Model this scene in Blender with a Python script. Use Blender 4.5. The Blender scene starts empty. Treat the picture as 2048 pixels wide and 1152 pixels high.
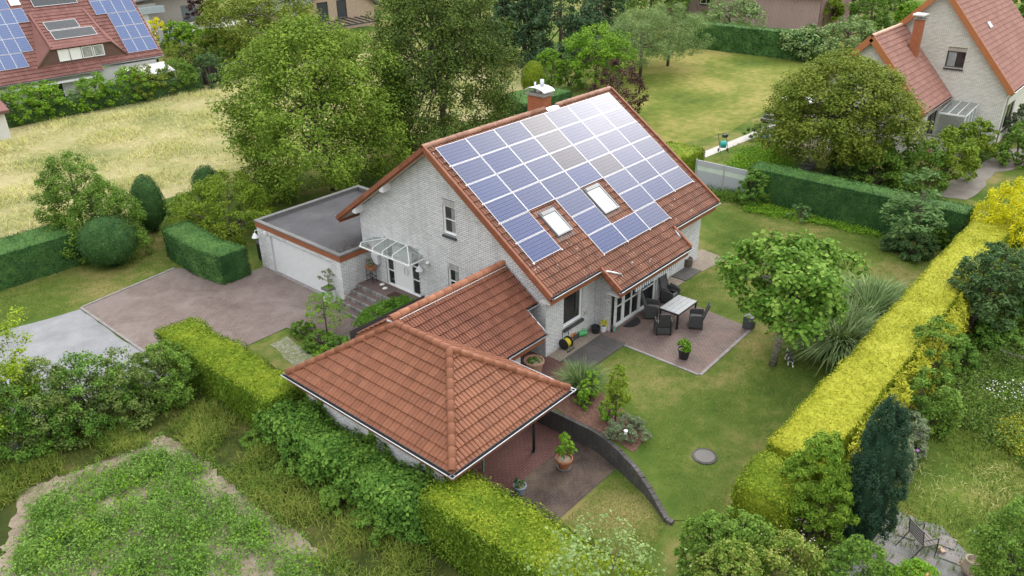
import bpy, bmesh, math, random
import numpy as np
from mathutils import Vector, Matrix

# ------------------------------------------------------------------ camera, sky, sun, exposure
scene = bpy.context.scene
COL = scene.collection
CAM = np.array([-20.605, -22.020, 16.383])
YAW, PITCH, ROLL, FPX = 0.721991, 0.469419, -0.013995, 1592.96
def cam_axes():
    cy, sy, cp, sp = math.cos(YAW), math.sin(YAW), math.cos(PITCH), math.sin(PITCH)
    f = np.array([cy*cp, sy*cp, -sp]); r = np.array([sy, -cy, 0.0]); u = np.cross(r, f)
    cr, sr = math.cos(ROLL), math.sin(ROLL)
    return cr*r + sr*u, -sr*r + cr*u, f
AX_R, AX_U, AX_F = cam_axes()
cam_data = bpy.data.cameras.new('camera')
cam = bpy.data.objects.new('camera', cam_data); COL.objects.link(cam)
cam.matrix_world = Matrix(((AX_R[0], AX_U[0], -AX_F[0], CAM[0]), (AX_R[1], AX_U[1], -AX_F[1], CAM[1]),
                           (AX_R[2], AX_U[2], -AX_F[2], CAM[2]), (0, 0, 0, 1)))
cam_data.sensor_width = 36.0; cam_data.lens = FPX/2048*36
cam_data.clip_start = 0.1; cam_data.clip_end = 2000
scene.camera = cam

SUN_ELEV, SUN_AZ = math.radians(33), math.radians(8)      # azimuth measured from +X towards +Y
CLOUD_SHIFT = (3.0, 1.0, 0.4)
world = bpy.data.worlds.new('World'); scene.world = world; world.use_nodes = True
wn, wl = world.node_tree.nodes, world.node_tree.links
wn.clear()
sky = wn.new('ShaderNodeTexSky'); sky.sky_type = 'NISHITA'; sky.sun_disc = False
sky.sun_elevation = SUN_ELEV; sky.sun_rotation = math.pi/2 - SUN_AZ
sky.air_density = 1.0; sky.dust_density = 5.0; sky.ozone_density = 1.0; sky.altitude = 50
hsv = wn.new('ShaderNodeHueSaturation'); hsv.inputs['Saturation'].default_value = 0.45
bg = wn.new('ShaderNodeBackground'); bg.inputs['Strength'].default_value = 0.15
wo = wn.new('ShaderNodeOutputWorld')
# a bright broken cloud layer over the clear sky
wtc = wn.new('ShaderNodeTexCoord'); wmap = wn.new('ShaderNodeMapping'); wmap.inputs['Scale'].default_value = (1.0, 1.0, 1.6); wmap.inputs['Location'].default_value = CLOUD_SHIFT
wno = wn.new('ShaderNodeTexNoise'); wno.inputs['Scale'].default_value = 1.5; wno.inputs['Detail'].default_value = 5; wno.inputs['Roughness'].default_value = 0.5
wra = wn.new('ShaderNodeValToRGB'); wra.color_ramp.elements[0].position = 0.36; wra.color_ramp.elements[1].position = 0.70
wra.color_ramp.elements[0].color = (3.3, 3.45, 3.7, 1); wra.color_ramp.elements[1].color = (9.5, 9.4, 9.2, 1)
wmix = wn.new('ShaderNodeMix'); wmix.data_type = 'RGBA'; wmix.inputs[0].default_value = 0.75
wl.new(wtc.outputs['Generated'], wmap.inputs['Vector']); wl.new(wmap.outputs[0], wno.inputs['Vector']); wl.new(wno.outputs['Fac'], wra.inputs[0])
wl.new(sky.outputs[0], hsv.inputs['Color']); wl.new(hsv.outputs[0], wmix.inputs[6]); wsp = wn.new('ShaderNodeSeparateXYZ'); wl.new(wtc.outputs['Generated'], wsp.inputs[0])      # overcast sky: zenith about three times the horizon
wcl = wn.new('ShaderNodeMath'); wcl.operation = 'MULTIPLY_ADD'; wcl.use_clamp = False; wcl.inputs[1].default_value = 1.65; wcl.inputs[2].default_value = 0.27
wmx = wn.new('ShaderNodeMath'); wmx.operation = 'MAXIMUM'; wmx.inputs[1].default_value = 0.0; wl.new(wsp.outputs[2], wmx.inputs[0]); wl.new(wmx.outputs[0], wcl.inputs[0])
wmu = wn.new('ShaderNodeVectorMath'); wmu.operation = 'SCALE'; wl.new(wra.outputs[0], wmu.inputs[0]); wl.new(wcl.outputs[0], wmu.inputs['Scale'])
wl.new(wmu.outputs[0], wmix.inputs[7]); wl.new(wmix.outputs[2], bg.inputs['Color']); wl.new(bg.outputs[0], wo.inputs['Surface'])
sun_data = bpy.data.lights.new('sun', 'SUN'); sun_data.energy = 0.7; sun_data.angle = math.radians(22)
sun_data.color = (1.0, 0.95, 0.87)
sun = bpy.data.objects.new('sun', sun_data); COL.objects.link(sun)
sun_dir = Vector((math.cos(SUN_ELEV)*math.cos(SUN_AZ), math.cos(SUN_ELEV)*math.sin(SUN_AZ), math.sin(SUN_ELEV)))
sun.rotation_euler = sun_dir.to_track_quat('Z', 'Y').to_euler()
sun.location = (0, 0, 60)
scene.view_settings.view_transform = 'Standard'; scene.view_settings.look = 'None'
scene.view_settings.gamma = 1.0; scene.view_settings.use_curve_mapping = False
scene.view_settings.exposure = 1.0
scene.render.engine = 'CYCLES'
scene.render.resolution_x, scene.render.resolution_y = 1024, 576

# ------------------------------------------------------------------ pixel -> world (photo pixels, 2048 x 1152)
def ray(x, y):
    return ((x-1024)/FPX)*AX_R - ((y-576)/FPX)*AX_U + AX_F
def HIT(x, y, n, k):
    d = ray(x, y); n = np.array(n, float); t = (k - n@CAM)/(n@d); return CAM + t*d
def GZ(x, y, z=0.0): return HIT(x, y, (0, 0, 1), z)
def GX(x, y, X): return HIT(x, y, (1, 0, 0), X)
def GY(x, y, Y): return HIT(x, y, (0, 1, 0), Y)
def G2(x, y, z=0.0):
    q = GZ(x, y, z); return float(q[0]), float(q[1])

# ------------------------------------------------------------------ terrain height
def smooth(a, b, t):
    t = min(1, max(0, (t-a)/(b-a))); return t*t*(3-2*t)
def wall_x(y):                       # line of the curved retaining wall
    if y > -9.6: return -2.62
    t = min(1, max(0, (-9.6-y)/4.2)); return -2.62 - 2.05*t**1.7
def low_z(y):
    return -0.72 + 0.62*smooth(-10.9, -14.0, y) if y < -10.9 else -0.72
def H(x, y):
    if x < 0.2:
        if y < -6.6:
            lo = low_z(y)
            if y < -13.8: 
                return lo + (0-lo)*smooth(-5.4, -4.2, x)
            wx = wall_x(y); return lo + (0-lo)*smooth(wx+0.02, wx+0.40, x)
        t = smooth(-6.6, -1.0, y)
        west = -0.72*(1-t) + -0.55*t
        if y > -5.5: east = -0.55*smooth(-4.5, -3.0, y)
        else: east = 0.0
        return west + (east-west)*smooth(-2.74, -2.5, x)
    t = smooth(-4.5, 4.5, y)
    if x > 13: t *= 1-smooth(20, 45, x)
    return -0.55*t

# ------------------------------------------------------------------ object bookkeeping
BASE = {}; CHILD = {}
def tag(o, label=None, cat=None, group=None, kind=None):
    if label: o['label'] = label
    if cat: o['category'] = cat
    if group: o['group'] = group
    if kind: o['kind'] = kind
    return o
def thing(name, label, cat, loc, group=None):
    o = bpy.data.objects.new(name, None); COL.objects.link(o)
    o.empty_display_size = 0.2
    o.location = loc; BASE[o.name] = np.array(loc, float)
    return tag(o, label, cat, group)
def base_of(o): return BASE[o.name]
def link(name, me, parent=None, base=None):
    o = bpy.data.objects.new(name, me); COL.objects.link(o)
    if parent is not None:
        o.parent = parent; BASE[o.name] = BASE[parent.name]; CHILD.setdefault(parent.name, []).append(o)
    else:
        b = np.zeros(3) if base is None else np.array(base, float)
        o.location = b; BASE[o.name] = b
    return o
def npmesh(name, V, F, mats, smooth_shade=False, mi=None):
    V = np.asarray(V, np.float32); F = np.asarray(F, np.int32)
    me = bpy.data.meshes.new(name)
    k = F.shape[1]
    me.vertices.add(len(V)); me.vertices.foreach_set('co', V.ravel())
    me.loops.add(F.size); me.loops.foreach_set('vertex_index', F.ravel())
    me.polygons.add(len(F)); me.polygons.foreach_set('loop_start', np.arange(0, F.size, k, dtype=np.int32))
    if mi is not None: me.polygons.foreach_set('material_index', np.asarray(mi, np.int32))
    me.polygons.foreach_set('use_smooth', np.full(len(F), smooth_shade))
    for m in (mats if isinstance(mats, (list, tuple)) else [mats]): me.materials.append(m)
    me.update(calc_edges=True)
    return me
class MB:
    """collects shapes in world coordinates, builds ONE mesh object"""
    def __init__(s): s.v = []; s.f = []; s.m = []
    def add(s, vs, fs, m=0):
        o = len(s.v); s.v += [tuple(map(float, q)) for q in vs]
        for f in fs: s.f.append(tuple(o+i for i in f)); s.m.append(m)
        return s
    def box(s, x0, x1, y0, y1, z0, z1, m=0):
        v = [(x0,y0,z0),(x1,y0,z0),(x1,y1,z0),(x0,y1,z0),(x0,y0,z1),(x1,y0,z1),(x1,y1,z1),(x0,y1,z1)]
        return s.add(v, [(0,3,2,1),(4,5,6,7),(0,1,5,4),(1,2,6,5),(2,3,7,6),(3,0,4,7)], m)
    def obox(s, c, ax, ay, az, m=0):
        """oriented box: centre and three half-axis vectors"""
        c, ax, ay, az = (np.array(q, float) for q in (c, ax, ay, az))
        v = [c+i*ax+j*ay+k*az for k in (-1,1) for i, j in ((-1,-1),(1,-1),(1,1),(-1,1))]
        return s.add(v, [(0,3,2,1),(4,5,6,7),(0,1,5,4),(1,2,6,5),(2,3,7,6),(3,0,4,7)], m)
    def bar(s, a, b, w, h=None, up=(0,0,1), m=0):
        """rectangular bar from a to b"""
        a, b = np.array(a, float), np.array(b, float); h = h or w
        d = b-a; L = np.linalg.norm(d); d /= L
        u = np.array(up, float)
        if abs(d@u) > 0.98: u = np.array((1.0, 0, 0))
        side = np.cross(d, u); side /= np.linalg.norm(side); u = np.cross(side, d)
        return s.obox((a+b)/2, d*L/2, side*w/2, u*h/2, m)
    def prism(s, poly, off, m=0):
        """polygon of 3-D points extruded by the vector off"""
        n = len(poly); off = np.array(off, float)
        v = [np.array(q, float) for q in poly]; v += [q+off for q in v]
        f = [tuple(range(n))[::-1], tuple(range(n, 2*n))] + [(i, (i+1)%n, n+(i+1)%n, n+i) for i in range(n)]
        return s.add(v, f, m)
    def tube(s, path, rad, seg=8, m=0, cap=True):
        path = [np.array(q, float) for q in path]; n = len(path)
        rad = rad if isinstance(rad, (list, tuple, np.ndarray)) else [rad]*n
        rings = []; prev = None
        for i, q in enumerate(path):
            d = path[min(i+1, n-1)] - path[max(i-1, 0)]; d = d/(np.linalg.norm(d)+1e-9)
            if prev is None:
                a = np.array((0, 0, 1.0)) if abs(d[2]) < 0.9 else np.array((1.0, 0, 0))
                u = np.cross(d, a)
            else: u = prev - d*(prev@d)
            u /= np.linalg.norm(u)+1e-9; w = np.cross(d, u); prev = u
            rings.append([q + rad[i]*(math.cos(t)*u + math.sin(t)*w) for t in (2*math.pi*k/seg for k in range(seg))])
        v = [q for r in rings for q in r]; f = []
        for i in range(n-1):
            for k in range(seg):
                f.append((i*seg+k, i*seg+(k+1)%seg, (i+1)*seg+(k+1)%seg, (i+1)*seg+k))
        if cap: f += [tuple(range(seg))[::-1], tuple((n-1)*seg+k for k in range(seg))]
        return s.add(v, f, m)
    def lathe(s, c, prof, seg=16, m=0, axis=None):
        """profile of (radius, height) turned round an axis through c"""
        c = np.array(c, float)
        if axis is None: e1, e2, e3 = np.eye(3)
        else:
            e3 = np.array(axis, float); e3 /= np.linalg.norm(e3)
            e1 = np.cross(e3, (0, 0, 1.0) if abs(e3[2]) < 0.9 else (1.0, 0, 0)); e1 /= np.linalg.norm(e1); e2 = np.cross(e3, e1)
        v = [c + r*(math.cos(t)*e1+math.sin(t)*e2) + h*e3 for r, h in prof for t in (2*math.pi*k/seg for k in range(seg))]
        f = []
        for i in range(len(prof)-1):
            for k in range(seg):
                f.append((i*seg+k, i*seg+(k+1)%seg, (i+1)*seg+(k+1)%seg, (i+1)*seg+k))
        f += [tuple(range(seg))[::-1], tuple((len(prof)-1)*seg+k for k in range(seg))]
        return s.add(v, f, m)
    def mesh(s, name, mats, base=(0, 0, 0), smooth_shade=False):
        me = bpy.data.meshes.new(name); b = np.array(base, float)
        me.from_pydata([tuple(np.array(q)-b) for q in s.v], [], s.f)
        for m in (mats if isinstance(mats, (list, tuple)) else [mats]): me.materials.append(m)
        me.polygons.foreach_set('material_index', s.m)
        me.polygons.foreach_set('use_smooth', [smooth_shade]*len(s.f))
        me.update(); return me
    def build(s, name, mats, parent=None, base=None, smooth_shade=False, bevel=0, label=None, cat=None, group=None, kind=None):
        b = BASE[parent.name] if parent is not None else (np.zeros(3) if base is None else np.array(base, float))
        o = link(name, s.mesh(name, mats, b, smooth_shade), parent, b)
        if bevel:
            md = o.modifiers.new('bevel', 'BEVEL'); md.width = bevel; md.segments = 2; md.limit_method = 'ANGLE'
        return tag(o, label, cat, group, kind)
def copy_tree(o, parent=None):
    c = o.copy(); COL.objects.link(c); c.parent = parent
    if o.name in BASE: BASE[c.name] = BASE[o.name]
    if parent is not None: CHILD.setdefault(parent.name, []).append(c)
    for ch in list(CHILD.get(o.name, [])): copy_tree(ch, c)
    return c

# ------------------------------------------------------------------ materials
MAT = {}
def newmat(name):
    m = bpy.data.materials.new(name); m.use_nodes = True; MAT[name] = m
    nt = m.node_tree; nt.nodes.clear()
    out = nt.nodes.new('ShaderNodeOutputMaterial'); bs = nt.nodes.new('ShaderNodeBsdfPrincipled')
    nt.links.new(bs.outputs[0], out.inputs['Surface'])
    return m, nt, bs, out
def N(nt, t, **kw):
    n = nt.nodes.new(t)
    for k, v in kw.items():
        if k in n.inputs: n.inputs[k].default_value = v
        else: setattr(n, k, v)
    return n
def rgba(c): return (c[0], c[1], c[2], 1.0)
def ramp(nt, stops):
    r = nt.nodes.new('ShaderNodeValToRGB'); e = r.color_ramp.elements
    while len(e) < len(stops): e.new(0.5)
    for q, (p, c) in zip(e, stops): q.position = p; q.color = rgba(c)
    return r
def pos(nt):
    return nt.nodes.new('ShaderNodeNewGeometry').outputs['Position']
def noise(nt, vec, scale, detail=4, rough=0.6, dist=0.0):
    n = N(nt, 'ShaderNodeTexNoise', Scale=scale, Detail=detail, Roughness=rough, Distortion=dist)
    nt.links.new(vec, n.inputs['Vector']); return n.outputs['Fac']
def bump(nt, bs, h, strength=0.3, dist=0.02):
    b = N(nt, 'ShaderNodeBump', Strength=strength, Distance=dist); nt.links.new(h, b.inputs['Height'])
    nt.links.new(b.outputs[0], bs.inputs['Normal']); return b
def mixc(nt, fac, a, b, mode='MIX'):
    m = nt.nodes.new('ShaderNodeMix'); m.data_type = 'RGBA'; m.blend_type = mode
    for s, q in ((0, fac), (6, a), (7, b)):
        if isinstance(q, (int, float)): m.inputs[s].default_value = q
        elif isinstance(q, tuple): m.inputs[s].default_value = rgba(q)
        else: nt.links.new(q, m.inputs[s])
    return m.outputs[2]
def math_(nt, op, a, b=0.0, c=None):
    m = nt.nodes.new('ShaderNodeMath'); m.operation = op
    for i, q in enumerate((a, b) if c is None else (a, b, c)):
        if isinstance(q, (int, float)): m.inputs[i].default_value = q
        else: nt.links.new(q, m.inputs[i])
    return m.outputs[0]
def surf(name, stops, scale=2.0, rough=0.8, bumps=0.0, bscale=40, spec=0.3, fine=None, metal=0.0, detail=5, island=0.0):
    """noise-varied surface: colour ramp over world-space noise, optional fine grain and bump"""
    m, nt, bs, out = newmat(name); P = pos(nt)
    f = noise(nt, P, scale, detail)
    if fine: f = math_(nt, 'ADD', math_(nt, 'MULTIPLY', f, 1-fine[1]), math_(nt, 'MULTIPLY', noise(nt, P, fine[0], 3), fine[1]))
    if island:
        g = nt.nodes.new('ShaderNodeNewGeometry')
        f = math_(nt, 'ADD', math_(nt, 'MULTIPLY', f, 1-island), math_(nt, 'MULTIPLY', g.outputs['Random Per Island'], island))
    r = ramp(nt, stops); nt.links.new(f, r.inputs[0]); nt.links.new(r.outputs[0], bs.inputs['Base Color'])
    bs.inputs['Roughness'].default_value = rough; bs.inputs['Specular IOR Level'].default_value = spec
    bs.inputs['Metallic'].default_value = metal
    if bumps: bump(nt, bs, noise(nt, P, bscale, 4), bumps)
    return m
def plain(name, c, rough=0.6, spec=0.4, metal=0.0, vary=0.12):
    d = tuple(q*(1-vary) for q in c); e = tuple(min(1, q*(1+vary)) for q in c)
    return surf(name, [(0.3, d), (0.7, e)], 3.0, rough, spec=spec, metal=metal, fine=(25, 0.4))
def leafmat(name, c0, c1, c2, trans=0.25, rough=0.55, scale=0.7):
    m, nt, bs, out = newmat(name); P = pos(nt)
    c0, c1, c2 = ((q[0]*0.97, q[1]*1.06, q[2]*0.82) for q in (c0, c1, c2))
    g = nt.nodes.new('ShaderNodeNewGeometry')
    f = math_(nt, 'ADD', math_(nt, 'MULTIPLY', noise(nt, P, scale, 2), 0.75), math_(nt, 'MULTIPLY', g.outputs['Random Per Island'], 0.45))
    r = ramp(nt, [(0.3, c0), (0.58, c1), (0.85, c2)]); nt.links.new(f, r.inputs[0])
    nt.links.new(r.outputs[0], bs.inputs['Base Color'])
    bs.inputs['Roughness'].default_value = 0.7; bs.inputs['Specular IOR Level'].default_value = 0.10
    tr = nt.nodes.new('ShaderNodeBsdfTranslucent'); nt.links.new(mixc(nt, 0.5, r.outputs[0], (c2[0], c2[1], c2[2]*0.6)), tr.inputs['Color'])
    mx = nt.nodes.new('ShaderNodeMixShader'); mx.inputs[0].default_value = trans*0.6
    nt.links.new(bs.outputs[0], mx.inputs[1]); nt.links.new(tr.outputs[0], mx.inputs[2]); nt.links.new(mx.outputs[0], out.inputs['Surface'])
    return m
RNG = np.random.default_rng(7)
random.seed(11)
# ------------------------------------------------------------------ ground materials
def lawn_mat(name, dark, mid, dry, bias=0.0, scale=0.22):
    m, nt, bs, out = newmat(name); P = pos(nt)
    big = noise(nt, P, scale, 3, 0.55, 0.4); med = noise(nt, P, 1.6, 4, 0.6); fin = noise(nt, P, 28, 3, 0.7); blade = noise(nt, P, 90, 2, 0.6)
    f = math_(nt, 'ADD', math_(nt, 'ADD', math_(nt, 'MULTIPLY', big, 0.66), math_(nt, 'MULTIPLY', med, 0.30)), math_(nt, 'ADD', math_(nt, 'MULTIPLY', fin, 0.26), bias-0.11))
    r = ramp(nt, [(0.38, dark), (0.51, mid), (0.63, dry), (0.80, tuple(q*1.2 for q in dry))]); nt.links.new(f, r.inputs[0])
    c = mixc(nt, math_(nt, 'MULTIPLY', blade, 0.7), r.outputs[0], tuple(q*0.45 for q in dark))
    nt.links.new(c, bs.inputs['Base Color']); bs.inputs['Roughness'].default_value = 0.95; bs.inputs['Specular IOR Level'].default_value = 0.05
    bump(nt, bs, math_(nt, 'ADD', fin, blade), 0.7, 0.03)
    return m
LAWN = lawn_mat('lawn_grass', (0.068, 0.126, 0.022), (0.145, 0.198, 0.04), (0.36, 0.295, 0.12), 0.008)
FARLAWN = lawn_mat('far_lawn_grass', (0.085, 0.135, 0.025), (0.20, 0.235, 0.045), (0.42, 0.36, 0.12), 0.03, 0.12)
MEADOWG = lawn_mat('meadow_ground', (0.20, 0.225, 0.085), (0.40, 0.37, 0.17), (0.56, 0.48, 0.27), 0.04, 0.15)
ROUGHG = lawn_mat('rough_grass_ground', (0.05, 0.07, 0.02), (0.10, 0.12, 0.03), (0.22, 0.2, 0.07), -0.02, 0.4)

def paver_mat(name, c1, c2, mortar, w, h, offset=0.5, stain=(0.1, 0.08, 0.06), stain_amt=0.5, rot=0.0, msize=0.012, sscale=0.5):
    m, nt, bs, out = newmat(name); P = pos(nt)
    mp = nt.nodes.new('ShaderNodeMapping'); mp.inputs['Rotation'].default_value = (0, 0, rot); nt.links.new(P, mp.inputs['Vector'])
    b = nt.nodes.new('ShaderNodeTexBrick'); b.offset = offset
    b.inputs['Scale'].default_value = 1.0; b.inputs['Brick Width'].default_value = w; b.inputs['Row Height'].default_value = h
    b.inputs['Mortar Size'].default_value = msize; b.inputs['Mortar Smooth'].default_value = 0.2; b.inputs['Bias'].default_value = 0.0
    b.inputs['Color1'].default_value = rgba(c1); b.inputs['Color2'].default_value = rgba(c2); b.inputs['Mortar'].default_value = rgba(mortar)
    nt.links.new(mp.outputs[0], b.inputs['Vector'])
    s = ramp(nt, [(0.42, (0, 0, 0)), (0.68, (1, 1, 1))]); nt.links.new(noise(nt, P, sscale, 5, 0.65, 0.5), s.inputs[0])
    fine = noise(nt, P, 14, 4)
    c = mixc(nt, math_(nt, 'MULTIPLY', s.outputs[0], stain_amt), b.outputs['Color'], stain)
    c = mixc(nt, math_(nt, 'MULTIPLY', fine, 0.35), c, tuple(min(1, q*1.5) for q in c1))
    dk = ramp(nt, [(0.50, (0, 0, 0)), (0.70, (1, 1, 1))]); nt.links.new(noise(nt, P, 0.33, 6, 0.7, 0.8), dk.inputs[0])
    c = mixc(nt, math_(nt, 'MULTIPLY', dk.outputs[0], 0.5), c, tuple(q*0.45 for q in c2))
    nt.links.new(c, bs.inputs['Base Color']); bs.inputs['Roughness'].default_value = 0.82; bs.inputs['Specular IOR Level'].default_value = 0.3
    h_ = math_(nt, 'ADD', math_(nt, 'MULTIPLY', b.outputs['Fac'], -1.0), math_(nt, 'MULTIPLY', fine, 0.3))
    bump(nt, bs, h_, 0.6, 0.01)
    return m
DRIVE = paver_mat('driveway_pavers', (0.185, 0.138, 0.122), (0.135, 0.10, 0.09), (0.06, 0.05, 0.045), 0.2, 0.1, 0.5, (0.25, 0.22, 0.20), 0.6)
PATIO = paver_mat('patio_pavers', (0.175, 0.13, 0.115), (0.12, 0.09, 0.082), (0.055, 0.047, 0.04), 0.2, 0.1, 0.5, (0.27, 0.155, 0.13), 0.4, math.pi/2)
PAVP = paver_mat('pavilion_pavers', (0.155, 0.068, 0.058), (0.11, 0.052, 0.047), (0.038, 0.027, 0.024), 0.2, 0.1, 0.5, (0.20, 0.10, 0.09), 0.3, 0, 0.014)
PAVD = paver_mat('weathered_pavers', (0.085, 0.058, 0.052), (0.055, 0.04, 0.036), (0.035, 0.028, 0.022), 0.2, 0.1, 0.5, (0.22, 0.17, 0.11), 0.55, 0, 0.014, 0.9)
PASSP = paver_mat('passage_pavers', (0.16, 0.075, 0.065), (0.11, 0.058, 0.052), (0.04, 0.03, 0.028), 0.2, 0.1, 0.5, (0.06, 0.045, 0.04), 0.5, math.pi/2)
GRAVEL = surf('grey_gravel', [(0.32, (0.15, 0.152, 0.158)), (0.5, (0.245, 0.25, 0.26)), (0.7, (0.35, 0.355, 0.365))], 0.8, 0.95, 0.8, 60, 0.2, fine=(55, 0.55))
PEBBLE = surf('pebbles', [(0.3, (0.10, 0.085, 0.07)), (0.5, (0.24, 0.2, 0.16)), (0.72, (0.48, 0.42, 0.36))], 20, 0.9, 0.9, 30, 0.2, fine=(45, 0.5))
SOIL = surf('dry_soil', [(0.3, (0.14, 0.11, 0.08)), (0.5, (0.27, 0.22, 0.16)), (0.7, (0.42, 0.36, 0.28))], 1.4, 0.95, 0.8, 25, 0.15, fine=(22, 0.45))
MULCH = surf('bark_mulch', [(0.3, (0.045, 0.025, 0.02)), (0.5, (0.13, 0.07, 0.05)), (0.75, (0.33, 0.2, 0.15))], 9, 0.95, 1.0, 40, 0.2, fine=(60, 0.6))
PATHM = surf('pale_paving', [(0.3, (0.36, 0.34, 0.31)), (0.7, (0.56, 0.54, 0.5))], 1.5, 0.9, 0.4, 20, 0.2, fine=(20, 0.4))
TERR = surf('brown_terrace', [(0.3, (0.2, 0.15, 0.12)), (0.7, (0.36, 0.29, 0.24))], 1.0, 0.9, 0.3, 20, 0.2, fine=(15, 0.4))
DIRT = surf('dirt_path', [(0.3, (0.15, 0.13, 0.105)), (0.7, (0.28, 0.255, 0.225))], 1.0, 0.95, 0.5, 20, 0.2, fine=(12, 0.5))
RGRAV = surf('weedy_gravel', [(0.34, (0.09, 0.09, 0.07)), (0.48, (0.19, 0.19, 0.18)), (0.68, (0.36, 0.36, 0.355))], 1.6, 0.95, 0.8, 50, 0.2, fine=(50, 0.5))

# ------------------------------------------------------------------ terrain sheet and the sheets laid on it
def grid_ground():
    def axis(lo, f0, f1, hi, fine, coarse):
        a = list(np.arange(lo, f0, coarse)) + list(np.arange(f0, f1, fine)) + list(np.arange(f1, hi+coarse, coarse))
        return np.array(a)
    xs = axis(-140, -12, 14, 260, 0.35, 6.0); ys = axis(-140, -16, 6, 260, 0.35, 6.0)
    xs = np.sort(np.unique(np.append(xs, [-2.74, -2.62, -2.5]))); 
    X, Y = np.meshgrid(xs, ys, indexing='ij')
    Z = np.array([[H(x, y) for y in ys] for x in xs])
    V = np.stack([X, Y, Z], -1).reshape(-1, 3); ny = len(ys)
    i, j = np.meshgrid(np.arange(len(xs)-1), np.arange(ny-1), indexing='ij')
    a = (i*ny+j).ravel(); F = np.stack([a, a+ny, a+ny+1, a+1], 1)
    o = link('ground', npmesh('ground', V, F, LAWN, True)); tag(o, kind='structure'); return o
grid_ground()
SHEET_Z = {}
def sheet(name, poly, mat, dz, step=0.7, zf=None, kind='structure'):
    bm = bmesh.new(); f = bm.faces.new([bm.verts.new((x, y, 0)) for x, y in poly])
    f.normal_update(); bmesh.ops.triangulate(bm, faces=[f], ngon_method='EAR_CLIP')
    xs = [q[0] for q in poly]; ys = [q[1] for q in poly]
    for k, (lo, hi) in enumerate(((min(xs), max(xs)), (min(ys), max(ys)))):
        t = lo+step
        while t < hi:
            no = (1, 0, 0) if k == 0 else (0, 1, 0); co = (t, 0, 0) if k == 0 else (0, t, 0)
            bmesh.ops.bisect_plane(bm, geom=bm.verts[:]+bm.edges[:]+bm.faces[:], plane_co=co, plane_no=no); t += step
    for v in bm.verts: v.co.z = (zf or H)(v.co.x, v.co.y) + dz
    bmesh.ops.recalc_face_normals(bm, faces=bm.faces[:])
    for q in bm.faces:
        if q.normal.z < 0: q.normal_flip()
    me = bpy.data.meshes.new(name); bm.to_mesh(me); bm.free(); me.materials.append(mat)
    o = link(name, me); return tag(o, kind=kind)
def wobble(poly, amp=0.1, step=0.6, seed=1):
    """roughen a polygon's outline"""
    r = random.Random(seed); out = []
    for (x0, y0), (x1, y1) in zip(poly, poly[1:]+poly[:1]):
        L = math.hypot(x1-x0, y1-y0); n = max(1, int(L/step))
        for k in range(n):
            t = k/n; a = amp if k else amp*0.5
            out.append((x0+(x1-x0)*t+r.uniform(-a, a), y0+(y1-y0)*t+r.uniform(-a, a)))
    return out
sheet('meadow', wobble([(-45,22.3),(-6,22.6),(2,24.5),(12,23.5),(20,22),(27,21),(34,24),(46,33),(48,46),(30,52),(18,51.8),(-2,49.6),(-45,47)], 0.5, 2.5, 3), MEADOWG, 0.012, 6)
sheet('far_lawn', wobble([(28,6),(34,4),(40.5,4.2),(52,6),(60.5,9.5),(60.5,22),(52,24),(40,22),(33,14)], 0.3, 2.5, 4), FARLAWN, 0.012, 4)
sheet('orchard_lawn', wobble([(62.5,4),(76,8),(76,34),(62.5,32)], 0.2, 3, 5), FARLAWN, 0.012, 4)
sheet('gravel_drive', wobble([(-34,5.0),(-9.62,5.0),(-9.62,13.75),(-11.7,14.0),(-14,14.9),(-34,15.6)], 0.10, 0.6, 6), GRAVEL, 0.014)
sheet('driveway', [(-9.5,5.0),(-4.6,5.03),(-4.3,1.6),(-2.1,1.4),(-2.1,5.0),(-1.66,5.0),(-1.66,11.1),(-2.9,11.2),(-4.6,14.4),(-9.5,13.75)], DRIVE, 0.022, 2)
EDGE = surf('edging_stone', [(0.3, (0.17, 0.15, 0.145)), (0.7, (0.3, 0.28, 0.27))], 3, 0.85, 0.3, 20, fine=(20, 0.4))
def edging(name, pts, w=0.11, h=0.05, seg=0.5):
    g = MB()
    for (x0, y0), (x1, y1) in zip(pts, pts[1:]):
        L = math.hypot(x1-x0, y1-y0); n = max(1, round(L/seg)); d = np.array((x1-x0, y1-y0, 0))/L; s = np.array((-d[1], d[0], 0))
        for k in range(n):
            a = np.array((x0, y0, 0)) + d*L*(k+0.5)/n; a[2] = H(a[0], a[1]) + h/2 - 0.01 + random.uniform(-.004, .004)
            g.obox(a, d*(L/n/2-0.006), s*w/2, np.array((0, 0, h/2+0.01)))
    return g.build(name, EDGE, kind='structure')
edging('driveway_edge', [(-9.56,5.0),(-9.56,13.8)]); edging('driveway_lawn_edge', [(-9.5,13.82),(-4.7,14.46)])
sheet('garden_patio', [(2.72,-10.72),(7.1,-10.62),(7.6,-6.37),(3.4,-6.37),(3.4,-6.0),(2.75,-6.0)], PATIO, 0.018, 2)
edging('patio_edge', [(2.68,-10.78),(7.1,-10.68)], 0.12, 0.03)
edging('patio_side_edge', [(2.66,-10.72),(2.68,-7.4)], 0.12, 0.03)
sheet('passage_paving', [(-2.45,-7.45),(0.1,-7.45),(0.1,-5.62),(-0.06,-5.6),(-0.06,-3.6),(-2.45,-3.6)], PASSP, 0.016, 0.5)
sheet('pebble_strip', [(0.05,-6.2),(3.1,-6.2),(3.1,-5.57),(0.05,-5.57)], PEBBLE, 0.012, 2)
sheet('pebble_bed', [(7.75,-6.35),(9.2,-6.35),(9.2,-5.57),(7.75,-5.57)], PEBBLE, 0.012, 2)
sheet('gravel_bed', wobble([(10.7,-6.5),(12.6,-6.6),(12.9,-5.2),(11.8,-4.8),(11.75,-5.55),(10.7,-5.57)], 0.08, 0.5, 8), PEBBLE, 0.012, 2)
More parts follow.
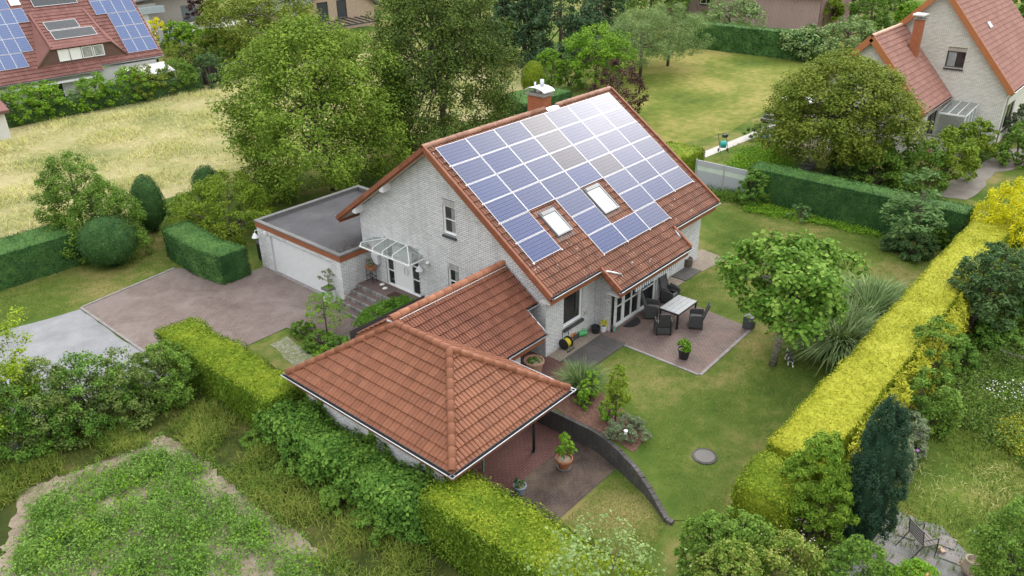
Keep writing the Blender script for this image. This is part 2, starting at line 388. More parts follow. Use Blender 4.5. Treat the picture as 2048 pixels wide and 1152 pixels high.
sheet('pavilion_floor', [(-8.2,-8.95),(-2.68,-8.95),(-2.68,-2.0),(-8.2,-2.0)], PAVP, 0.016, 1, lambda x, y: -0.72)
sheet('weathered_floor', [(-8.2,-10.95),(-2.72,-10.95),(-2.66,-8.95),(-8.2,-8.95)], PAVD, 0.016, 1, lambda x, y: -0.72)
sheet('mulch_bed', wobble([(-2.48,-7.5),(-0.2,-7.5),(-0.7,-8.9),(-1.1,-10.2),(-1.7,-11.3),(-2.72,-11.4),(-2.5,-9.6)], 0.05, 0.5, 9), MULCH, 0.02, 1, lambda x, y: 0.0)
wy = list(np.linspace(-7.2, -13.8, 24))
sheet('garden_lawn', [(wall_x(y)+.02, y) for y in wy] + [(-4.2, -14.4), (1.0, -14.6), (1.0, -7.2)], LAWN, 0.006, 1, lambda x, y: 0.0)
sheet('rough_verge', wobble([(-30,-26),(-9.2,-22),(-9.2,5.2),(-30,7.5)], 0.2, 2, 10), ROUGHG, 0.010, 2)
def pxpoly(pts, z): return [G2(x, y, z) for x, y in pts]
sheet('vegetable_plot', wobble(pxpoly([(20,1075),(55,985),(180,940),(330,878),(400,905),(440,960),(540,1030),(660,1120),(760,1230),(300,1400),(-60,1300)], -0.7), 0.12, 0.2, 12), SOIL, 0.03, 1)
NLAWN = lawn_mat('neighbour_lawn_grass', (0.095, 0.155, 0.028), (0.165, 0.225, 0.04), (0.34, 0.31, 0.11), 0.0, .35)
sheet('neighbour_lawn', [(-3, -18.2), (2, -17.6), (8, -17.8), (13, -17.9), (14, -21), (8, -24), (-4, -26)], NLAWN, 0.010, 2)
sheet('stone_path', pxpoly([(1340,316),(1500,262),(1545,240),(1560,244),(1515,268),(1355,325)], 0), PATHM, 0.02, 4)
sheet('neighbour_terrace', pxpoly([(1545,240),(1590,220),(1700,262),(1660,310),(1590,318),(1565,300),(1590,270)], 0), TERR, 0.02, 4)
sheet('dirt_path', wobble(pxpoly([(1870,392),(1900,360),(1960,330),(2010,300),(2070,290),(2070,330),(1990,345),(1960,380),(1930,400)], 0), 0.15, 1, 14), DIRT, 0.02, 4)
sheet('weedy_gravel', wobble(pxpoly([(1690,1040),(1740,1012),(1810,1030),(1880,1052),(1925,1098),(1965,1152),(2000,1230),(1700,1300),(1640,1150)], 0), 0.1, 0.4, 15), RGRAV, 0.02, 1)
GRASSPAVE = surf('grass_paver_strip', [(0.42, (0.13, 0.15, 0.05)), (0.54, (0.2, 0.2, 0.14)), (0.68, (0.32, 0.31, 0.28))], 7, 0.95, 0.4, 20, fine=(14, 0.4))
sheet('grass_paver_strip', wobble(pxpoly([(540,690),(575,672),(680,750),(640,775)], -0.55), 0.08, 0.4, 16), GRASSPAVE, 0.014, 1)

# slabs of the dark path beside the house, each its own piece
SLAB = surf('dark_slab', [(0.3, (0.055, 0.052, 0.05)), (0.6, (0.095, 0.088, 0.082)), (0.8, (0.16, 0.14, 0.12))], 1.6, 0.8, 0.2, 30, fine=(18, 0.3))
path = thing('slab_path', 'dark grey slab path beside the white garden wall', 'path', (1.4, -6.8, 0))
for i in range(3):
    x0 = 0.12 + i*0.89
    MB().box(x0, x0+0.88, -7.42, -6.22, -0.02, 0.035 + 0.003*i).build('slab', SLAB, path)
MB().box(9.25, 10.65, -6.4, -5.62, -0.02, 0.03).build('slab', SLAB, path)
# ------------------------------------------------------------------ building materials
def brick_mat(name, stops):
    m = surf(name, stops, 0.5, 0.8, 0.2, 60, 0.25, fine=(9, 0.35), island=0.3); nt = m.node_tree
    bs = [n for n in nt.nodes if n.type == 'BSDF_PRINCIPLED'][0]; src = bs.inputs['Base Color'].links[0].from_socket
    mp = nt.nodes.new('ShaderNodeMapping'); mp.inputs['Scale'].default_value = (1.6, 1.6, 0.28); nt.links.new(pos(nt), mp.inputs['Vector'])     # rain streaks and grime
    st = ramp(nt, [(0.46, (0, 0, 0)), (0.74, (1, 1, 1))]); nt.links.new(noise(nt, mp.outputs[0], 1.3, 6, 0.65), st.inputs[0])
    nt.links.new(mixc(nt, math_(nt, 'MULTIPLY', st.outputs[0], 0.38), src, (0.30, 0.295, 0.28)), bs.inputs['Base Color']); return m
BRICKM = brick_mat('white_grey_brick', [(0.25, (0.53, 0.535, 0.545)), (0.5, (0.64, 0.645, 0.652)), (0.75, (0.73, 0.733, 0.735))])
MORTAR = plain('dark_mortar', (0.075, 0.075, 0.078), 0.9, 0.2)
SOLDIER = surf('grey_soldier_brick', [(0.3, (0.33, 0.33, 0.33)), (0.7, (0.5, 0.5, 0.5))], 2, 0.8, island=0.4)
WHITEP = plain('white_plastic', (0.78, 0.79, 0.79), 0.35, 0.5, vary=0.03)
WHITEW = plain('white_paint', (0.68, 0.69, 0.70), 0.5, 0.4, vary=0.05)
CREAM = plain('pale_soffit', (0.66, 0.66, 0.63), 0.7, 0.3, vary=0.05)
DARKSILL = plain('dark_grey_sill', (0.055, 0.057, 0.06), 0.6, 0.4)
ZINC = surf('zinc', [(0.3, (0.42, 0.44, 0.47)), (0.7, (0.62, 0.64, 0.67))], 2, 0.4, metal=0.6, spec=0.5, fine=(20, 0.3))
GUTTER_IN = plain('gutter_inside', (0.035, 0.033, 0.034), 0.8, 0.2)
FASCIA = surf('red_brown_fascia', [(0.3, (0.24, 0.085, 0.042)), (0.7, (0.32, 0.12, 0.06))], 2, 0.6, fine=(22, 0.4))
DARKMET = plain('dark_metal', (0.03, 0.032, 0.036), 0.5, 0.5)
BLACKP = plain('black_plastic', (0.018, 0.018, 0.02), 0.5, 0.5)
def glass_mat(name, c, rough=0.04):
    m, nt, bs, out = newmat(name)
    r = ramp(nt, [(0.35, tuple(q*0.6 for q in c)), (0.7, tuple(q*1.5 for q in c))]); nt.links.new(noise(nt, pos(nt), 1.6, 3), r.inputs[0])
    nt.links.new(r.outputs[0], bs.inputs['Base Color']); bs.inputs['Roughness'].default_value = rough; bs.inputs['Specular IOR Level'].default_value = 0.6
    bs.inputs['Coat Weight'].default_value = 0.4; bs.inputs['Coat Roughness'].default_value = 0.03
    return m
GLASS = glass_mat('window_glass', (0.022, 0.026, 0.028))
BLINDG = plain('white_blind', (0.80, 0.80, 0.79), 0.3, 0.5, vary=0.03)
CURTAIN = plain('grey_curtain', (0.30, 0.31, 0.32), 0.8, 0.2, vary=0.35)
def clear_glass(name):
    m, nt, bs, out = newmat(name)
    tr = nt.nodes.new('ShaderNodeBsdfTransparent'); tr.inputs[0].default_value = (0.9, 0.93, 0.93, 1)
    gl = nt.nodes.new('ShaderNodeBsdfGlossy'); gl.inputs['Roughness'].default_value = 0.08; gl.inputs['Color'].default_value = (0.85, 0.88, 0.88, 1)
    df = nt.nodes.new('ShaderNodeBsdfDiffuse'); df.inputs['Color'].default_value = (0.5, 0.52, 0.5, 1)
    mx = nt.nodes.new('ShaderNodeMixShader'); mx.inputs[0].default_value = 0.16
    m2 = nt.nodes.new('ShaderNodeMixShader')
    s = ramp(nt, [(0.4, (0.06, 0.06, 0.06)), (0.75, (0.30, 0.30, 0.30))]); nt.links.new(noise(nt, pos(nt), 3.5, 4), s.inputs[0]); nt.links.new(s.outputs[0], m2.inputs[0])
    nt.links.new(tr.outputs[0], mx.inputs[1]); nt.links.new(gl.outputs[0], mx.inputs[2])
    nt.links.new(mx.outputs[0], m2.inputs[1]); nt.links.new(df.outputs[0], m2.inputs[2]); nt.links.new(m2.outputs[0], out.inputs['Surface'])
    return m
CLEAR = clear_glass('clear_glass')
def tile_mat(name, c0, c1, c2, per='object', lichen=0.0, dirt=0.25, rough=0.62):
    m, nt, bs, out = newmat(name); P = pos(nt)
    if per == 'object':
        rnd = nt.nodes.new('ShaderNodeObjectInfo').outputs['Random']
    else: rnd = nt.nodes.new('ShaderNodeNewGeometry').outputs['Random Per Island']
    f = math_(nt, 'ADD', math_(nt, 'MULTIPLY', rnd, 0.24), math_(nt, 'ADD', math_(nt, 'MULTIPLY', noise(nt, P, 0.6, 4), 0.5), math_(nt, 'MULTIPLY', noise(nt, P, 9, 4), 0.3)))
    r = ramp(nt, [(0.3, c0), (0.55, c1), (0.82, c2)]); nt.links.new(f, r.inputs[0]); c = r.outputs[0]
    if dirt:
        d = ramp(nt, [(0.52, (0, 0, 0)), (0.72, (1, 1, 1))]); nt.links.new(noise(nt, P, 1.7, 5, 0.7), d.inputs[0])
        c = mixc(nt, math_(nt, 'MULTIPLY', d.outputs[0], dirt), c, tuple(q*0.4 for q in c0))
    if lichen:
        l = ramp(nt, [(0.655, (0, 0, 0)), (0.70, (1, 1, 1))]); nt.links.new(noise(nt, P, 7.5, 3, 0.6), l.inputs[0])
        c = mixc(nt, math_(nt, 'MULTIPLY', l.outputs[0], lichen), c, (0.55, 0.5, 0.45))
    nt.links.new(c, bs.inputs['Base Color']); bs.inputs['Roughness'].default_value = rough; bs.inputs['Specular IOR Level'].default_value = 0.3
    bump(nt, bs, noise(nt, P, 60, 3), 0.2, 0.01)
    return m
TM = [tile_mat('main_roof_tile'+s, (0.115, 0.046, 0.027), (0.19, 0.076, 0.044), (0.27, 0.122, 0.073), p, 0.75, 0.55) for s, p in (('', 'object'), ('_joined', 'island'))]
TP = [tile_mat('pavilion_tile'+s, (0.165, 0.059, 0.029), (0.215, 0.080, 0.040), (0.265, 0.106, 0.056), p, 0.15, 0.32) for s, p in (('', 'object'), ('_joined', 'island'))]
TW = [tile_mat('wing_tile'+s, (0.135, 0.050, 0.03), (0.20, 0.076, 0.045), (0.27, 0.112, 0.066), p, 0.0, 0.3) for s, p in (('', 'object'), ('_joined', 'island'))]
TRIDGE = tile_mat('weathered_ridge_tile', (0.20, 0.085, 0.052), (0.30, 0.15, 0.10), (0.46, 0.33, 0.25), 'object', 0.55, 0.4)
TVERGE = tile_mat('verge_tile', (0.19, 0.068, 0.036), (0.25, 0.092, 0.05), (0.31, 0.125, 0.07), 'object', 0.0, 0.35)
TPR = tile_mat('pavilion_ridge_tile', (0.205, 0.076, 0.04), (0.26, 0.102, 0.056), (0.31, 0.135, 0.078), 'object', 0.0, 0.1)

# ------------------------------------------------------------------ brick walls
BL, BH, JT = 0.236, 0.0670, 0.0175
class Plane:
    """wall plane: origin o, horizontal axis U, outward normal n; u along U, z world height"""
    def __init__(s, o, U, n): s.o = np.array(o, float); s.U = np.array(U, float); s.n = np.array(n, float)
    def P(s, u, z, d=0.0): q = s.o + s.U*u + s.n*d; return np.array((q[0], q[1], z))
def scan(poly, z):
    xs = []
    for (u0, z0), (u1, z1) in zip(poly, poly[1:]+poly[:1]):
        if (z0 <= z) != (z1 <= z): xs.append(u0+(u1-u0)*(z-z0)/(z1-z0))
    xs.sort(); return list(zip(xs[::2], xs[1::2]))
def cut(iv, a, b):
    out = []
    for p, q in iv:
        if b <= p or a >= q: out.append((p, q)); continue
        if a > p: out.append((p, a))
        if b < q: out.append((b, q))
    return out
def brick_wall(root, pl, poly, openings=(), bricks=True, reveal=0.13, mats=None, lintel=True):
    """openings: (u0, u1, z0, z1). Mortar bed with every brick standing proud of it."""
    bmat, mmat = mats or (BRICKM, MORTAR)
    z0 = min(q[1] for q in poly); z1 = max(q[1] for q in poly); ch = BH+JT
    back = MB(); V = []; F = []; S = MB()
    k = 0; z = z0
    while z < z1-1e-6:
        zt = min(z+ch, z1); zm = (z+zt)/2
        iv = scan(poly, zm)
        ivb = iv
        for (a, b, c, d) in openings:
            if c-0.005 < zm < d: iv = cut(iv, a, b)
            if c-0.005 < zm < d + (0.25 if lintel else 0): ivb = cut(ivb, a, b)
        for a, b in iv:
            back.add([pl.P(a, z), pl.P(b, z), pl.P(b, zt), pl.P(a, zt)], [(0, 1, 2, 3)])
        if bricks and zt-z > 0.05:
            for a, b in ivb:
                u = math.floor(a/(BL+JT))*(BL+JT) - (0.5*(BL+JT) if k % 2 else 0)
                while u < b:
                    p, q = max(u, a), min(u+BL, b)
                    if q-p > 0.03:
                        d = 0.014 + random.uniform(0, 0.005); o = len(V)
                        V += [pl.P(p, z), pl.P(q, z), pl.P(q, z+BH), pl.P(p, z+BH), pl.P(p, z, d), pl.P(q, z, d), pl.P(q, z+BH, d), pl.P(p, z+BH, d)]
                        F += [(o+4, o+5, o+6, o+7), (o, o+1, o+5, o+4), (o+1, o+2, o+6, o+5), (o+2, o+3, o+7, o+6), (o+3, o, o+4, o+7)]
                    u += BL+JT
        z += ch; k += 1
    for (a, b, c, d) in openings:
        for p, q in (((a, c), (a, d)), ((a, d), (b, d)), ((b, d), (b, c)), ((b, c), (a, c))):
            back.add([pl.P(*p, 0.014), pl.P(*q, 0.014), pl.P(*q, -reveal), pl.P(*p, -reveal)], [(0, 1, 2, 3)], 1)
        if lintel and bricks:
            n = max(1, round((b-a)/0.083))
            for i in range(n):
                p = a+(b-a)*i/n; q = p+(b-a)/n-JT
                S.add([pl.P(p, d), pl.P(q, d), pl.P(q, d+0.236), pl.P(p, d+0.236), pl.P(p, d, .016), pl.P(q, d, .016), pl.P(q, d+0.236, .016), pl.P(p, d+0.236, .016)],
                      [(4, 5, 6, 7), (0, 1, 5, 4), (1, 2, 6, 5), (2, 3, 7, 6), (3, 0, 4, 7)])
    w = back.build('wall', [mmat, bmat], root)
    if bricks:
        b = link('bricks', npmesh('bricks', np.array(V)-BASE[root.name], F, bmat), w); b['kind'] = 'stuff'
        if S.v: S.build('lintel_bricks', SOLDIER, w, kind='stuff')
    return w
def window(root, pl, u0, u1, z0, z1, depth=0.11, vb=(), hb=(), sill=0.08, fw=0.075, pane=None, curtain=None, name='window', frame=None, sillm=None):
    """frame (with mullions vb and transoms hb as fractions) > pane, sill, curtain"""
    fr = MB(); frame = frame or WHITEP
    def bar(a, b, c, d, t=0.05): fr.prism([pl.P(a, c, -depth), pl.P(b, c, -depth), pl.P(b, d, -depth), pl.P(a, d, -depth)], pl.n*t)
    bar(u0, u0+fw, z0, z1); bar(u1-fw, u1, z0, z1); bar(u0+fw, u1-fw, z0, z0+fw); bar(u0+fw, u1-fw, z1-fw, z1)
    for t in vb: c = u0+(u1-u0)*t; bar(c-fw*.5, c+fw*.5, z0+fw, z1-fw, 0.046)
    for t in hb: c = z0+(z1-z0)*t; bar(u0+fw, u1-fw, c-fw*.3, c+fw*.3, 0.042)
    w = fr.build(name, frame, root)
    MB().prism([pl.P(u0+.01, z0+.01, -depth+.006), pl.P(u1-.01, z0+.01, -depth+.006), pl.P(u1-.01, z1-.01, -depth+.006), pl.P(u0+.01, z1-.01, -depth+.006)], pl.n*0.012).build('pane', pane or GLASS, w)
    if sill:
        MB().prism([pl.P(u0-.03, z0-.02, -depth-.01), pl.P(u0-.03, z0-.085, sill), pl.P(u0-.03, z0-.16, sill), pl.P(u0-.03, z0-.16, -depth-.01)], pl.U*(u1-u0+.06)).build('sill', sillm or DARKSILL, w)
    if curtain:
        for a, b in curtain:
            g = MB(); n = 7; ua, ub = u0+(u1-u0)*a, u0+(u1-u0)*b
            for i in range(n):
                p, q = ua+(ub-ua)*i/n, ua+(ub-ua)*(i+1)/n; d = 0.02 if i % 2 else 0.028
                g.prism([pl.P(p, z0+fw, -depth+d-.004), pl.P(q, z0+fw, -depth+d-.004), pl.P(q, z1-fw, -depth+d-.004), pl.P(p, z1-fw, -depth+d-.004)], pl.n*0.003)
            g.build('curtain', CURTAIN, w)
    return w

# ------------------------------------------------------------------ tiled roofs
PROF_MAIN = [(0, 0), (0.10, 0.0), (0.22, 0.034), (0.38, 0.034), (0.48, 0.0), (0.60, 0.0), (0.72, 0.034), (0.88, 0.034), (1.0, 0.0)]
PROF_FLAT = [(0, -0.014), (0.05, 0.004), (0.20, 0.016), (0.42, 0.016), (0.49, -0.008), (0.56, 0.004), (0.70, 0.016), (0.93, 0.016), (1.0, -0.014)]
PROF_LOW = [(0, 0), (0.25, 0.034), (0.5, 0), (0.75, 0.034), (1, 0)]
def tile_geom(w, g, prof, lift=0.048, lap=0.05):
    v = []; f = []; n = len(prof); w = w*0.985
    for vv, nn in ((-lap, -0.004), (g, lift)):
        for a, h in prof: v.append((a*w, vv, h+nn))
    for a, h in prof: v.append((a*w, g-0.008, h+lift-0.05))
    for i in range(n-1):
        f.append((i, i+n, i+n+1, i+1)); f.append((i+n, i+2*n, i+2*n+1, i+n+1))
    return v, f
def inside(poly, u, v):
    s = 0
    for (a, b), (c, d) in zip(poly, poly[1:]+poly[:1]):
        t = (c-a)*(v-b)-(d-b)*(u-a)
        if abs(t) < 1e-9: continue
        if s == 0: s = 1 if t > 0 else -1
        elif (t > 0) != (s > 0): return False
    return True
def tile_roof(root, roof, o, V, Nn, w, g, regions, prof, mats, budget, key=None, kindname='tile', jitter=0.004):
    """lays overlapping tiles over convex regions in (u, v); nearest `budget` tiles are objects, the rest one joined part"""
    o = np.array(o, float); V = np.array(V, float); Nn = np.array(Nn, float); U = np.cross(V, Nn)
    R = Matrix((U, V, Nn)).transposed().to_4x4(); base = BASE[root.name]
    gv, gf = tile_geom(w, g, prof)
    shared = bpy.data.meshes.new(kindname); shared.from_pydata(gv, [], gf); shared.materials.append(mats[0]); shared.update()
    items = []
    for reg in regions:
        us = [q[0] for q in reg]; vs = [q[1] for q in reg]
        for i in range(math.floor(min(us)/w+1e-6), math.ceil(max(us)/w-1e-6)):
            for j in range(math.floor(min(vs)/g+1e-6), math.ceil(max(vs)/g-1e-6)):
                u0, v0 = i*w, j*g
                cor = [inside(reg, u0+a*w, v0+b*g) for a in (0.02, 0.98) for b in (0.02, 0.98)]
                if all(cor): items.append((u0, v0, None))
                else:
                    # clip the tile's footprint to the region
                    P = [(u0, v0), (u0+w, v0), (u0+w, v0+g), (u0, v0+g)]
                    if any(cor) or any(u0 <= a <= u0+w and v0 <= b <= v0+g for a, b in reg) or inside(reg, u0+w/2, v0+g/2):
                        items.append((u0, v0, reg))
    def dist(it):
        q = o+U*(it[0]+w/2)+V*(it[1]+g/2)
        return (key(q) if key else 0) + float(np.linalg.norm(q-CAM))
    items.sort(key=dist)
    jv = []; jf = []; cnt = 0
    for n_, (u0, v0, reg) in enumerate(items):
        dn = random.uniform(-jitter, jitter)
        if reg is None: vs, fs = gv, gf
        else:
            bm = bmesh.new(); bv = [bm.verts.new(q) for q in gv]
            for q in gf: bm.faces.new([bv[k] for k in q])
            cu = sum(q[0] for q in reg)/len(reg); cv = sum(q[1] for q in reg)/len(reg)
            for (a, b), (c, d) in zip(reg, reg[1:]+reg[:1]):
                no = Vector((-(d-b), c-a, 0)).normalized()
                if no.dot(Vector((cu-a, cv-b, 0))) > 0: no = -no
                co = Vector((a-u0, b-v0, 0)) + no*(0.012 if reg is not None else 0)
                bmesh.ops.bisect_plane(bm, geom=bm.verts[:]+bm.edges[:]+bm.faces[:], plane_co=co, plane_no=no, clear_outer=True)
            bm.verts.index_update(); vs = [tuple(q.co) for q in bm.verts]; fs = [tuple(k.index for k in q.verts) for q in bm.faces]; bm.free()
            if len(fs) < 2: continue
        org = o+U*u0+V*v0+Nn*dn
        if cnt < budget:
            if reg is None: me = shared
            else:
                me = bpy.data.meshes.new(kindname+'_cut'); me.from_pydata(vs, [], fs); me.materials.append(mats[0]); me.update()
            t = bpy.data.objects.new(kindname, me); COL.objects.link(t); t.parent = roof
            t.matrix_local = Matrix.Translation(Vector(org-base)) @ R @ Matrix.Rotation(random.uniform(-.014, .014), 4, 'Z') @ Matrix.Rotation(random.uniform(-.012, .012), 4, 'X'); cnt += 1
        else:
            off = len(jv)
            A = np.array(vs); W = org-base + A[:, :1]*U + A[:, 1:2]*V + A[:, 2:3]*Nn
            jv += W.tolist(); jf += [tuple(off+k for k in q) for q in fs]
    if jv:
        me = bpy.data.meshes.new(kindname+'s'); me.from_pydata(jv, [], jf); me.materials.append(mats[1]); me.update()
        t = bpy.data.objects.new(kindname+'s', me); COL.objects.link(t); t.parent = roof; t['kind'] = 'stuff'
def ridge_caps(root, parent, a, b, mat, L=0.38, r=0.115, up=(0, 0, 1), name='ridge_tile', lift=0.0):
    a, b = np.array(a, float), np.array(b, float); d = b-a; T = np.linalg.norm(d); d /= T
    up = np.array(up, float); s = np.cross(d, up); s /= np.linalg.norm(s); up = np.cross(s, d)
    n = max(1, round(T/L)); L = T/n; seg = 7
    v = []; f = []
    for t, rr, k in ((-0.04, r*0.90, 0), (L, r*1.06, 0), (L, r*0.9, 0)):
        for i in range(seg):
            an = math.pi*(-0.06+1.12*i/(seg-1)); v.append((t, rr*math.cos(an), rr*math.sin(an)*0.9))
    for q in range(2):
        for i in range(seg-1): f.append((q*seg+i, q*seg+i+1, (q+1)*seg+i+1, (q+1)*seg+i))
    me = bpy.data.meshes.new(name); me.from_pydata(v, [], f); me.materials.append(mat)
    me.polygons.foreach_set('use_smooth', [True]*len(f)); me.update()
    R = Matrix((d, s, up)).transposed().to_4x4()
    for k in range(n):
        t = bpy.data.objects.new(name, me); COL.objects.link(t); t.parent = parent
        j = Matrix.Rotation(random.uniform(-.012, .012), 4, 'Z') @ Matrix.Rotation(random.uniform(-.012, .012), 4, 'Y')
        t.matrix_local = Matrix.Translation(Vector(a+d*L*k+up*(lift+random.uniform(-.004, .004))-BASE[root.name])) @ R @ j
def gutter(root, parent, a, b, r=0.075, name='gutter'):
    """half-round gutter from a to b (rim height), open on top"""
    a, b = np.array(a, float), np.array(b, float); d = b-a; d /= np.linalg.norm(d); s = np.cross(d, (0, 0, 1.0)); s /= np.linalg.norm(s)
    g = MB(); n = 7
    for m_, rr in ((0, r), (1, r-0.012)):
        vs = []
        for q in (a, b):
            for i in range(n):
                t = math.pi*i/(n-1); vs.append(q+s*rr*math.cos(t)-np.array((0, 0, rr*math.sin(t))))
        g.add(vs, [(i, i+1, n+i+1, n+i) if m_ == 0 else (n+i, n+i+1, i+1, i) for i in range(n-1)], m_)
    for q in (a, b):
        vs = [q+s*r*math.cos(math.pi*i/(n-1))-np.array((0, 0, r*math.sin(math.pi*i/(n-1)))) for i in range(n)]; g.add(vs, [tuple(range(n))])
    for sd in (1, -1): g.bar(a+s*sd*r+(0, 0, .006), b+s*sd*r+(0, 0, .006), 0.026, 0.022)
    return g.build(name, [ZINC, GUTTER_IN], parent if parent is not None else root)
# ------------------------------------------------------------------ main house
PA = 0.606599; CA, SA, TA = math.cos(PA), math.sin(PA), math.tan(PA)
RN = np.array((0, -SA, CA)); RV = np.array((0, -CA, -SA))
PORG = np.array((0, 0, 7.31))                     # corner of the solar array nearest the ridge and the gable
def zr(y, off=0.12): return 7.31 + y*TA - off      # garden-side tile plane
TL = 0.721
RIDGE_Y = 0.235; RIDGE_Z = zr(RIDGE_Y)
def zl(y): return RIDGE_Z - (y-RIDGE_Y)*TL
XV0, XV1 = -0.42, 12.10
HX1, HY0, HY1 = 11.7, -5.56, 5.15
house = thing('main_house', 'white brick gabled house with brown tiled roof under an array of solar panels', 'house', (5.8, 0, 0))
gp = Plane((0, 0, 0), (0, 1, 0), (-1, 0, 0))
OV = 0.22
gable_poly = [(HY0, -0.6), (HY1, -0.6), (HY1, zl(HY1)-OV), (RIDGE_Y, RIDGE_Z-OV), (HY0, zr(HY0)-OV)]
op_door = (1.42, 3.62, 0.26, 2.36); op_up = (-0.95, -0.24, 3.82, 5.04); op_lo = (-1.02, -0.36, 1.05, 2.28)
brick_wall(house, gp, gable_poly, [op_door, op_up, op_lo])
# garden side with its bay
sp = Plane((0, HY0, 0), (1, 0, 0), (0, -1, 0))
brick_wall(house, sp, [(0, -0.3), (3.2, -0.3), (3.2, zr(HY0)-OV), (0, zr(HY0)-OV)], [(1.08, 2.30, 0.82, 2.30)])
bp = Plane((3.2, 0, 0), (0, 1, 0), (-1, 0, 0))
BY = -6.35
brick_wall(house, bp, [(BY, -0.3), (HY0, -0.3), (HY0, zr(HY0)-OV), (BY, zr(BY)-OV)], ())
bf = Plane((0, BY, 0), (1, 0, 0), (0, -1, 0))
brick_wall(house, bf, [(3.2, -0.3), (7.6, -0.3), (7.6, zr(BY)-OV), (3.2, zr(BY)-OV)], [(3.62, 6.62, 0.02, 2.14)], lintel=False)
bq = Plane((7.6, 0, 0), (0, 1, 0), (1, 0, 0))
brick_wall(house, bq, [(BY, -0.3), (HY0, -0.3), (HY0, zr(HY0)-OV), (BY, zr(BY)-OV)], ())
brick_wall(house, sp, [(7.6, -0.3), (HX1, -0.3), (HX1, zr(HY0)-OV), (7.6, zr(HY0)-OV)], ())
fp = Plane((HX1, 0, 0), (0, 1, 0), (1, 0, 0))
brick_wall(house, fp, gable_poly, (), bricks=False, mats=(BRICKM, BRICKM))
lp = Plane((0, HY1, 0), (1, 0, 0), (0, 1, 0))
brick_wall(house, lp, [(0, -0.6), (HX1, -0.6), (HX1, zl(HY1)-OV), (0, zl(HY1)-OV)], (), bricks=False, mats=(BRICKM, BRICKM))
# windows and doors
window(house, gp, -0.95, -0.24, 3.82, 5.04, 0.10, (), (0.5,), 0.1, curtain=((0.1, 0.42),))
window(house, gp, -1.02, -0.36, 1.05, 2.28, 0.10, (), (0.52,), 0.1, curtain=((0.1, 0.5),))
window(house, sp, 1.08, 2.30, 0.82, 2.30, 0.10, (), (), 0.12, 0.085)
# front door with glazed side lights
dr = MB(); d0 = 0.10
def dbar(g, pl, a, b, c, d, dep, t, m=0): g.prism([pl.P(a, c, -dep), pl.P(b, c, -dep), pl.P(b, d, -dep), pl.P(a, d, -dep)], pl.n*t, m)
for a, b, c, d in ((1.42, 1.50, 0.26, 2.36), (3.54, 3.62, 0.26, 2.36), (1.50, 3.54, 2.28, 2.36), (1.50, 3.54, 0.26, 0.33), (1.93, 2.02, 0.33, 2.28), (3.08, 3.17, 0.33, 2.28)):
    dbar(dr, gp, a, b, c, d, d0, 0.06)
fd = dr.build('front_door', WHITEP, house)
leaf = MB(); dbar(leaf, gp, 2.02, 3.08, 0.33, 2.28, d0, 0.035); dbar(leaf, gp, 2.78, 2.80, 0.36, 2.25, d0-.035, 0.004); leaf.build('door_leaf', WHITEP, fd)
hd = MB(); ang = [math.pi*(0.1+0.8*i/8) for i in range(9)]
for sgn in (1, -1): hd.tube([gp.P(2.30+sgn*0.13*math.sin(t), 1.28+0.2*math.cos(t), 0.0) for t in ang], 0.014, 6)
hd.build('door_handle', ZINC, fd)
for a, b in ((1.50, 1.93), (3.17, 3.54)):
    for c, d in ((0.33, 0.98), (1.02, 1.62), (1.66, 2.28)):
        g = MB(); dbar(g, gp, a, b, c, d, d0, 0.02); g.build('side_light', GLASS, fd)
        g = MB(); dbar(g, gp, a, b, d-.001, d+0.041, d0, 0.05); g.build('glazing_bar', WHITEP, fd)
# patio doors in the bay: dark open leaf, double door, fixed light
def patio(u0, u1, name, vb, hb, pane=GLASS): return window(house, bf, u0, u1, 0.04, 2.12, 0.10, vb, hb, 0, 0.085, name=name, pane=pane)
patio(3.62, 4.18, 'patio_door', (), (0.42,)); patio(4.20, 5.40, 'patio_door', (0.5,), (0.42,)); patio(5.42, 6.62, 'patio_window', (), (0.42,))
# ---- roof
roof = MB()
e0, e1 = -6.12, -7.06
def slab(y0, y1, x0, x1, zf, t0=0.05, t1=0.20):
    roof.add([(x0, y0, zf(y0)-t0), (x1, y0, zf(y0)-t0), (x1, y1, zf(y1)-t0), (x0, y1, zf(y1)-t0), (x0, y0, zf(y0)-t1), (x1, y0, zf(y0)-t1), (x1, y1, zf(y1)-t1), (x0, y1, zf(y1)-t1)],
             [(0, 1, 2, 3), (7, 6, 5, 4), (0, 4, 5, 1), (1, 5, 6, 2), (2, 6, 7, 3), (3, 7, 4, 0)])
slab(RIDGE_Y, e0+0.02, XV0+0.03, XV1-0.03, zr); slab(e0+0.02, e1+0.02, 2.72, 8.01, zr)
LE = 6.30
slab(RIDGE_Y, LE-0.02, XV0+0.03, XV1-0.03, zl)
roof_o = roof.build('roof', CREAM, house)
W0, G0 = (XV1-XV0)/42, 0.334
o_r = np.array((XV1, RIDGE_Y, RIDGE_Z))
vE = (RIDGE_Y-e0)/CA; vM = (RIDGE_Y-e1)/CA
regA = [(0, 0), (XV1-XV0, 0), (XV1-XV0, vE), (0, vE)]
n0 = math.floor(vE/G0)*G0
regB = [(XV1-8.05, vE+0.001), (XV1-2.68, vE+0.001), (XV1-2.68, vM), (XV1-8.05, vM)]
def under_panels(q):
    c, r = q[0]/1.675, -(q[1])/CA/1.01
    return 100 if panel_at(c, r) else 0
PANELS = [(c, r) for c, n in enumerate((6, 4, 7, 4, 7, 6, 6)) for r in range(n)] + [(3, 6)]
def panel_at(c, r): return any(a+.12 < c < a+.88 and b+.1 < r < b+.9 for a, b in PANELS)
tile_roof(house, roof_o, o_r, RV, RN, W0, G0, [regA, regB], PROF_MAIN, TM, 300, under_panels)
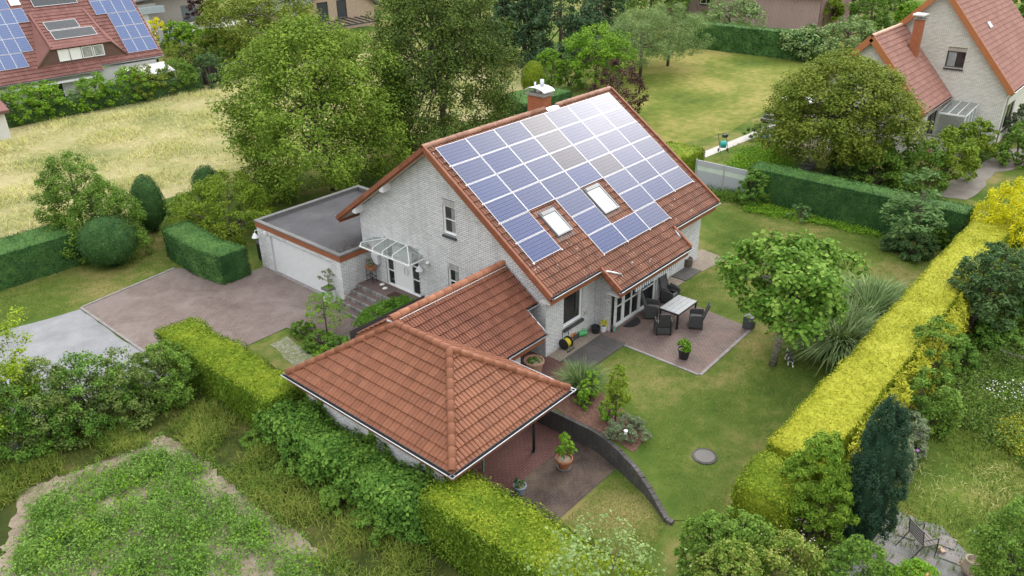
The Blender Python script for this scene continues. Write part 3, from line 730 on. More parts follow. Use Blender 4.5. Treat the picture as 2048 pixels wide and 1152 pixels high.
RNL = np.array((0, TL, 1.0)); RNL /= np.linalg.norm(RNL); RVL = np.array((0, 1.0, -TL)); RVL /= np.linalg.norm(RVL)
vL = (LE-RIDGE_Y)*math.hypot(1, TL)
tile_roof(house, roof_o, (XV0, RIDGE_Y, RIDGE_Z), RVL, RNL, W0, G0, [[(0, 0), (XV1-XV0, 0), (XV1-XV0, vL), (0, vL)]], PROF_LOW, TM, 0)
ridge_caps(house, roof_o, (XV0-0.02, RIDGE_Y, RIDGE_Z+0.02), (7.0, RIDGE_Y, RIDGE_Z+0.02), TRIDGE, 0.36, 0.13)
ridge_caps(house, roof_o, (7.85, RIDGE_Y, RIDGE_Z+0.02), (XV1+0.02, RIDGE_Y, RIDGE_Z+0.02), TRIDGE, 0.36, 0.13)
# verge tiles, each a piece of its own, and the barge boards below them
def verge(x, out, y0, y1, zf, n):
    me = None
    for k in range(n):
        a, b = y0+(y1-y0)*k/n, y0+(y1-y0)*(k+1)/n
        pa, pb = np.array((x, a, zf(a))), np.array((x, b, zf(b))); d = pb-pa; L = np.linalg.norm(d); d /= L
        up = np.array((0, -d[2], d[1])); up = up if up[2] > 0 else -up
        c = (pa+pb)/2
        if me is None:
            g = MB(); g.box(-0.05, 0.05, -L/2-0.02, L/2+0.02, -0.14, 0.045)
            me = g.mesh('verge_tile', TVERGE)
        t = bpy.data.objects.new('verge_tile', me); COL.objects.link(t); t.parent = roof_o
        ang = math.atan2(d[2], d[1]); 
        t.matrix_local = Matrix.Translation(Vector(c+up*0.0-BASE[house.name])) @ Matrix.Rotation(ang + (0.035 if d[1] < 0 else -0.035)*(1 if d[1] > 0 else 1), 4, 'X')
for x, s in ((XV0-0.035, -1), (XV1+0.035, 1)):
    verge(x, s, RIDGE_Y-0.05, e0, zr, 23); verge(x, s, RIDGE_Y+0.05, LE, zl, 22)
verge(2.66, -1, e0+0.0, e1, zr, 4); verge(8.07, 1, e0, e1, zr, 4)
bb = MB()
def barge(x, y0, y1, zf, t0=0.12, t1=0.25, w=0.03):
    bb.add([(x-w, y0, zf(y0)-t0), (x+w, y0, zf(y0)-t0), (x+w, y1, zf(y1)-t0), (x-w, y1, zf(y1)-t0), (x-w, y0, zf(y0)-t1), (x+w, y0, zf(y0)-t1), (x+w, y1, zf(y1)-t1), (x-w, y1, zf(y1)-t1)],
           [(0, 1, 2, 3), (7, 6, 5, 4), (0, 4, 5, 1), (1, 5, 6, 2), (2, 6, 7, 3), (3, 7, 4, 0)])
for x in (XV0+0.02, XV1-0.02): barge(x, RIDGE_Y, e0+.02, zr); barge(x, RIDGE_Y, LE-.02, zl)
barge(2.73, HY0, e1+.02, zr); barge(8.0, HY0, e1+.02, zr)
bb.box(XV0+.05, 2.68, e0+.02, e0+.06, zr(e0)-.36, zr(e0)-.08); bb.box(8.06, XV1-.05, e0+.02, e0+.06, zr(e0)-.36, zr(e0)-.08)
bb.box(2.76, 7.97, e1+.02, e1+.06, zr(e1)-.34, zr(e1)-.08)
bb.box(XV0+.05, XV1-.05, LE-.06, LE-.02, zl(LE)-.30, zl(LE)-.08)
bb.build('barge_board', FASCIA, roof_o)
sf = MB(); sf.box(XV0+.06, 2.7, e0+.07, HY0-.02, zr(e0)-.37, zr(e0)-.34); sf.box(8.05, XV1-.06, e0+.07, HY0-.02, zr(e0)-.37, zr(e0)-.34); sf.box(2.77, 7.96, e1+.07, BY-.02, zr(e1)-.36, zr(e1)-.33)
sf.build('soffit', CREAM, roof_o)
gutter(house, roof_o, (XV0+.02, e0-.07, zr(e0)-.02), (2.70, e0-.07, zr(e0)-.02)); gutter(house, roof_o, (8.05, e0-.07, zr(e0)-.02), (XV1+.05, e0-.07, zr(e0)-.02))
gutter(house, roof_o, (2.62, e1-.07, zr(e1)-.02), (8.12, e1-.07, zr(e1)-.02)); gutter(house, roof_o, (XV0+.02, LE+.07, zl(LE)-.02), (XV1, LE+.07, zl(LE)-.02))
# gutter outlets lying on the lower roof, and the downpipe at the bay
def pipe(pts, r=0.045, name='downpipe', m=ZINC): MB().tube(pts, r, 10).build(name, m, roof_o, smooth_shade=True)
zz = zr(e0)
pipe([(2.62, e0-.08, zz-.10), (2.70, e0-.12, zz-.05), (2.95, e0-.28, zr(e0-.28)+.07), (3.15, e0-.42, zr(e0-.42)+.08), (3.35, e0-.55, zr(e0-.55)+.07)])
pipe([(8.10, e0-.08, zz-.10), (8.05, e0-.14, zz-.03), (7.98, e0-.32, zr(e0-.32)+.08), (7.95, e0-.5, zr(e0-.5)+.07)])
pipe([(3.22, e1-.07, zr(e1)-.1), (3.22, e1+.1, zr(e1)-.3), (3.24, BY-.07, 1.75), (3.24, BY-.07, 0.35)], 0.05, 'downpipe', DARKMET)
pipe([(3.24, BY-.07, 0.35), (3.24, BY-.07, 0.02)], 0.056, 'downpipe_foot', plain('rust_red_pipe', (0.12, 0.03, 0.022)))
# purlin ends under the gable overhang
pu = [(3.0, 0.30), (5.0, 0.24)]
for y, w in pu:
    zt = zl(y)-0.21
    MB().prism([(XV0-.01, y-.13, zt-.24), (XV0-.01, y+.13, zt-.24), (XV0-.01, y+.13, zt-.06), (XV0-.01, y-.13, zt+.10)], (0.45, 0, 0)).build('purlin', WHITEW, roof_o)
MB().prism([(XV0+.06, -3.3, zr(-3.3)-.33), (XV0+.06, -3.1, zr(-3.1)-.40), (XV0+.06, -3.1, zr(-3.1)-.18), (XV0+.06, -3.3, zr(-3.3)-.18)], (0.45, 0, 0)).build('purlin', WHITEW, roof_o)
# chimney
CHB = surf('chimney_brick', [(0.3, (0.27, 0.09, 0.042)), (0.6, (0.36, 0.13, 0.06)), (0.8, (0.2, 0.085, 0.05))], 3, 0.7, 0.3, 30, fine=(14, 0.4))
CONC = surf('chimney_slab', [(0.3, (0.17, 0.16, 0.14)), (0.7, (0.34, 0.33, 0.3))], 4, 0.9, 0.4, 20)
ch = MB()
for k in range(6):
    z0 = 6.75+k*0.185; ch.box(7.1, 7.68, 0.36, 1.28, z0, z0+0.176)
ch.box(7.11, 7.67, 0.37, 1.27, 6.7, 7.86)
cho = ch.build('chimney', CHB, house)
MB().box(7.02, 7.76, 0.28, 1.36, 7.86, 7.96).build('cap_slab', CONC, cho, bevel=0.01)
cw = MB(); n = 9
vs = []
for x in (7.0, 7.8):
    for t in range(n):
        a = math.pi*(0.12+0.76*t/(n-1)); vs.append((x, 0.82-0.62*math.cos(a), 7.99+0.30*math.sin(a)-.06))
cw.add(vs, [(i, i+1, n+i+1, n+i) for i in range(n-1)])
cwo = cw.build('cowl', plain('white_metal', (0.82, 0.83, 0.84), 0.3, 0.5, 0.2, 0.04), cho, smooth_shade=True)
md = cwo.modifiers.new('solid', 'SOLIDIFY'); md.thickness = 0.02
leg = MB()
for x, y in ((7.15, 0.42), (7.62, 0.42), (7.15, 1.2), (7.62, 1.2)): leg.bar((x, y, 7.93), (x, y, 8.21), 0.03)
leg.build('cowl_legs', ZINC, cho)
MB().lathe((7.45, 0.72, 7.93), [(0.09, 0), (0.09, 0.62), (0.08, 0.62)], 12).build('flue', ZINC, cho, smooth_shade=True)
MB().lathe((7.4, 1.08, 7.93), [(0.05, 0), (0.05, 0.46), (0.04, 0.46)], 10).build('flue', ZINC, cho, smooth_shade=True)
fl = MB(); fl.obox(np.array((7.45, 0.10, zr(0.10)+0.10)), (0.42, 0, 0), RV*0.10, RN*0.012); fl.build('flashing', ZINC, cho)
# roof windows
def pp(x, v, off=0.0): return PORG + np.array((x, 0, 0)) + RV*v + RN*off
def roof_window(x0, x1, v0, v1):
    fr = MB(); t = 0.07; dn = np.array(RN)*0.14
    def q(a, b, c, d, o0, th, m=0): fr.prism([pp(a, c, o0), pp(b, c, o0), pp(b, d, o0), pp(a, d, o0)], RN*th, m)
    q(x0, x0+t, v0, v1, -0.10, 0.14); q(x1-t, x1, v0, v1, -0.10, 0.14); q(x0+t, x1-t, v0, v0+0.16, -0.10, 0.17); q(x0+t, x1-t, v1-t, v1, -0.10, 0.14)
    w = fr.build('roof_window', plain('grey_cladding%.1f' % x0, (0.20, 0.21, 0.22), 0.45, 0.5, 0.3), house)
    MB().prism([pp(x0+t, v0+.16, -.02), pp(x1-t, v0+.16, -.02), pp(x1-t, v1-t, -.02), pp(x0+t, v1-t, -.02)], RN*0.02).build('blind', BLINDG, w)
    g = MB(); g.prism([pp(x0-.05, v1+.002, -.075), pp(x1+.05, v1+.002, -.075), pp(x1+.05, v1+.2, -.065), pp(x0-.05, v1+.2, -.065)], RN*0.02); g.prism([pp(x0-.1, v0-.16, -.075), pp(x1+.1, v0-.16, -.075), pp(x1+.1, v0-.002, -.075), pp(x0-.1, v0-.002, -.075)], RN*0.02)
    g.build('apron', plain('lead_apron%.1f' % x0, (0.13, 0.135, 0.14), 0.6, 0.4), w, kind='stuff')
roof_window(1.98, 2.90, 4.36, 5.56); roof_window(5.10, 6.14, 4.18, 5.60)
# entrance canopy
cp = MB(); zt, zb = 2.58, 2.25; X0 = -0.9
A = [(0, 3.38, zt), (0, 2.11, zt)]; B = [(0, 4.28, zb), (X0, 4.25, zb), (X0, 1.02, zb), (0, 1.05, zb)]
for a, b in ((B[0], B[1]), (B[1], B[2]), (B[2], B[3])): cp.bar(a, b, 0.045, 0.05)
zb2 = zb+.16
R1 = [(0, 4.25, zb2), (X0+.06, 4.2, zb2), (X0+.06, 3.38, zb2), (X0+.06, 2.75, zb2), (X0+.06, 2.11, zb2), (X0+.06, 1.07, zb2), (0, 1.08, zb2)]
T1 = [A[0], A[0], A[0], (0, 2.75, zt), A[1], A[1], A[1]]
for a, b in zip(R1, T1): cp.bar(a, b, 0.032, 0.036)
for a in R1: cp.bar(a, (a[0]-(.04 if a[0] else 0), a[1], zb), 0.04, 0.04)
cp.bar(A[0], A[1], 0.045, 0.045); can = cp.build('entrance_canopy', WHITEP, house)
for i in range(len(R1)-1):
    poly = [R1[i], R1[i+1], T1[i+1]] + ([T1[i]] if T1[i] != T1[i+1] else [])
    MB().prism(poly, (0, 0, 0.012)).build('glass_pane', CLEAR, can)
    MB().prism([R1[i], R1[i+1], (R1[i+1][0], R1[i+1][1], zb), (R1[i][0], R1[i][1], zb)], (-0.008, 0, 0)).build('glass_pane', CLEAR, can)
# awning under the bay eave: cassette and striped valance
STRIPE_B, STRIPE_W = plain('grey_blue_stripe', (0.16, 0.24, 0.30), 0.8, 0.2), plain('white_stripe', (0.66, 0.68, 0.68), 0.8, 0.2)
MB().box(3.75, 7.3, -6.98, -6.80, 2.02, 2.14).build('awning_case', DARKMET, house)
va = MB(); n = 42
for i in range(n):
    a, b = 3.85+3.4*i/n, 3.85+3.4*(i+1)/n; dip = 0.05*abs(math.sin(i*math.pi/3.0)); y = -7.0-0.012*(i % 2)
    va.add([(a, y, 2.06), (b, y, 2.06), (b, y-.01, 1.78-dip), (a, y-.01, 1.78-dip)], [(0, 1, 2, 3)], i % 2)
va.build('valance', [STRIPE_B, STRIPE_W], house)

# ------------------------------------------------------------------ solar panels
def solar_mat(name):
    m, nt, bs, out = newmat(name)
    tc = nt.nodes.new('ShaderNodeTexCoord'); sx = nt.nodes.new('ShaderNodeSeparateXYZ'); nt.links.new(tc.outputs['Generated'], sx.inputs[0])
    oi = nt.nodes.new('ShaderNodeObjectInfo')
    def lines(v, n, w):
        fr = math_(nt, 'FRACT', math_(nt, 'MULTIPLY', v, n)); d = math_(nt, 'ABSOLUTE', math_(nt, 'SUBTRACT', fr, 0.5))
        return math_(nt, 'GREATER_THAN', d, 0.5-w)
    cell = math_(nt, 'MAXIMUM', lines(sx.outputs[0], 10, 0.012), lines(sx.outputs[1], 6, 0.03))
    bus = lines(math_(nt, 'ADD', sx.outputs[1], 1/24), 12, 0.085)
    P = pos(nt); v = nt.nodes.new('ShaderNodeTexVoronoi'); v.inputs['Scale'].default_value = 28; nt.links.new(P, v.inputs['Vector'])
    base = mixc(nt, 0.35, oi.outputs['Color'], mixc(nt, 1.0, oi.outputs['Color'], v.outputs['Color'], 'MULTIPLY'))
    c = mixc(nt, math_(nt, 'MULTIPLY', bus, 0.40), base, (0.34, 0.38, 0.46)); c = mixc(nt, math_(nt, 'MULTIPLY', cell, 0.35), c, (0.40, 0.43, 0.52))
    nt.links.new(c, bs.inputs['Base Color']); bs.inputs['Roughness'].default_value = 0.24; bs.inputs['Specular IOR Level'].default_value = 0.34
    bs.inputs['Coat Weight'].default_value = 0.0; bs.inputs['Coat Roughness'].default_value = 0.12; bs.inputs['Coat IOR'].default_value = 1.5
    return m
SOLAR = solar_mat('solar_cells'); ALU = plain('aluminium_frame', (0.68, 0.69, 0.71), 0.35, 0.5, 0.3, 0.03)
def panel_meshes(w, h, fw=0.014, cellm=None, framem=None):
    f = MB(); f.box(0, w, 0, fw, -.04, 0); f.box(0, w, h-fw, h, -.04, 0); f.box(0, fw, fw, h-fw, -.04, 0); f.box(w-fw, w, fw, h-fw, -.04, 0); f.box(fw, w-fw, fw, h-fw, -.04, -.03)
    g = MB(); g.box(fw, w-fw, fw, h-fw, -.02, -.004)
    return f.mesh('frame', framem or ALU), g.mesh('cells', cellm or SOLAR)
def place_panel(fm, gm, M4, label, group, color):
    t = bpy.data.objects.new('solar_panel', None); COL.objects.link(t); t.empty_display_size = 0.1; t.matrix_world = M4; tag(t, label, 'solar panel', group)
    for nm, me in (('frame', fm), ('cells', gm)):
        o = bpy.data.objects.new(nm, me); COL.objects.link(o); o.parent = t; o.color = (*color, 1)
    return t
PW, PH = 1.675, 1.01
fm, gm = panel_meshes(PW-0.026, PH-0.026)
RUP = -RV
PM = Matrix((np.array((1, 0, 0)), RUP, RN)).transposed().to_4x4()
ORD = ['first', 'second', 'third', 'fourth', 'fifth', 'sixth', 'seventh']
pr = random.Random(5)
for c, r in PANELS:
    og = PORG + np.array((c*PW, 0, 0)) + RV*((r+1)*PH) + RN*0.0
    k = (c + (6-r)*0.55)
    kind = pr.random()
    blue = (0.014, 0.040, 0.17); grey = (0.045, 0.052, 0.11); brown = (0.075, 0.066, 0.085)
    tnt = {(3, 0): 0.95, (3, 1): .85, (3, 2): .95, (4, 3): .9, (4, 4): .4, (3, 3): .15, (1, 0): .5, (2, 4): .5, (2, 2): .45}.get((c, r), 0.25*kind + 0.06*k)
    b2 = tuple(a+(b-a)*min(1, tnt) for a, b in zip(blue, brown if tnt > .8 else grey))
    j = Matrix.Rotation(pr.uniform(-.006, .006), 4, 'X') @ Matrix.Rotation(pr.uniform(-.006, .006), 4, 'Y')
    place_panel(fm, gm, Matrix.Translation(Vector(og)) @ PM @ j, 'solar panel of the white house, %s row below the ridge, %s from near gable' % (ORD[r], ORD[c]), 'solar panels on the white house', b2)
# mounting clips at the array's edges belong to the roof
cl = MB()
for c in range(2, 6): cl.obox(PORG+np.array((c*PW, 0, 0))+RV*(7*PH+.03)-RN*.03, (.02, 0, 0), RV*.03, RN*.02)
for r in range(1, 7): cl.obox(PORG+np.array((-0.03, 0, 0))+RV*(r*PH)-RN*.03, (.03, 0, 0), RV*.02, RN*.02)
for c in (0, 1, 6, 7): cl.obox(PORG+np.array((c*PW, 0, 0))+RV*(6*PH+.03)-RN*.03, (.02, 0, 0), RV*.03, RN*.02)
cl.build('mounting_clips', ALU, roof_o, kind='stuff')

# small things fixed to the wall
MB().box(-0.2, -0.02, 3.98, 4.40, 1.15, 1.62).build('mailbox', WHITEW, house, bevel=0.02)
lm = MB(); lm.lathe((-0.18, 1.22, 1.72), [(0.02, 0.22), (0.06, 0.2), (0.16, 0.02), (0.17, 0)], 14); lm.tube([(-0.02, 1.22, 2.0), (-0.12, 1.22, 2.06), (-0.18, 1.22, 1.94)], 0.015, 6); lm.build('wall_lamp', WHITEW, house)
MB().lathe((-0.08, 0.78, 2.08), [(0.05, 0), (0.09, 0.06), (0.06, 0.14)], 10).build('sensor', CREAM, house, smooth_shade=True)
# ------------------------------------------------------------------ garage
garage = thing('garage', 'flat-roofed white brick double garage with a wide white door', 'garage', (1.5, 8.0, -0.55))
GX0, GX1, GY0, GY1, GT = -1.66, 4.70, 4.72, 11.25, 1.66
q = Plane((GX0, 0, 0), (0, 1, 0), (-1, 0, 0))
brick_wall(garage, q, [(GY0, -0.6), (GY1, -0.6), (GY1, GT), (GY0, GT)], [(5.46, 10.16, -0.6, 1.40)], lintel=False)
q2 = Plane((0, GY0, 0), (1, 0, 0), (0, -1, 0)); brick_wall(garage, q2, [(GX0, -0.6), (-0.02, -0.6), (-0.02, GT), (GX0, GT)], ())
q3 = Plane((0, GY1, 0), (1, 0, 0), (0, 1, 0)); brick_wall(garage, q3, [(GX0, -0.6), (GX1, -0.6), (GX1, GT), (GX0, GT)], (), bricks=False, mats=(BRICKM, BRICKM))
q4 = Plane((GX1, 0, 0), (0, 1, 0), (1, 0, 0)); brick_wall(garage, q4, [(HY1, -0.6), (GY1, -0.6), (GY1, GT), (HY1, GT)], (), bricks=False)
fa = MB(); t = 0.05
fa.box(GX0-t, GX0-.005, GY0-t, GY1+t, GT-.06, GT+.22); fa.box(GX0-.004, -0.03, GY0-t, GY0-.005, GT-.06, GT+.22); fa.box(GX0-.004, GX1+t, GY1+.005, GY1+t, GT-.06, GT+.22); fa.box(GX1+.005, GX1+t, HY1+.02, GY1+.004, GT-.06, GT+.22)
fa.build('fascia', FASCIA, garage)
FELT = surf('roofing_felt', [(0.3, (0.052, 0.051, 0.056)), (0.55, (0.078, 0.077, 0.083)), (0.75, (0.11, 0.109, 0.115))], 0.9, 0.85, 0.25, 80, fine=(30, 0.3))
gr = MB().box(GX0, GX1, HY1+.02, GY1, GT-.02, GT+.06); gr.box(GX0, -0.03, GY0, HY1+.015, GT-.02, GT+.06)
gro = gr.build('flat_roof', FELT, garage)
for i in range(6):                                              # felt sheets lapped over each other
    y0 = 5.25+i*0.98
    MB().prism([(GX0+.2, y0, GT+.066+.002*i), (GX1-.2, y0, GT+.066+.002*i), (GX1-.2, y0+1.0, GT+.066+.002*i), (GX0+.2, y0+1.0, GT+.066+.002*i)], (0, 0, 0.008)).build('felt_sheet', FELT, gro)
MB().box(GX0+.2, -0.05, GY0+.15, 5.245, GT+.062, GT+.07).build('felt_sheet', FELT, gro)
COP = surf('grey_coping', [(0.3, (0.11, 0.11, 0.108)), (0.7, (0.2, 0.2, 0.195))], 3, 0.8, fine=(25, 0.5))
co = MB(); z0, z1 = GT+.221, GT+.285
co.box(GX0-.08, GX0+.14, GY0-.08, GY1+.08, z0, z1); co.box(GX0+.141, -0.03, GY0-.08, GY0+.14, z0, z1); co.box(GX0+.141, GX1+.08, GY1-.14, GY1+.08, z0, z1); co.box(GX1-.14, GX1+.08, HY1+.05, GY1-.141, z0, z1)
co.box(GX0+.02, GX0+.1, GY0, GY1, GT+.05, z0); co.box(GX0+.1, GX1, GY1-.1, GY1-.02, GT+.05, z0); co.box(GX0+.1, -.04, GY0+.02, GY0+.1, GT+.05, z0); co.box(GX1-.1, GX1-.02, HY1+.06, GY1-.1, GT+.05, z0)
co.build('coping', COP, garage)
DEB = surf('leaf_litter', [(0.3, (0.05, 0.035, 0.025)), (0.6, (0.16, 0.10, 0.06)), (0.8, (0.42, 0.28, 0.16))], 12, 0.95, island=0.6)
lt = MB(); r_ = random.Random(3)
for k in range(420):
    a, b = abs(r_.gauss(0, 0.75)), abs(r_.gauss(0, 0.7)); x, y = -0.12-a, GY0+.18+b
    if x < GX0+.2: continue
    s = r_.uniform(.012, .035); an = r_.uniform(0, 6.28); z = GT+.078+r_.uniform(0, .01)
    lt.add([(x+s*math.cos(an), y+s*math.sin(an), z), (x-s*math.sin(an)*.6, y+s*math.cos(an)*.6, z+.01), (x-s*math.cos(an), y-s*math.sin(an), z), (x+s*math.sin(an)*.6, y-s*math.cos(an)*.6, z+.01)], [(0, 1, 2, 3)])
lt.build('leaf_litter', DEB, gro, kind='stuff')
gd = MB().box(GX0+.10, GX0+.14, 5.46, 10.16, -0.56, 1.40); gdo = gd.build('garage_door', plain('grey_joint', (.3, .3, .31)), garage)
sl = MB().box(-.5, .5, -.5, .5, -.5, .5)
for k in range(23):
    z = -0.54+k*0.0842
    MB().box(GX0+.06, GX0+.099, 5.47, 10.15, z, z+0.070).build('slat', WHITEW, gdo)
lm = MB(); lm.lathe((-1.98, 11.0, 1.18), [(0.02, 0.24), (0.05, 0.22), (0.16, 0.03), (0.17, 0)], 14); lm.tube([(-1.68, 10.9, 1.35), (-1.8, 10.95, 1.55), (-1.95, 11.0, 1.52), (-1.98, 11.0, 1.4)], 0.016, 6); lm.build('wall_lamp', WHITEW, garage)
MB().box(-1.80, -1.68, 10.35, 10.55, 1.42, 1.56).build('floodlight', WHITEW, garage)
# sill stones below the garage door
kb = MB()
for k in range(10): kb.box(GX0-.14, GX0+.06, 5.46+.47*k, 5.46+.47*k+.46, -.56, -.50)
kb.build('threshold', EDGE, garage)

# ------------------------------------------------------------------ entrance steps
STEPM = paver_mat('step_brick', (0.17, 0.115, 0.105), (0.13, 0.09, 0.085), (0.06, 0.05, 0.045), 0.2, 0.07, 0.5, (0.09, 0.075, 0.07), 0.4)
STEPE = surf('step_edge_brick', [(0.3, (0.14, 0.135, 0.13)), (0.7, (0.26, 0.25, 0.24))], 6, 0.85, 0.3, 20, island=0.5)
steps = thing('entrance_steps', 'brick steps climbing from the driveway to the front door', 'steps', (-1.2, 3.0, -0.55))
XS = [-1.0, -1.33, -1.66, -1.98, -2.30]; ZS = [0.26, 0.10, -0.06, -0.22, -0.38]
for i, (x, z) in enumerate(zip(XS, ZS)):
    x1 = -0.02 if i == 0 else XS[i-1]-.0
    s = MB().box(x+.10, x1+(.1 if i else 0)-.002, 0.6, GY0-.03, z-.2, z).build('step' if i else 'landing', STEPM, steps)
    e = MB(); n = 48
    for k in range(n): y = 0.6+(GY0-.03-0.6)*k/n; e.box(x, x+.098, y, y+(GY0-.03-.6)/n-.012, z-.158, z+.004)
    e.build('edge_bricks', STEPE, s, kind='stuff')
tag(MB().box(-0.85, -0.35, 1.95, 2.75, 0.262, 0.285).build('doormat', plain('brown_coir', (0.06, 0.042, 0.03), 0.95, 0.1), base=(-0.6, 2.3, 0.27)), 'brown coir doormat in front of the white front door', 'doormat')
for i, (x, y) in enumerate(((-0.25, 3.72), (-0.42, 3.32))):
    sh = MB(); sh.lathe((x, y, 0.262), [(0.09, 0), (0.11, 0.015), (0.10, 0.05), (0.05, 0.07), (0.0, 0.072)], 12); sh.lathe((x-.07, y+.03, 0.262), [(0.06, 0), (0.07, 0.02), (0.04, 0.05), (0.0, 0.055)], 10)
    tag(sh.build('stone_ornament', CREAM, base=(x, y, 0.26), smooth_shade=True), ('pale stone ornament left of the front door beside the flower stand', 'pale stone ornament at the left edge of the doormat')[i], 'ornament', 'ornaments by the front door')

# ------------------------------------------------------------------ wing between house and pavilion
wing = thing('connecting_wing', 'low white brick wing with brown tiled roof between house and hipped pavilion', 'building', (-2.8, -4.0, -0.6))
WRY, WRZ, WT = -3.48, 3.42, 0.675
def zw(y): return WRZ - abs(y-WRY)*WT
WA = math.atan(WT); WV = np.array((0, -math.cos(WA), -math.sin(WA))); WN = np.array((0, -math.sin(WA), math.cos(WA)))
WE, WE2, WXJ = -6.15, -5.16, -0.75
wv = MB()
wv.add([(-5.6, WRY, zw(WRY)-.05), (-0.03, WRY, zw(WRY)-.05), (-0.03, WE2, zw(WE2)-.05), (WXJ, WE2, zw(WE2)-.05), (WXJ, WE, zw(WE)-.05), (-5.6, WE, zw(WE)-.05),
        (-5.6, WRY, zw(WRY)-.18), (-0.03, WRY, zw(WRY)-.18), (-0.03, WE2, zw(WE2)-.18), (WXJ, WE2, zw(WE2)-.18), (WXJ, WE, zw(WE)-.18), (-5.6, WE, zw(WE)-.18)],
       [(0, 1, 2, 3, 4, 5), (11, 10, 9, 8, 7, 6)] + [(i, (i+1) % 6, 6+(i+1) % 6, 6+i) for i in range(6)])
yb = WRY+2.3
wv.add([(-5.6, WRY, zw(WRY)-.05), (-0.03, WRY, zw(WRY)-.05), (-0.03, yb, zw(yb)-.05), (-5.6, yb, zw(yb)-.05), (-5.6, WRY, zw(WRY)-.18), (-0.03, WRY, zw(WRY)-.18), (-0.03, yb, zw(yb)-.18), (-5.6, yb, zw(yb)-.18)],
       [(0, 1, 2, 3), (7, 6, 5, 4), (0, 4, 5, 1), (1, 5, 6, 2), (2, 6, 7, 3), (3, 7, 4, 0)])
wro = wv.build('roof', FASCIA, wing)
vw = (WRY-WE)/math.cos(WA); vw2 = (WRY-WE2)/math.cos(WA)
# region in (u, v): u runs from the house (x = -0.03) towards the pavilion; the pavilion's valley cuts it obliquely
PX0, PX1, PY0, PY1, PE, PR = -8.53, -3.04, -9.05, -1.06, 1.60, 3.34
PXC = (PX0+PX1)/2
PT = (PR-PE)/((PX1-PX0)/2)
def valley_x(v):                    # x on the pavilion's far slope where the wing's tile plane meets it
    z = zw(WRY-v*math.cos(WA)); return PXC + (PR-z)/PT
uA = -0.03-valley_x(0); uB = -0.03-valley_x(vw)
regs = [[(0, 0), (uA+.05, 0), (uA+(uB-uA)*vw2/vw, vw2), (0, vw2)], [(-0.03-WXJ, vw2+.001), (uA+(uB-uA)*vw2/vw, vw2+.001), (uB, vw), (-0.03-WXJ, vw)]]
WW, WG = 0.245, 0.335
tile_roof(wing, wro, (-0.03, WRY, WRZ-.02), WV, WN, WW, WG, regs, PROF_MAIN, TW, 300)
tile_roof(wing, wro, (-5.6, WRY, WRZ-.02), np.array((0, math.cos(WA), -math.sin(WA))), np.array((0, math.sin(WA), math.cos(WA))), WW, WG, [[(0, 0), (5.55, 0), (5.55, 2.6), (0, 2.6)]], PROF_LOW, TW, 0)
ridge_caps(wing, wro, (-0.02, WRY, WRZ+.0), (-5.75, WRY, WRZ+.0), tile_mat('wing_ridge_tile', (0.26, 0.10, 0.055), (0.36, 0.15, 0.085), (0.45, 0.22, 0.13)), 0.40, 0.14)
sw = MB()
sw.bar((-0.1, WRY-.17, WRZ-.07), (-5.5, WRY-.17, WRZ-.07), 0.03, 0.02); sw.build('mortar_line', CREAM, wro)
# lead strips along the house wall and the valley
ld = MB(); ld.bar((-0.035, WRY, WRZ+.06), (-0.035, WE2-.05, zw(WE2-.05)+.06), 0.03, 0.07); ld.bar((-0.035, WRY, WRZ+.06), (-0.035, yb, zw(yb)+.06), 0.03, 0.07)
pv0 = np.array((valley_x(0)+.02, WRY, WRZ-.02)); pv1 = np.array((valley_x(vw)+.02, WE, zw(WE)-.02)); ld.bar(pv0+(0, 0, .03), pv1+(0, 0, .03), 0.12, 0.03)
ld.build('flashing', plain('bright_lead', (0.50, 0.53, 0.57), 0.45, 0.5, 0.3), wro)
gutter(wing, wro, (WXJ+.05, WE-.06, zw(WE)-.03), (-2.95, WE-.06, zw(WE)-.03)); gutter(wing, wro, (-0.05, WE2-.06, zw(WE2)-.03), (WXJ, WE2-.06, zw(WE2)-.03)); 
MB().tube([(WXJ+.06, WE2-.06, zw(WE2)-.05), (WXJ+.07, (WE+WE2)/2, zw((WE+WE2)/2)-.05), (WXJ+.06, WE-.06, zw(WE)-.06)], 0.045, 8).build('downpipe', ZINC, wro, smooth_shade=True)
MB().box(-3.0, WXJ-.02, WE+.03, WE+.07, zw(WE)-.36, zw(WE)-.10).build('fascia', FASCIA, wro)
ws = Plane((0, -5.85, 0), (1, 0, 0), (0, -1, 0)); brick_wall(wing, ws, [(-5.6, -0.75), (-1.85, -0.75), (-1.85, zw(-5.85)-.2), (-5.6, zw(-5.85)-.2)], ())
we = Plane((-1.85, 0, 0), (0, 1, 0), (1, 0, 0)); brick_wall(wing, we, [(-5.85, -0.75), (yb+.3, -0.75), (yb+.3, zw(yb)-.2), (WRY, WRZ-.2), (-5.85, zw(-5.85)-.2)], (), bricks=False)
wb = Plane((0, yb+.3, 0), (1, 0, 0), (0, 1, 0)); brick_wall(wing, wb, [(-5.6, -0.75), (-1.85, -0.75), (-1.85, 1.9), (-5.6, 1.9)], (), bricks=False)

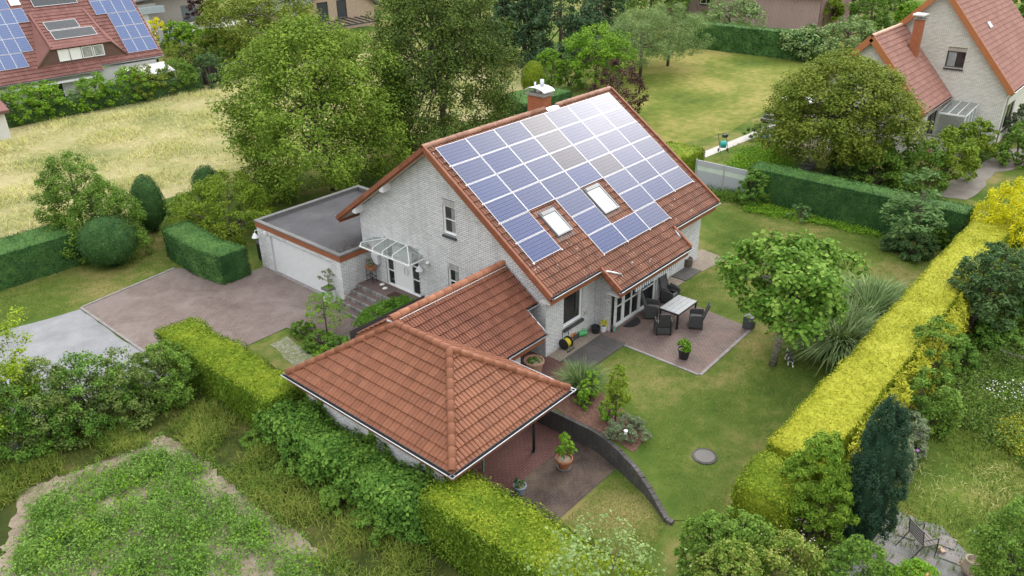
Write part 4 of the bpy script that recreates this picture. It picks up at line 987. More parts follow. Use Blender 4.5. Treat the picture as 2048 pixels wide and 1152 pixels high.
# ------------------------------------------------------------------ hipped pavilion
pav = thing('pavilion', 'open garden pavilion with hipped orange tiled roof and white brick back wall', 'pavilion', (PXC, -5.0, -0.72))
pa = MB(); yA, yB = PY1-(PX1-PX0)/2, PY0+(PX1-PX0)/2
top = [(PXC, yA, PR), (PXC, yB, PR)]; c4 = [(PX0, PY1, PE), (PX0, PY0, PE), (PX1, PY0, PE), (PX1, PY1, PE)]
dz = np.array((0, 0, -0.09))
vs = [np.array(t_)+dz for t_ in top+c4]; pa.add(vs, [(0, 1, 3, 2), (1, 4, 3), (1, 0, 5, 4), (0, 2, 5)])
pa.add([q_+np.array((0, 0, -.1)) for q_ in vs[2:]], [(0, 1, 2, 3)])
pro = pa.build('roof', FASCIA, pav)
PAg = math.atan(PT); cP, sP = math.cos(PAg), math.sin(PAg); hs = (PX1-PX0)/2/cP; hw = (PX1-PX0)/2
PWt, PGt = 0.300, 0.345
n_rows = hs/PGt
def pav_face(o, V, reg, budget): 
    Vn = np.array((V[0]*cP, V[1]*cP, -sP)); Nn = np.array((V[0]*sP, V[1]*sP, cP))
    tile_roof(pav, pro, o, Vn, Nn, PWt, PGt, reg, PROF_FLAT, TP, budget)
LL = PY1-PY0; lr = yA-yB
# front face (-X): U = V x N ; origin at the ridge end so that u >= 0
pav_face((PXC, yA, PR), (-1, 0), [[(-lr, 0), (0, 0), (hw, hs), (-lr-hw, hs)]], 180)
pav_face((PXC, yB, PR), (0, -1), [[(0, 0), (hw, hs), (-hw, hs)]], 110)
pav_face((PXC, yB, PR), (1, 0), [[(-lr, 0), (0, 0), (hw, hs), (-lr-hw, hs)]], 60)
pav_face((PXC, yA, PR), (0, 1), [[(0, 0), (hw, hs), (-hw, hs)]], 0)
hl = 0.03
ridge_caps(pav, pro, (PXC, yA, PR+hl), (PXC, yB, PR+hl), TPR, 0.37, 0.125)
for a, b in (((PXC, yB, PR+hl), (PX0, PY0, PE+hl)), ((PXC, yB, PR+hl), (PX1, PY0, PE+hl)), ((PXC, yA, PR+hl), (PX0, PY1, PE+hl)), ((PXC, yA, PR+hl), (PX1, PY1, PE+hl))):
    a, b = np.array(a), np.array(b); ridge_caps(pav, pro, a, b-(b-a)*0.012, TPR, 0.37, 0.125, name='hip_tile')
fs = MB(); w = .04
fs.box(PX0+.02, PX0+.06, PY0+.02, PY1-.02, PE-.30, PE-.10); fs.box(PX1-.06, PX1-.02, PY0+.02, PY1-.02, PE-.30, PE-.10); fs.box(PX0+.06, PX1-.06, PY0+.02, PY0+.06, PE-.30, PE-.10); fs.box(PX0+.06, PX1-.06, PY1-.06, PY1-.02, PE-.30, PE-.10)
fs.build('fascia', surf('dark_red_fascia', [(0.3, (0.17, 0.06, 0.04)), (0.7, (0.26, 0.1, 0.065))], 3, 0.7), pro)
gz = PE-.035
for a, b in (((PX0-.06, PY0-.12, gz), (PX0-.06, PY1+.1, gz)), ((PX0-.12, PY0-.06, gz), (PX1+.12, PY0-.06, gz)), ((PX1+.06, PY0-.12, gz), (PX1+.06, -6.3, gz))): gutter(pav, pro, a, b, 0.07)
# back wall, end wall, posts
pw_ = Plane((-8.05, 0, 0), (0, 1, 0), (-1, 0, 0)); brick_wall(pav, pw_, [(-8.6, -0.8), (-1.5, -0.8), (-1.5, PE-.2), (-8.6, PE-.2)], ())
pe_ = Plane((0, -1.5, 0), (1, 0, 0), (0, 1, 0)); brick_wall(pav, pe_, [(-8.05, -0.8), (-3.5, -0.8), (-3.5, PE-.2), (-8.05, PE-.2)], (), bricks=False)
for x, y in ((-4.06, -8.33),):
    p_ = MB(); p_.tube([(x, y, -0.72), (x, y, PE-.2)], 0.05, 12); p_.lathe((x, y, -0.72), [(0.09, 0), (0.09, 0.03), (0.05, 0.04)], 12); p_.build('post', DARKMET, pav, smooth_shade=True)
bm_ = MB(); bm_.box(-8.0, -3.5, -8.42, -8.24, PE-.36, PE-.2); bm_.box(-4.15, -3.97, -8.24, -2.0, PE-.36, PE-.2); bm_.build('beam', plain('brown_beam', (0.12, 0.05, 0.035)), pav)

# ------------------------------------------------------------------ curved retaining wall
RW = surf('weathered_concrete', [(0.3, (0.04, 0.038, 0.036)), (0.55, (0.085, 0.08, 0.075)), (0.75, (0.20, 0.185, 0.17))], 1.6, 0.95, 0.5, 25, fine=(16, 0.45))
rw = thing('retaining_wall', 'dark weathered concrete garden wall curving round the pavilion patio', 'wall', (-2.8, -10, -0.72))
ys = np.linspace(-7.0, -14.0, 34); r_ = random.Random(4)
for i, (a, b) in enumerate(zip(ys[:-1], ys[1:])):
    pa_, pb_ = np.array((wall_x(a), a)), np.array((wall_x(b), b)); d = (pb_-pa_)/np.linalg.norm(pb_-pa_); s = np.array((-d[1], d[0]))
    old = b < -10.6; w = 0.07 if not old else 0.08
    top_ = 0.04 if not old else 0.05+r_.uniform(-.02, .03)
    g = MB(); A, B = pa_+d*.004, pb_-d*.004
    z0a = low_z(a)-.15
    g.prism([(*(A-s*w), z0a), (*(B-s*w), z0a), (*(B+s*w), z0a), (*(A+s*w), z0a)], (0, 0, top_-z0a))
    g.build('wall_block', RW, rw, bevel=0.015 if old else 0.006)
# ------------------------------------------------------------------ plants: leaves as small folded faces
def unit(a): return a/(np.linalg.norm(a, axis=-1, keepdims=True)+1e-9)
def leaf_faces(P, Nn, size, aspect=0.6, fold=0.12, along=None, rng=RNG):
    """one four-cornered, slightly folded leaf per point"""
    n = len(P); Nn = unit(Nn)
    T = rng.normal(size=(n, 3)) if along is None else along + rng.normal(size=(n, 3))*0.35
    T = unit(T - Nn*np.sum(T*Nn, 1, keepdims=True)); B = np.cross(Nn, T)
    s = np.broadcast_to(np.asarray(size, float).reshape(-1, 1), (n, 1))
    f = fold*s*rng.uniform(-1, 1.6, (n, 1))
    V = np.stack([P-T*s*.5, P+B*s*aspect*.5+Nn*f, P+T*s*.5, P-B*s*aspect*.5+Nn*f], 1).reshape(-1, 3)
    return V, np.arange(4*n).reshape(-1, 4)
class Waves:
    def __init__(s, seed, scale, n=7):
        r = np.random.default_rng(seed); s.k = r.normal(size=(n, 3))/scale; s.p = r.uniform(0, 6.28, n)
    def __call__(s, P): return np.sin(P@s.k.T*2.2 + s.p).mean(1)*1.6
def px_scale(Pw): return FPX/float((np.array(Pw)-CAM)@AX_F)
def up_m(Pw, dy):
    """metres of height at Pw for dy photo pixels"""
    def pj(q): d = np.array(q)-CAM; z = d@AX_F; return 576-FPX*(d@AX_U)/z
    return dy/(pj(Pw)-pj(np.array(Pw)+(0, 0, 1.0)))
def solve_h(Pw, dy, R, foot):
    """height of a plant whose crown (radius R, lowest leaves at foot) reaches dy photo pixels above its base"""
    Pw = np.array(Pw, float); d = Pw-CAM; th = math.atan2(-d[2], math.hypot(d[0], d[1])); app = dy/px_scale(Pw); c, s_ = math.cos(th), math.sin(th); lo, hi = foot+.1, foot+40
    for _ in range(50):
        h = (lo+hi)/2; a = (h-foot)/2; t = (foot+a)*c + math.sqrt((a*c)**2+(R*.72*s_)**2)
        if t > app: hi = h
        else: lo = h
    return max(h, foot+.35*R)
def rprof(prof, t): return np.interp(t, [q[0] for q in prof], [q[1] for q in prof])
ROUND = [(0, .45), (.12, .75), (.35, 1), (.6, .97), (.8, .75), (.93, .45), (1, .12)]
DOME = [(0, .8), (.2, 1), (.5, .95), (.75, .75), (.92, .42), (1, .1)]
CONE = [(0, .85), (.08, 1), (.3, .88), (.6, .58), (.85, .27), (1, .04)]
TALL = [(0, .7), (.15, 1), (.5, .95), (.8, .62), (.95, .3), (1, .06)]
SPREAD = [(0, .55), (.2, .95), (.45, 1), (.7, .85), (.88, .55), (1, .2)]
def foliage(c, R, h, prof, nclump, per, leaf, seed, clump=0.22, shell=0.5, aspect=0.6, up=0.6, flat=0.7, drop=0.0, lobes=0.18, fold=0.14, ell=1.0):
    """leaves in clumps through the volume of a crown; c = centre of the crown's foot"""
    r = np.random.default_rng(seed); c = np.array(c, float)
    t = r.beta(1.15, 1.0, nclump*3); keep = r.uniform(size=t.size) < rprof(prof, t); t = t[keep][:nclump]; n = len(t)
    an = r.uniform(0, 2*np.pi, n); lob = 1 + lobes*np.sin(an*3+seed) + lobes*0.7*np.sin(an*5+t*7+seed*2)
    rad = rprof(prof, t)*R*np.clip(lob, .6, 1.4)*(shell+(1-shell)*r.uniform(size=n)**0.5)
    C = np.stack([c[0]+rad*np.cos(an), c[1]+rad*np.sin(an)*ell, c[2]+h*t], 1)
    out = np.stack([np.cos(an), np.sin(an), 0.7*(t-0.35)], 1)
    cs = clump*R*r.uniform(.6, 1.25, n)
    idx = np.repeat(np.arange(n), per); m = len(idx)
    d = unit(r.normal(size=(m, 3)) + out[idx]*0.55 + np.array((0, 0, 0.35)))
    P = C[idx] + d*(cs[idx]*r.uniform(.35, 1.05, m))[:, None]*np.array((1, 1, flat))
    P[:, 2] -= drop*cs[idx]*r.uniform(0, 1, m)
    Nn = unit(d*(1-up) + np.array((0, 0, up)) + r.normal(size=(m, 3))*0.30)
    return leaf_faces(P, Nn, leaf*r.uniform(.65, 1.3, m), aspect, fold, rng=r), C
def mk(name, VF, mat, parent, base=None, **kw):
    b = BASE[parent.name] if parent is not None else np.array(base, float)
    o = link(name, npmesh(name, VF[0]-b, VF[1], mat), parent, b); tag(o, **kw); return o
BARK = surf('bark', [(0.3, (0.06, 0.048, 0.036)), (0.55, (0.12, 0.1, 0.08)), (0.75, (0.2, 0.175, 0.145))], 5, 0.95, 0.7, 18, fine=(22, 0.5))
BARKL = surf('pale_plane_bark', [(0.34, (0.12, 0.11, 0.085)), (0.5, (0.24, 0.225, 0.18)), (0.68, (0.38, 0.36, 0.3))], 7, 0.9, 0.4, 20, fine=(14, 0.4))
def tree(name, label, cat, base, top_h, R, foot, mat, leaf, nclump, per, seed, prof=ROUND, trunk=0.16, bark=None, group=None, limbs=14, off=(0, 0), stems=1, **kw):
    """trunk with limbs (part) and crown of leaves (part)"""
    base = np.array(base, float); o = thing(name, label, cat, base, group)
    cc = base + np.array((off[0], off[1], foot))
    VF, C = foliage(cc, R, top_h-foot, prof, nclump, per, leaf, seed, **kw)
    mk('crown', VF, mat, o)
    r = np.random.default_rng(seed+99); g = MB()
    for s in range(stems):
        b0 = base + np.array((r.uniform(-.12, .12), r.uniform(-.12, .12), -0.05))*(stems > 1)
        fork = base + np.array((off[0]*.5+r.uniform(-.25, .25)*R*.35*(stems > 1), off[1]*.5+r.uniform(-.25, .25)*R*.35*(stems > 1), foot + (top_h-foot)*0.28))
        top = cc + np.array((0, 0, (top_h-foot)*0.8))
        tw = trunk/(stems**.5)
        g.tube([b0, base*.0+b0+(fork-b0)*.5+r.normal(size=3)*trunk*.25, fork, fork+(top-fork)*.5+r.normal(size=3)*R*.05, top], [tw*1.15, tw*.95, tw*.75, tw*.45, tw*.12], 8)
        for k in r.choice(len(C), min(limbs, len(C)), replace=False):
            p = b0+(fork-b0)*1.0+(top-fork)*r.uniform(0, .6); q = C[k]; mid = (p+q)/2 + np.array((0, 0, .06*R))
            g.tube([p, mid, q], [tw*.42, tw*.26, tw*.08], 5, cap=False)
    g.build('trunk', bark or BARK, o, smooth_shade=True)
    return o
def shrub(name, label, base, h, R, mat, leaf, n, per, seed, prof=DOME, cat='shrub', group=None, **kw):
    base = np.array(base, float); o = thing(name, label, cat, base, group)
    VF, C = foliage(base+(0, 0, .05), R, h, prof, n, per, leaf, seed, **kw); mk('foliage', VF, mat, o)
    r = np.random.default_rng(seed+5); g = MB()
    for k in r.choice(len(C), min(10, len(C)), replace=False): g.tube([base+r.normal(size=3)*(.06, .06, 0), (base+C[k])/2+(0, 0, .1*h), C[k]], [.03*R+.006, .02*R+.004, .004], 4, cap=False)
    g.build('stems', BARK, o)
    return o
def rbox_map(P, lo, hi, r):
    inn = np.clip(P, lo+r, hi-r); d = unit(P-inn); return inn+d*r, d
def hedge(name, label, lo, hi, mat, leaf=0.06, dens=420, seed=1, r=0.22, amp=0.05, wave=0.8, fluff=0.0, rot=0.0, cat='hedge', group=None, aspect=0.55, bottom=False, core=None, along=0.0, outward=1.0, shape=None, depth=0.10, side=None):
    """clipped hedge: leaves over a rounded block, with the dense growth inside as a part"""
    lo, hi = np.array(lo, float), np.array(hi, float); rg = np.random.default_rng(seed); W = Waves(seed, wave)
    ctr = (lo+hi)/2; base = np.array((ctr[0], ctr[1], lo[2])); o = thing(name, label, cat, base, group)
    if rot: o.rotation_euler = (0, 0, rot)
    L = hi-lo; faces = []
    A = [L[0]*L[1], L[0]*L[2], L[0]*L[2], L[1]*L[2], L[1]*L[2]]
    n = int(sum(A)*dens); pick = rg.choice(5, n, p=np.array(A)/sum(A)); U = rg.uniform(size=(n, 3)); P = lo+U*L
    P[pick == 0, 2] = hi[2]; P[pick == 1, 1] = lo[1]; P[pick == 2, 1] = hi[1]; P[pick == 3, 0] = lo[0]; P[pick == 4, 0] = hi[0]
    if not bottom: lo2 = lo-np.array((0, 0, r*1.5))
    else: lo2 = lo
    Q, d = rbox_map(P, lo2, hi, r)
    if shape: Q = shape(Q)
    fl = rg.uniform(size=n)**1.6
    Q = Q + d*(W(Q)*amp + rg.uniform(-depth, .02, n) + fluff*fl*(np.abs(d[:, 2]) < .8))[:, None]
    Nn = unit(d*outward + np.array((0, 0, .1)) + rg.normal(size=(n, 3))*0.42)
    al = (d*0.8+np.array((0, 0, .9)))*along if along else None
    VF = leaf_faces(Q, Nn, leaf*rg.uniform(.6, 1.4, n)*(1+2.0*fluff*fl), aspect, .12, al, rg)
    if side is None: mk('leaves', VF, mat, o)
    else:
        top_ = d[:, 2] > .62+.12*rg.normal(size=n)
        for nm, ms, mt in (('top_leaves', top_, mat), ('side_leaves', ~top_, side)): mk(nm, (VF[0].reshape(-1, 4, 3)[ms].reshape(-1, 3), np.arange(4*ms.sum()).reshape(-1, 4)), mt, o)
    ins = 0.09; V = []; F = []
    def gridface(ax, val, a, b):
        na, nb = max(2, int(L[a]/.45)), max(2, int(L[b]/.45)); off = len(V)
        for i in range(na+1):
            for j in range(nb+1):
                q = np.zeros(3); q[ax] = val; q[a] = lo[a]+L[a]*i/na; q[b] = lo[b]+L[b]*j/nb; V.append(q)
        for i in range(na):
            for j in range(nb): k = off+i*(nb+1)+j; F.append((k, k+1, k+nb+2, k+nb+1))
    gridface(2, hi[2], 0, 1); gridface(1, lo[1], 0, 2); gridface(1, hi[1], 0, 2); gridface(0, lo[0], 1, 2); gridface(0, hi[0], 1, 2)
    if bottom: gridface(2, lo[2], 0, 1)
    V = np.array(V); Q, d = rbox_map(V, lo2, hi, r)
    if shape: Q = shape(Q)
    Q = Q + d*(W(Q)*amp-ins)[:, None]
    mk('inner_growth', (Q, np.array(F)), core or mat, o)
    return o
def ball(name, label, c, R, mat, leaf, n, seed, prof=None, cat='topiary', group=None):
    """clipped ball or dome: R = (rx, ry, rz), c = foot"""
    c = np.array(c, float); o = thing(name, label, cat, c, group); rg = np.random.default_rng(seed)
    d = unit(rg.normal(size=(n, 3))); W = Waves(seed, .5)
    cc = c+np.array((0, 0, R[2])); P = cc+d*np.array(R)
    W2 = Waves(seed+7, .25); P += d*(W(P)*.09+W2(P)*.035+rg.uniform(-.10, .025, n)+(rg.uniform(size=n) > .985)*rg.uniform(.03, .12, n))[:, None]; keep = P[:, 2] > c[2]-.02
    VF = leaf_faces(P[keep], unit(d+rg.normal(size=(n, 3))*.38)[keep], leaf*rg.uniform(.6, 1.4, keep.sum()), .55, .12, rng=rg); mk('leaves', VF, mat, o)
    g = MB(); g.lathe(c, [(max(.05, (R[0]-.1)*math.sin(t)), R[2]-(R[2]-.1)*math.cos(t)) for t in np.linspace(.15, math.pi-.05, 10)], 16); g.build('inner_growth', mat, o, smooth_shade=True)
    g = MB(); g.tube([c-(0, 0, .1), c+(0, 0, R[2]*.6)], .06, 8); g.build('trunk', BARK, o)
    return o
def blades(P, h, w, lean, rng, curve=0.5, simple=False):
    """tapered grass blades with one bend: 3 faces folded into a quad and a tip"""
    n = len(P); an = rng.uniform(0, 2*np.pi, n); D = np.stack([np.cos(an), np.sin(an), np.zeros(n)], 1); S = np.stack([-np.sin(an), np.cos(an), np.zeros(n)], 1)
    h = np.asarray(h).reshape(-1, 1)*rng.uniform(.6, 1.3, (n, 1)); lean = lean*rng.uniform(.2, 1.4, (n, 1)); w = w*rng.uniform(.7, 1.3, (n, 1))
    Z = np.array((0, 0, 1.0))
    m = P+D*h*lean*.35+Z*h*.6; t = P+D*h*lean+Z*h*(1-curve*np.clip(lean, 0, 1.6)*.45)
    if simple: return np.stack([P-S*w*.5, P+S*w*.5, t], 1).reshape(-1, 3), np.arange(3*n).reshape(-1, 3)
    V = np.stack([P-S*w*.5, P+S*w*.5, m+S*w*.38, m-S*w*.38, t], 1).reshape(-1, 3)
    b = 5*np.arange(n)[:, None]; F = np.concatenate([b+np.array([0, 1, 2, 3]), b+np.array([3, 2, 4, 4])], 0)
    # tip as a degenerate-free triangle: use two triangles instead of quads
    T = np.concatenate([b+np.array([0, 1, 2]), b+np.array([0, 2, 3]), b+np.array([3, 2, 4])], 0)
    return V, T
def inpoly(poly, P):
    x, y = P[:, 0], P[:, 1]; r = np.zeros(len(P), bool)
    for (x0, y0), (x1, y1) in zip(poly, poly[1:]+poly[:1]):
        c = ((y0 > y) != (y1 > y)) & (x < (x1-x0)*(y-y0)/(y1-y0+1e-12)+x0); r ^= c
    return r
def scatter(poly, n, seed):
    r = np.random.default_rng(seed); xs = [q[0] for q in poly]; ys = [q[1] for q in poly]
    P = np.stack([r.uniform(min(xs), max(xs), n*3), r.uniform(min(ys), max(ys), n*3)], 1); P = P[inpoly(poly, P)][:n]
    return np.concatenate([P, np.array([[H(x, y)] for x, y in P])], 1)
def grass(name, label, poly, n, h, w, lean, mat, seed, patch=None, cat='grass', curve=.5, simple=False):
    P = scatter(poly, n, seed); r = np.random.default_rng(seed+1)
    hh = np.full(len(P), h)
    if patch:
        W = Waves(seed, patch); wv = W(P); keep = r.uniform(size=len(P)) < np.clip(.55+wv*.9, .08, 1); P, hh = P[keep], hh[keep]*np.clip(1+wv[keep]*.5, .5, 1.6)
    V, T = blades(P, hh, w, lean, r, curve, simple); o = link(name, npmesh(name, V, T, mat)); return tag(o, label, cat, kind='stuff')
def weeds(name, label, poly, n, per, h, leaf, mat, seed, cat='plants', patch=None, spread=.16, up=.6, aspect=.55, keepf=None):
    P = scatter(poly, n, seed); r = np.random.default_rng(seed+3)
    if patch: W = Waves(seed, patch); P = P[r.uniform(size=len(P)) < np.clip(.6+W(P), .05, 1)]
    m = len(P)*per; idx = np.repeat(np.arange(len(P)), per); sc = r.uniform(.5, 1.3, len(P))[idx]
    Q = P[idx] + np.stack([r.normal(size=m)*spread*sc, r.normal(size=m)*spread*sc, r.uniform(.05, 1, m)*h*sc], 1)
    Nn = unit(np.array((0, 0, up)) + r.normal(size=(m, 3))*.5); VF = leaf_faces(Q, Nn, leaf*r.uniform(.6, 1.4, m), aspect, .15, rng=r)
    o = link(name, npmesh(name, VF[0], VF[1], mat)); return tag(o, label, cat, kind='stuff')
# leaf colours; the hedge side colours here have shade painted in
L_MAPLE = leafmat('maple_leaves', (0.075, 0.13, 0.02), (0.15, 0.225, 0.035), (0.27, 0.34, 0.06), .3, scale=.5)
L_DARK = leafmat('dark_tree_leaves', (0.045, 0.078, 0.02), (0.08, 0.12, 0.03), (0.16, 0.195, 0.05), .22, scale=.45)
L_SPRUCE = leafmat('spruce_needles', (0.03, 0.062, 0.036), (0.06, 0.105, 0.06), (0.12, 0.175, 0.1), .12, scale=.6)
L_BUSH = leafmat('mid_green_leaves', (0.06, 0.115, 0.022), (0.11, 0.19, 0.035), (0.2, 0.29, 0.06), .25)
L_YBUSH = leafmat('yellow_green_leaves', (0.075, 0.125, 0.015), (0.15, 0.215, 0.025), (0.29, 0.34, 0.05), .28)
L_BRIGHT = leafmat('bright_green_leaves', (0.07, 0.16, 0.018), (0.15, 0.28, 0.03), (0.28, 0.40, 0.05), .3)
L_YEW = leafmat('yew_needles', (0.028, 0.068, 0.028), (0.05, 0.11, 0.042), (0.09, 0.165, 0.062), .12, scale=1.5)
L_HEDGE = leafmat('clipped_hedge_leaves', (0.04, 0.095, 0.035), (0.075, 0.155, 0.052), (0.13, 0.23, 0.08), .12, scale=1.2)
L_THUJA = leafmat('golden_thuja', (0.085, 0.145, 0.014), (0.165, 0.225, 0.02), (0.3, 0.33, 0.04), .2, scale=.9)
L_YELLOW = leafmat('yellow_hedge_sprays', (0.23, 0.235, 0.024), (0.38, 0.36, 0.036), (0.5, 0.46, 0.075), .2, scale=.6)
L_GOLD = leafmat('golden_conifer', (0.35, 0.33, 0.012), (0.65, 0.57, 0.018), (0.80, 0.70, 0.05), .2, scale=1.5)
L_PLANE = leafmat('plane_leaves', (0.055, 0.125, 0.02), (0.12, 0.225, 0.036), (0.27, 0.37, 0.09), .3, scale=1.2)
L_CYP = leafmat('dark_cypress', (0.016, 0.042, 0.03), (0.03, 0.066, 0.045), (0.065, 0.11, 0.075), .1, scale=1.5)
L_CYPG = leafmat('green_cypress', (0.07, 0.14, 0.016), (0.14, 0.23, 0.03), (0.25, 0.34, 0.05), .2, scale=1.5)
L_IVY = leafmat('ivy_leaves', (0.055, 0.115, 0.024), (0.1, 0.195, 0.038), (0.2, 0.31, 0.065), .2, scale=1.2)
L_PURPLE = leafmat('purple_leaves', (0.030, 0.012, 0.016), (0.06, 0.025, 0.03), (0.11, 0.05, 0.05), .2)
L_SILVER = leafmat('silver_green_leaves', (0.1, 0.15, 0.06), (0.185, 0.25, 0.11), (0.3, 0.37, 0.19), .25, scale=.8)
L_ASPEN = leafmat('pale_round_leaves', (0.13, 0.19, 0.07), (0.21, 0.285, 0.12), (0.33, 0.4, 0.2), .3, scale=1.5)
L_WALNUT = leafmat('blue_green_leaves', (0.06, 0.12, 0.045), (0.11, 0.19, 0.075), (0.2, 0.29, 0.13), .25)
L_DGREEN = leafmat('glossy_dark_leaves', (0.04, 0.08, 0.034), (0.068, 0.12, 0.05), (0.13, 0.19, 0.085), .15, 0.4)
L_REED = leafmat('reed_blades', (0.06, 0.105, 0.042), (0.12, 0.175, 0.072), (0.28, 0.33, 0.18), .2, scale=2)
L_GRASS = leafmat('grass_blades', (0.075, 0.125, 0.024), (0.135, 0.185, 0.034), (0.27, 0.28, 0.075), .2, scale=.8)
L_LAWNB = leafmat('lawn_blades', (0.085, 0.12, 0.03), (0.16, 0.185, 0.045), (0.33, 0.29, 0.11), .2, scale=.35)
L_HAY = leafmat('meadow_blades', (0.26, 0.29, 0.11), (0.47, 0.43, 0.2), (0.66, 0.57, 0.33), .25, scale=.3)
L_WEED = leafmat('vegetable_leaves', (0.085, 0.165, 0.035), (0.15, 0.26, 0.06), (0.26, 0.38, 0.11), .25, scale=1.2)
L_GREYP = leafmat('grey_green_leaves', (0.10, 0.13, 0.09), (0.17, 0.2, 0.14), (0.27, 0.29, 0.2), .2)
L_MIXED = leafmat('flowering_shrub_leaves', (0.075, 0.14, 0.022), (0.155, 0.22, 0.04), (0.36, 0.34, 0.11), .25, scale=1.6)
L_GOLDT = leafmat('golden_green_tree', (0.085, 0.125, 0.02), (0.16, 0.2, 0.035), (0.27, 0.29, 0.06), .25, scale=.6)
L_OLIVE = leafmat('olive_hedgerow_leaves', (0.065, 0.10, 0.03), (0.12, 0.165, 0.05), (0.22, 0.26, 0.09), .2)
L_YBRIGHT = leafmat('robinia_leaves', (0.12, 0.18, 0.015), (0.22, 0.30, 0.025), (0.38, 0.43, 0.05), .3)
L_THUJA_SHADE = leafmat('thuja_shaded_side_sprays', (0.055, 0.105, 0.014), (0.105, 0.17, 0.02), (0.2, 0.26, 0.04), .18)  # greener than the top sprays, and darkened for the shade on the sides
L_BRIGHT2 = leafmat('fresh_needle_leaves', (0.05, 0.12, 0.018), (0.095, 0.20, 0.03), (0.18, 0.30, 0.05), .25)
L_HEDGE_SHADE = leafmat('hedge_shaded_side_leaves', (0.016, 0.048, 0.022), (0.030, 0.078, 0.034), (0.058, 0.12, 0.052), .1, scale=1.2)  # shaded copy of the clipped leaves: sides darkened by colour, tops paler where cut
# ------------------------------------------------------------------ planting
def sz(bx, by, z, ty, w):
    P = GZ(bx, by, z); R = w/2/px_scale(P); return P, solve_h(P, by-ty, R, .1), R
D = -0.55
# ---- left: field edge and driveway
P, h, R = sz(668, 380, D, 62, 380); tree('maple_tree', 'large spreading green maple beside the garage and dry meadow', 'tree', P, h*.98, R*.84, .5, L_MAPLE, .185, 600, 100, 21, SPREAD, .2, off=(-.6, .3), clump=.19, shell=.42, lobes=.25, limbs=22, up=.5)
P, h, R = sz(885, 305, D, -45, 285); tree('dark_alder', 'tall dark green tree rising behind the ridge of the white house', 'tree', P, h, R*.95, 1.0, L_DARK, .18, 640, 100, 22, TALL, .3, clump=.2, shell=.5, lobes=.2, limbs=30, stems=2, up=.45, drop=.4)
P, h, R = sz(178, 492, D, 308, 140); tree('hawthorn_tree', 'small dark green tree at the meadow edge behind the clipped ball', 'tree', P, h, R, .5, L_BUSH, .11, 220, 90, 23, TALL, .09, limbs=12, clump=.22)
P, h, R = sz(235, 508, D, 372, 150); shrub('leafy_shrub', 'loose green shrub between clipped ball and dark clipped column', P, h, R, L_BUSH, .095, 170, 100, 24)
P, h, R = sz(462, 470, D, 350, 185); shrub('hazel_shrub', 'broad yellow-green shrub left of the garage behind the clipped hedge block', P, h, R, L_YBUSH, .105, 260, 100, 25, clump=.18)
P, h, R = sz(372, 445, D, 390, 70); shrub('low_shrub', 'low dull green shrub between clipped column and small ball', P, h, R, L_BUSH, .09, 60, 60, 26)
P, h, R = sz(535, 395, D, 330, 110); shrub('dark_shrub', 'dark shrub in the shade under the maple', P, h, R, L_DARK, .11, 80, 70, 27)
P, h, R = sz(228, 530, D, 430, 108); ball('clipped_ball', 'large clipped dark green ball on the lawn left of the driveway', P, (R, R, h/2), L_YEW, .075, 9000, 28, group='clipped evergreens by the driveway')
P, h, R = sz(308, 462, D, 352, 64); ball('clipped_column', 'tall clipped dark green oval behind the hedge block', P, (R, R, h/2), L_YEW, .075, 7000, 29, group='clipped evergreens by the driveway')
P, h, R = sz(420, 402, D, 333, 56); ball('clipped_ball', 'small clipped green dome at the meadow edge', P, (R, R, h/2), L_YEW, .075, 5000, 30, group='clipped evergreens by the driveway')
hedge('clipped_hedge', 'long clipped dark green hedge at the left edge of the photo', (-16, 18.5, -.6), (-7.3, 20.9, 1.25), L_HEDGE, .07, 330, 31, .2, .05, side=L_HEDGE_SHADE)
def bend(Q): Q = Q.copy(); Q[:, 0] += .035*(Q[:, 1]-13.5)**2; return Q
hedge('clipped_hedge_block', 'curved clipped green hedge block standing on the driveway edge', (-4.45, 10.75, -.6), (-2.75, 16.4, 1.05), L_HEDGE, .07, 420, 32, .3, .05, shape=bend, side=L_HEDGE_SHADE)
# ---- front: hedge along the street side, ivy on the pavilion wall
hedge('golden_hedge', 'yellow-green conifer hedge between driveway and pavilion', (-9.55, -1.2, -.7), (-7.9, 6.5, 1.05), L_THUJA, .085, 520, 33, .25, .12, .8, .12, aspect=.4, side=L_THUJA_SHADE)
hedge('golden_hedge', 'yellow-green conifer hedge in the foreground before the pavilion patio', (-9.45, -15.2, -.75), (-7.65, -8.55, 1.2), L_THUJA, .085, 620, 34, .25, .12, .8, .16, aspect=.4, side=L_THUJA_SHADE)
for i, (y, x, hh, rr) in enumerate(((-1.3, -9.1, 1.5, .85), (-2.6, -9.15, 1.3, .85), (-4.0, -9.15, 1.15, .85), (-5.3, -9.15, 1.2, .85), (-6.6, -9.15, 1.2, .85), (-7.8, -9.15, 1.35, .9))):
    shrub('ivy_bush', ['ivy bush against the end of the golden hedge by the pavilion', 'second ivy bush along the pavilion wall from the driveway end', 'third ivy bush along the pavilion wall from the driveway end', 'fourth ivy bush along the pavilion wall from the driveway end',
          'fifth ivy bush along the pavilion wall from the driveway end', 'ivy bush under the near corner of the pavilion roof'][i], (x, y, -.7), hh, rr, L_IVY, .095, 95, 66, 40+i, group='ivy along the pavilion wall', ell=1.0, up=.55)
for i, (y, x) in enumerate(((-1.0, -9.9), (-3.2, -10.0), (-5.4, -9.95), (-7.2, -10.0))):
    shrub('fern_clump', ['feathery green clump at the foot of the golden hedge', 'feathery green clump below the second ivy bush', 'feathery green clump below the fourth ivy bush', 'feathery green clump where ivy meets the foreground hedge'][i], (x, y, -.72), .6, .55, L_BUSH, .08, 60, 80, 50+i, group='undergrowth before the ivy')
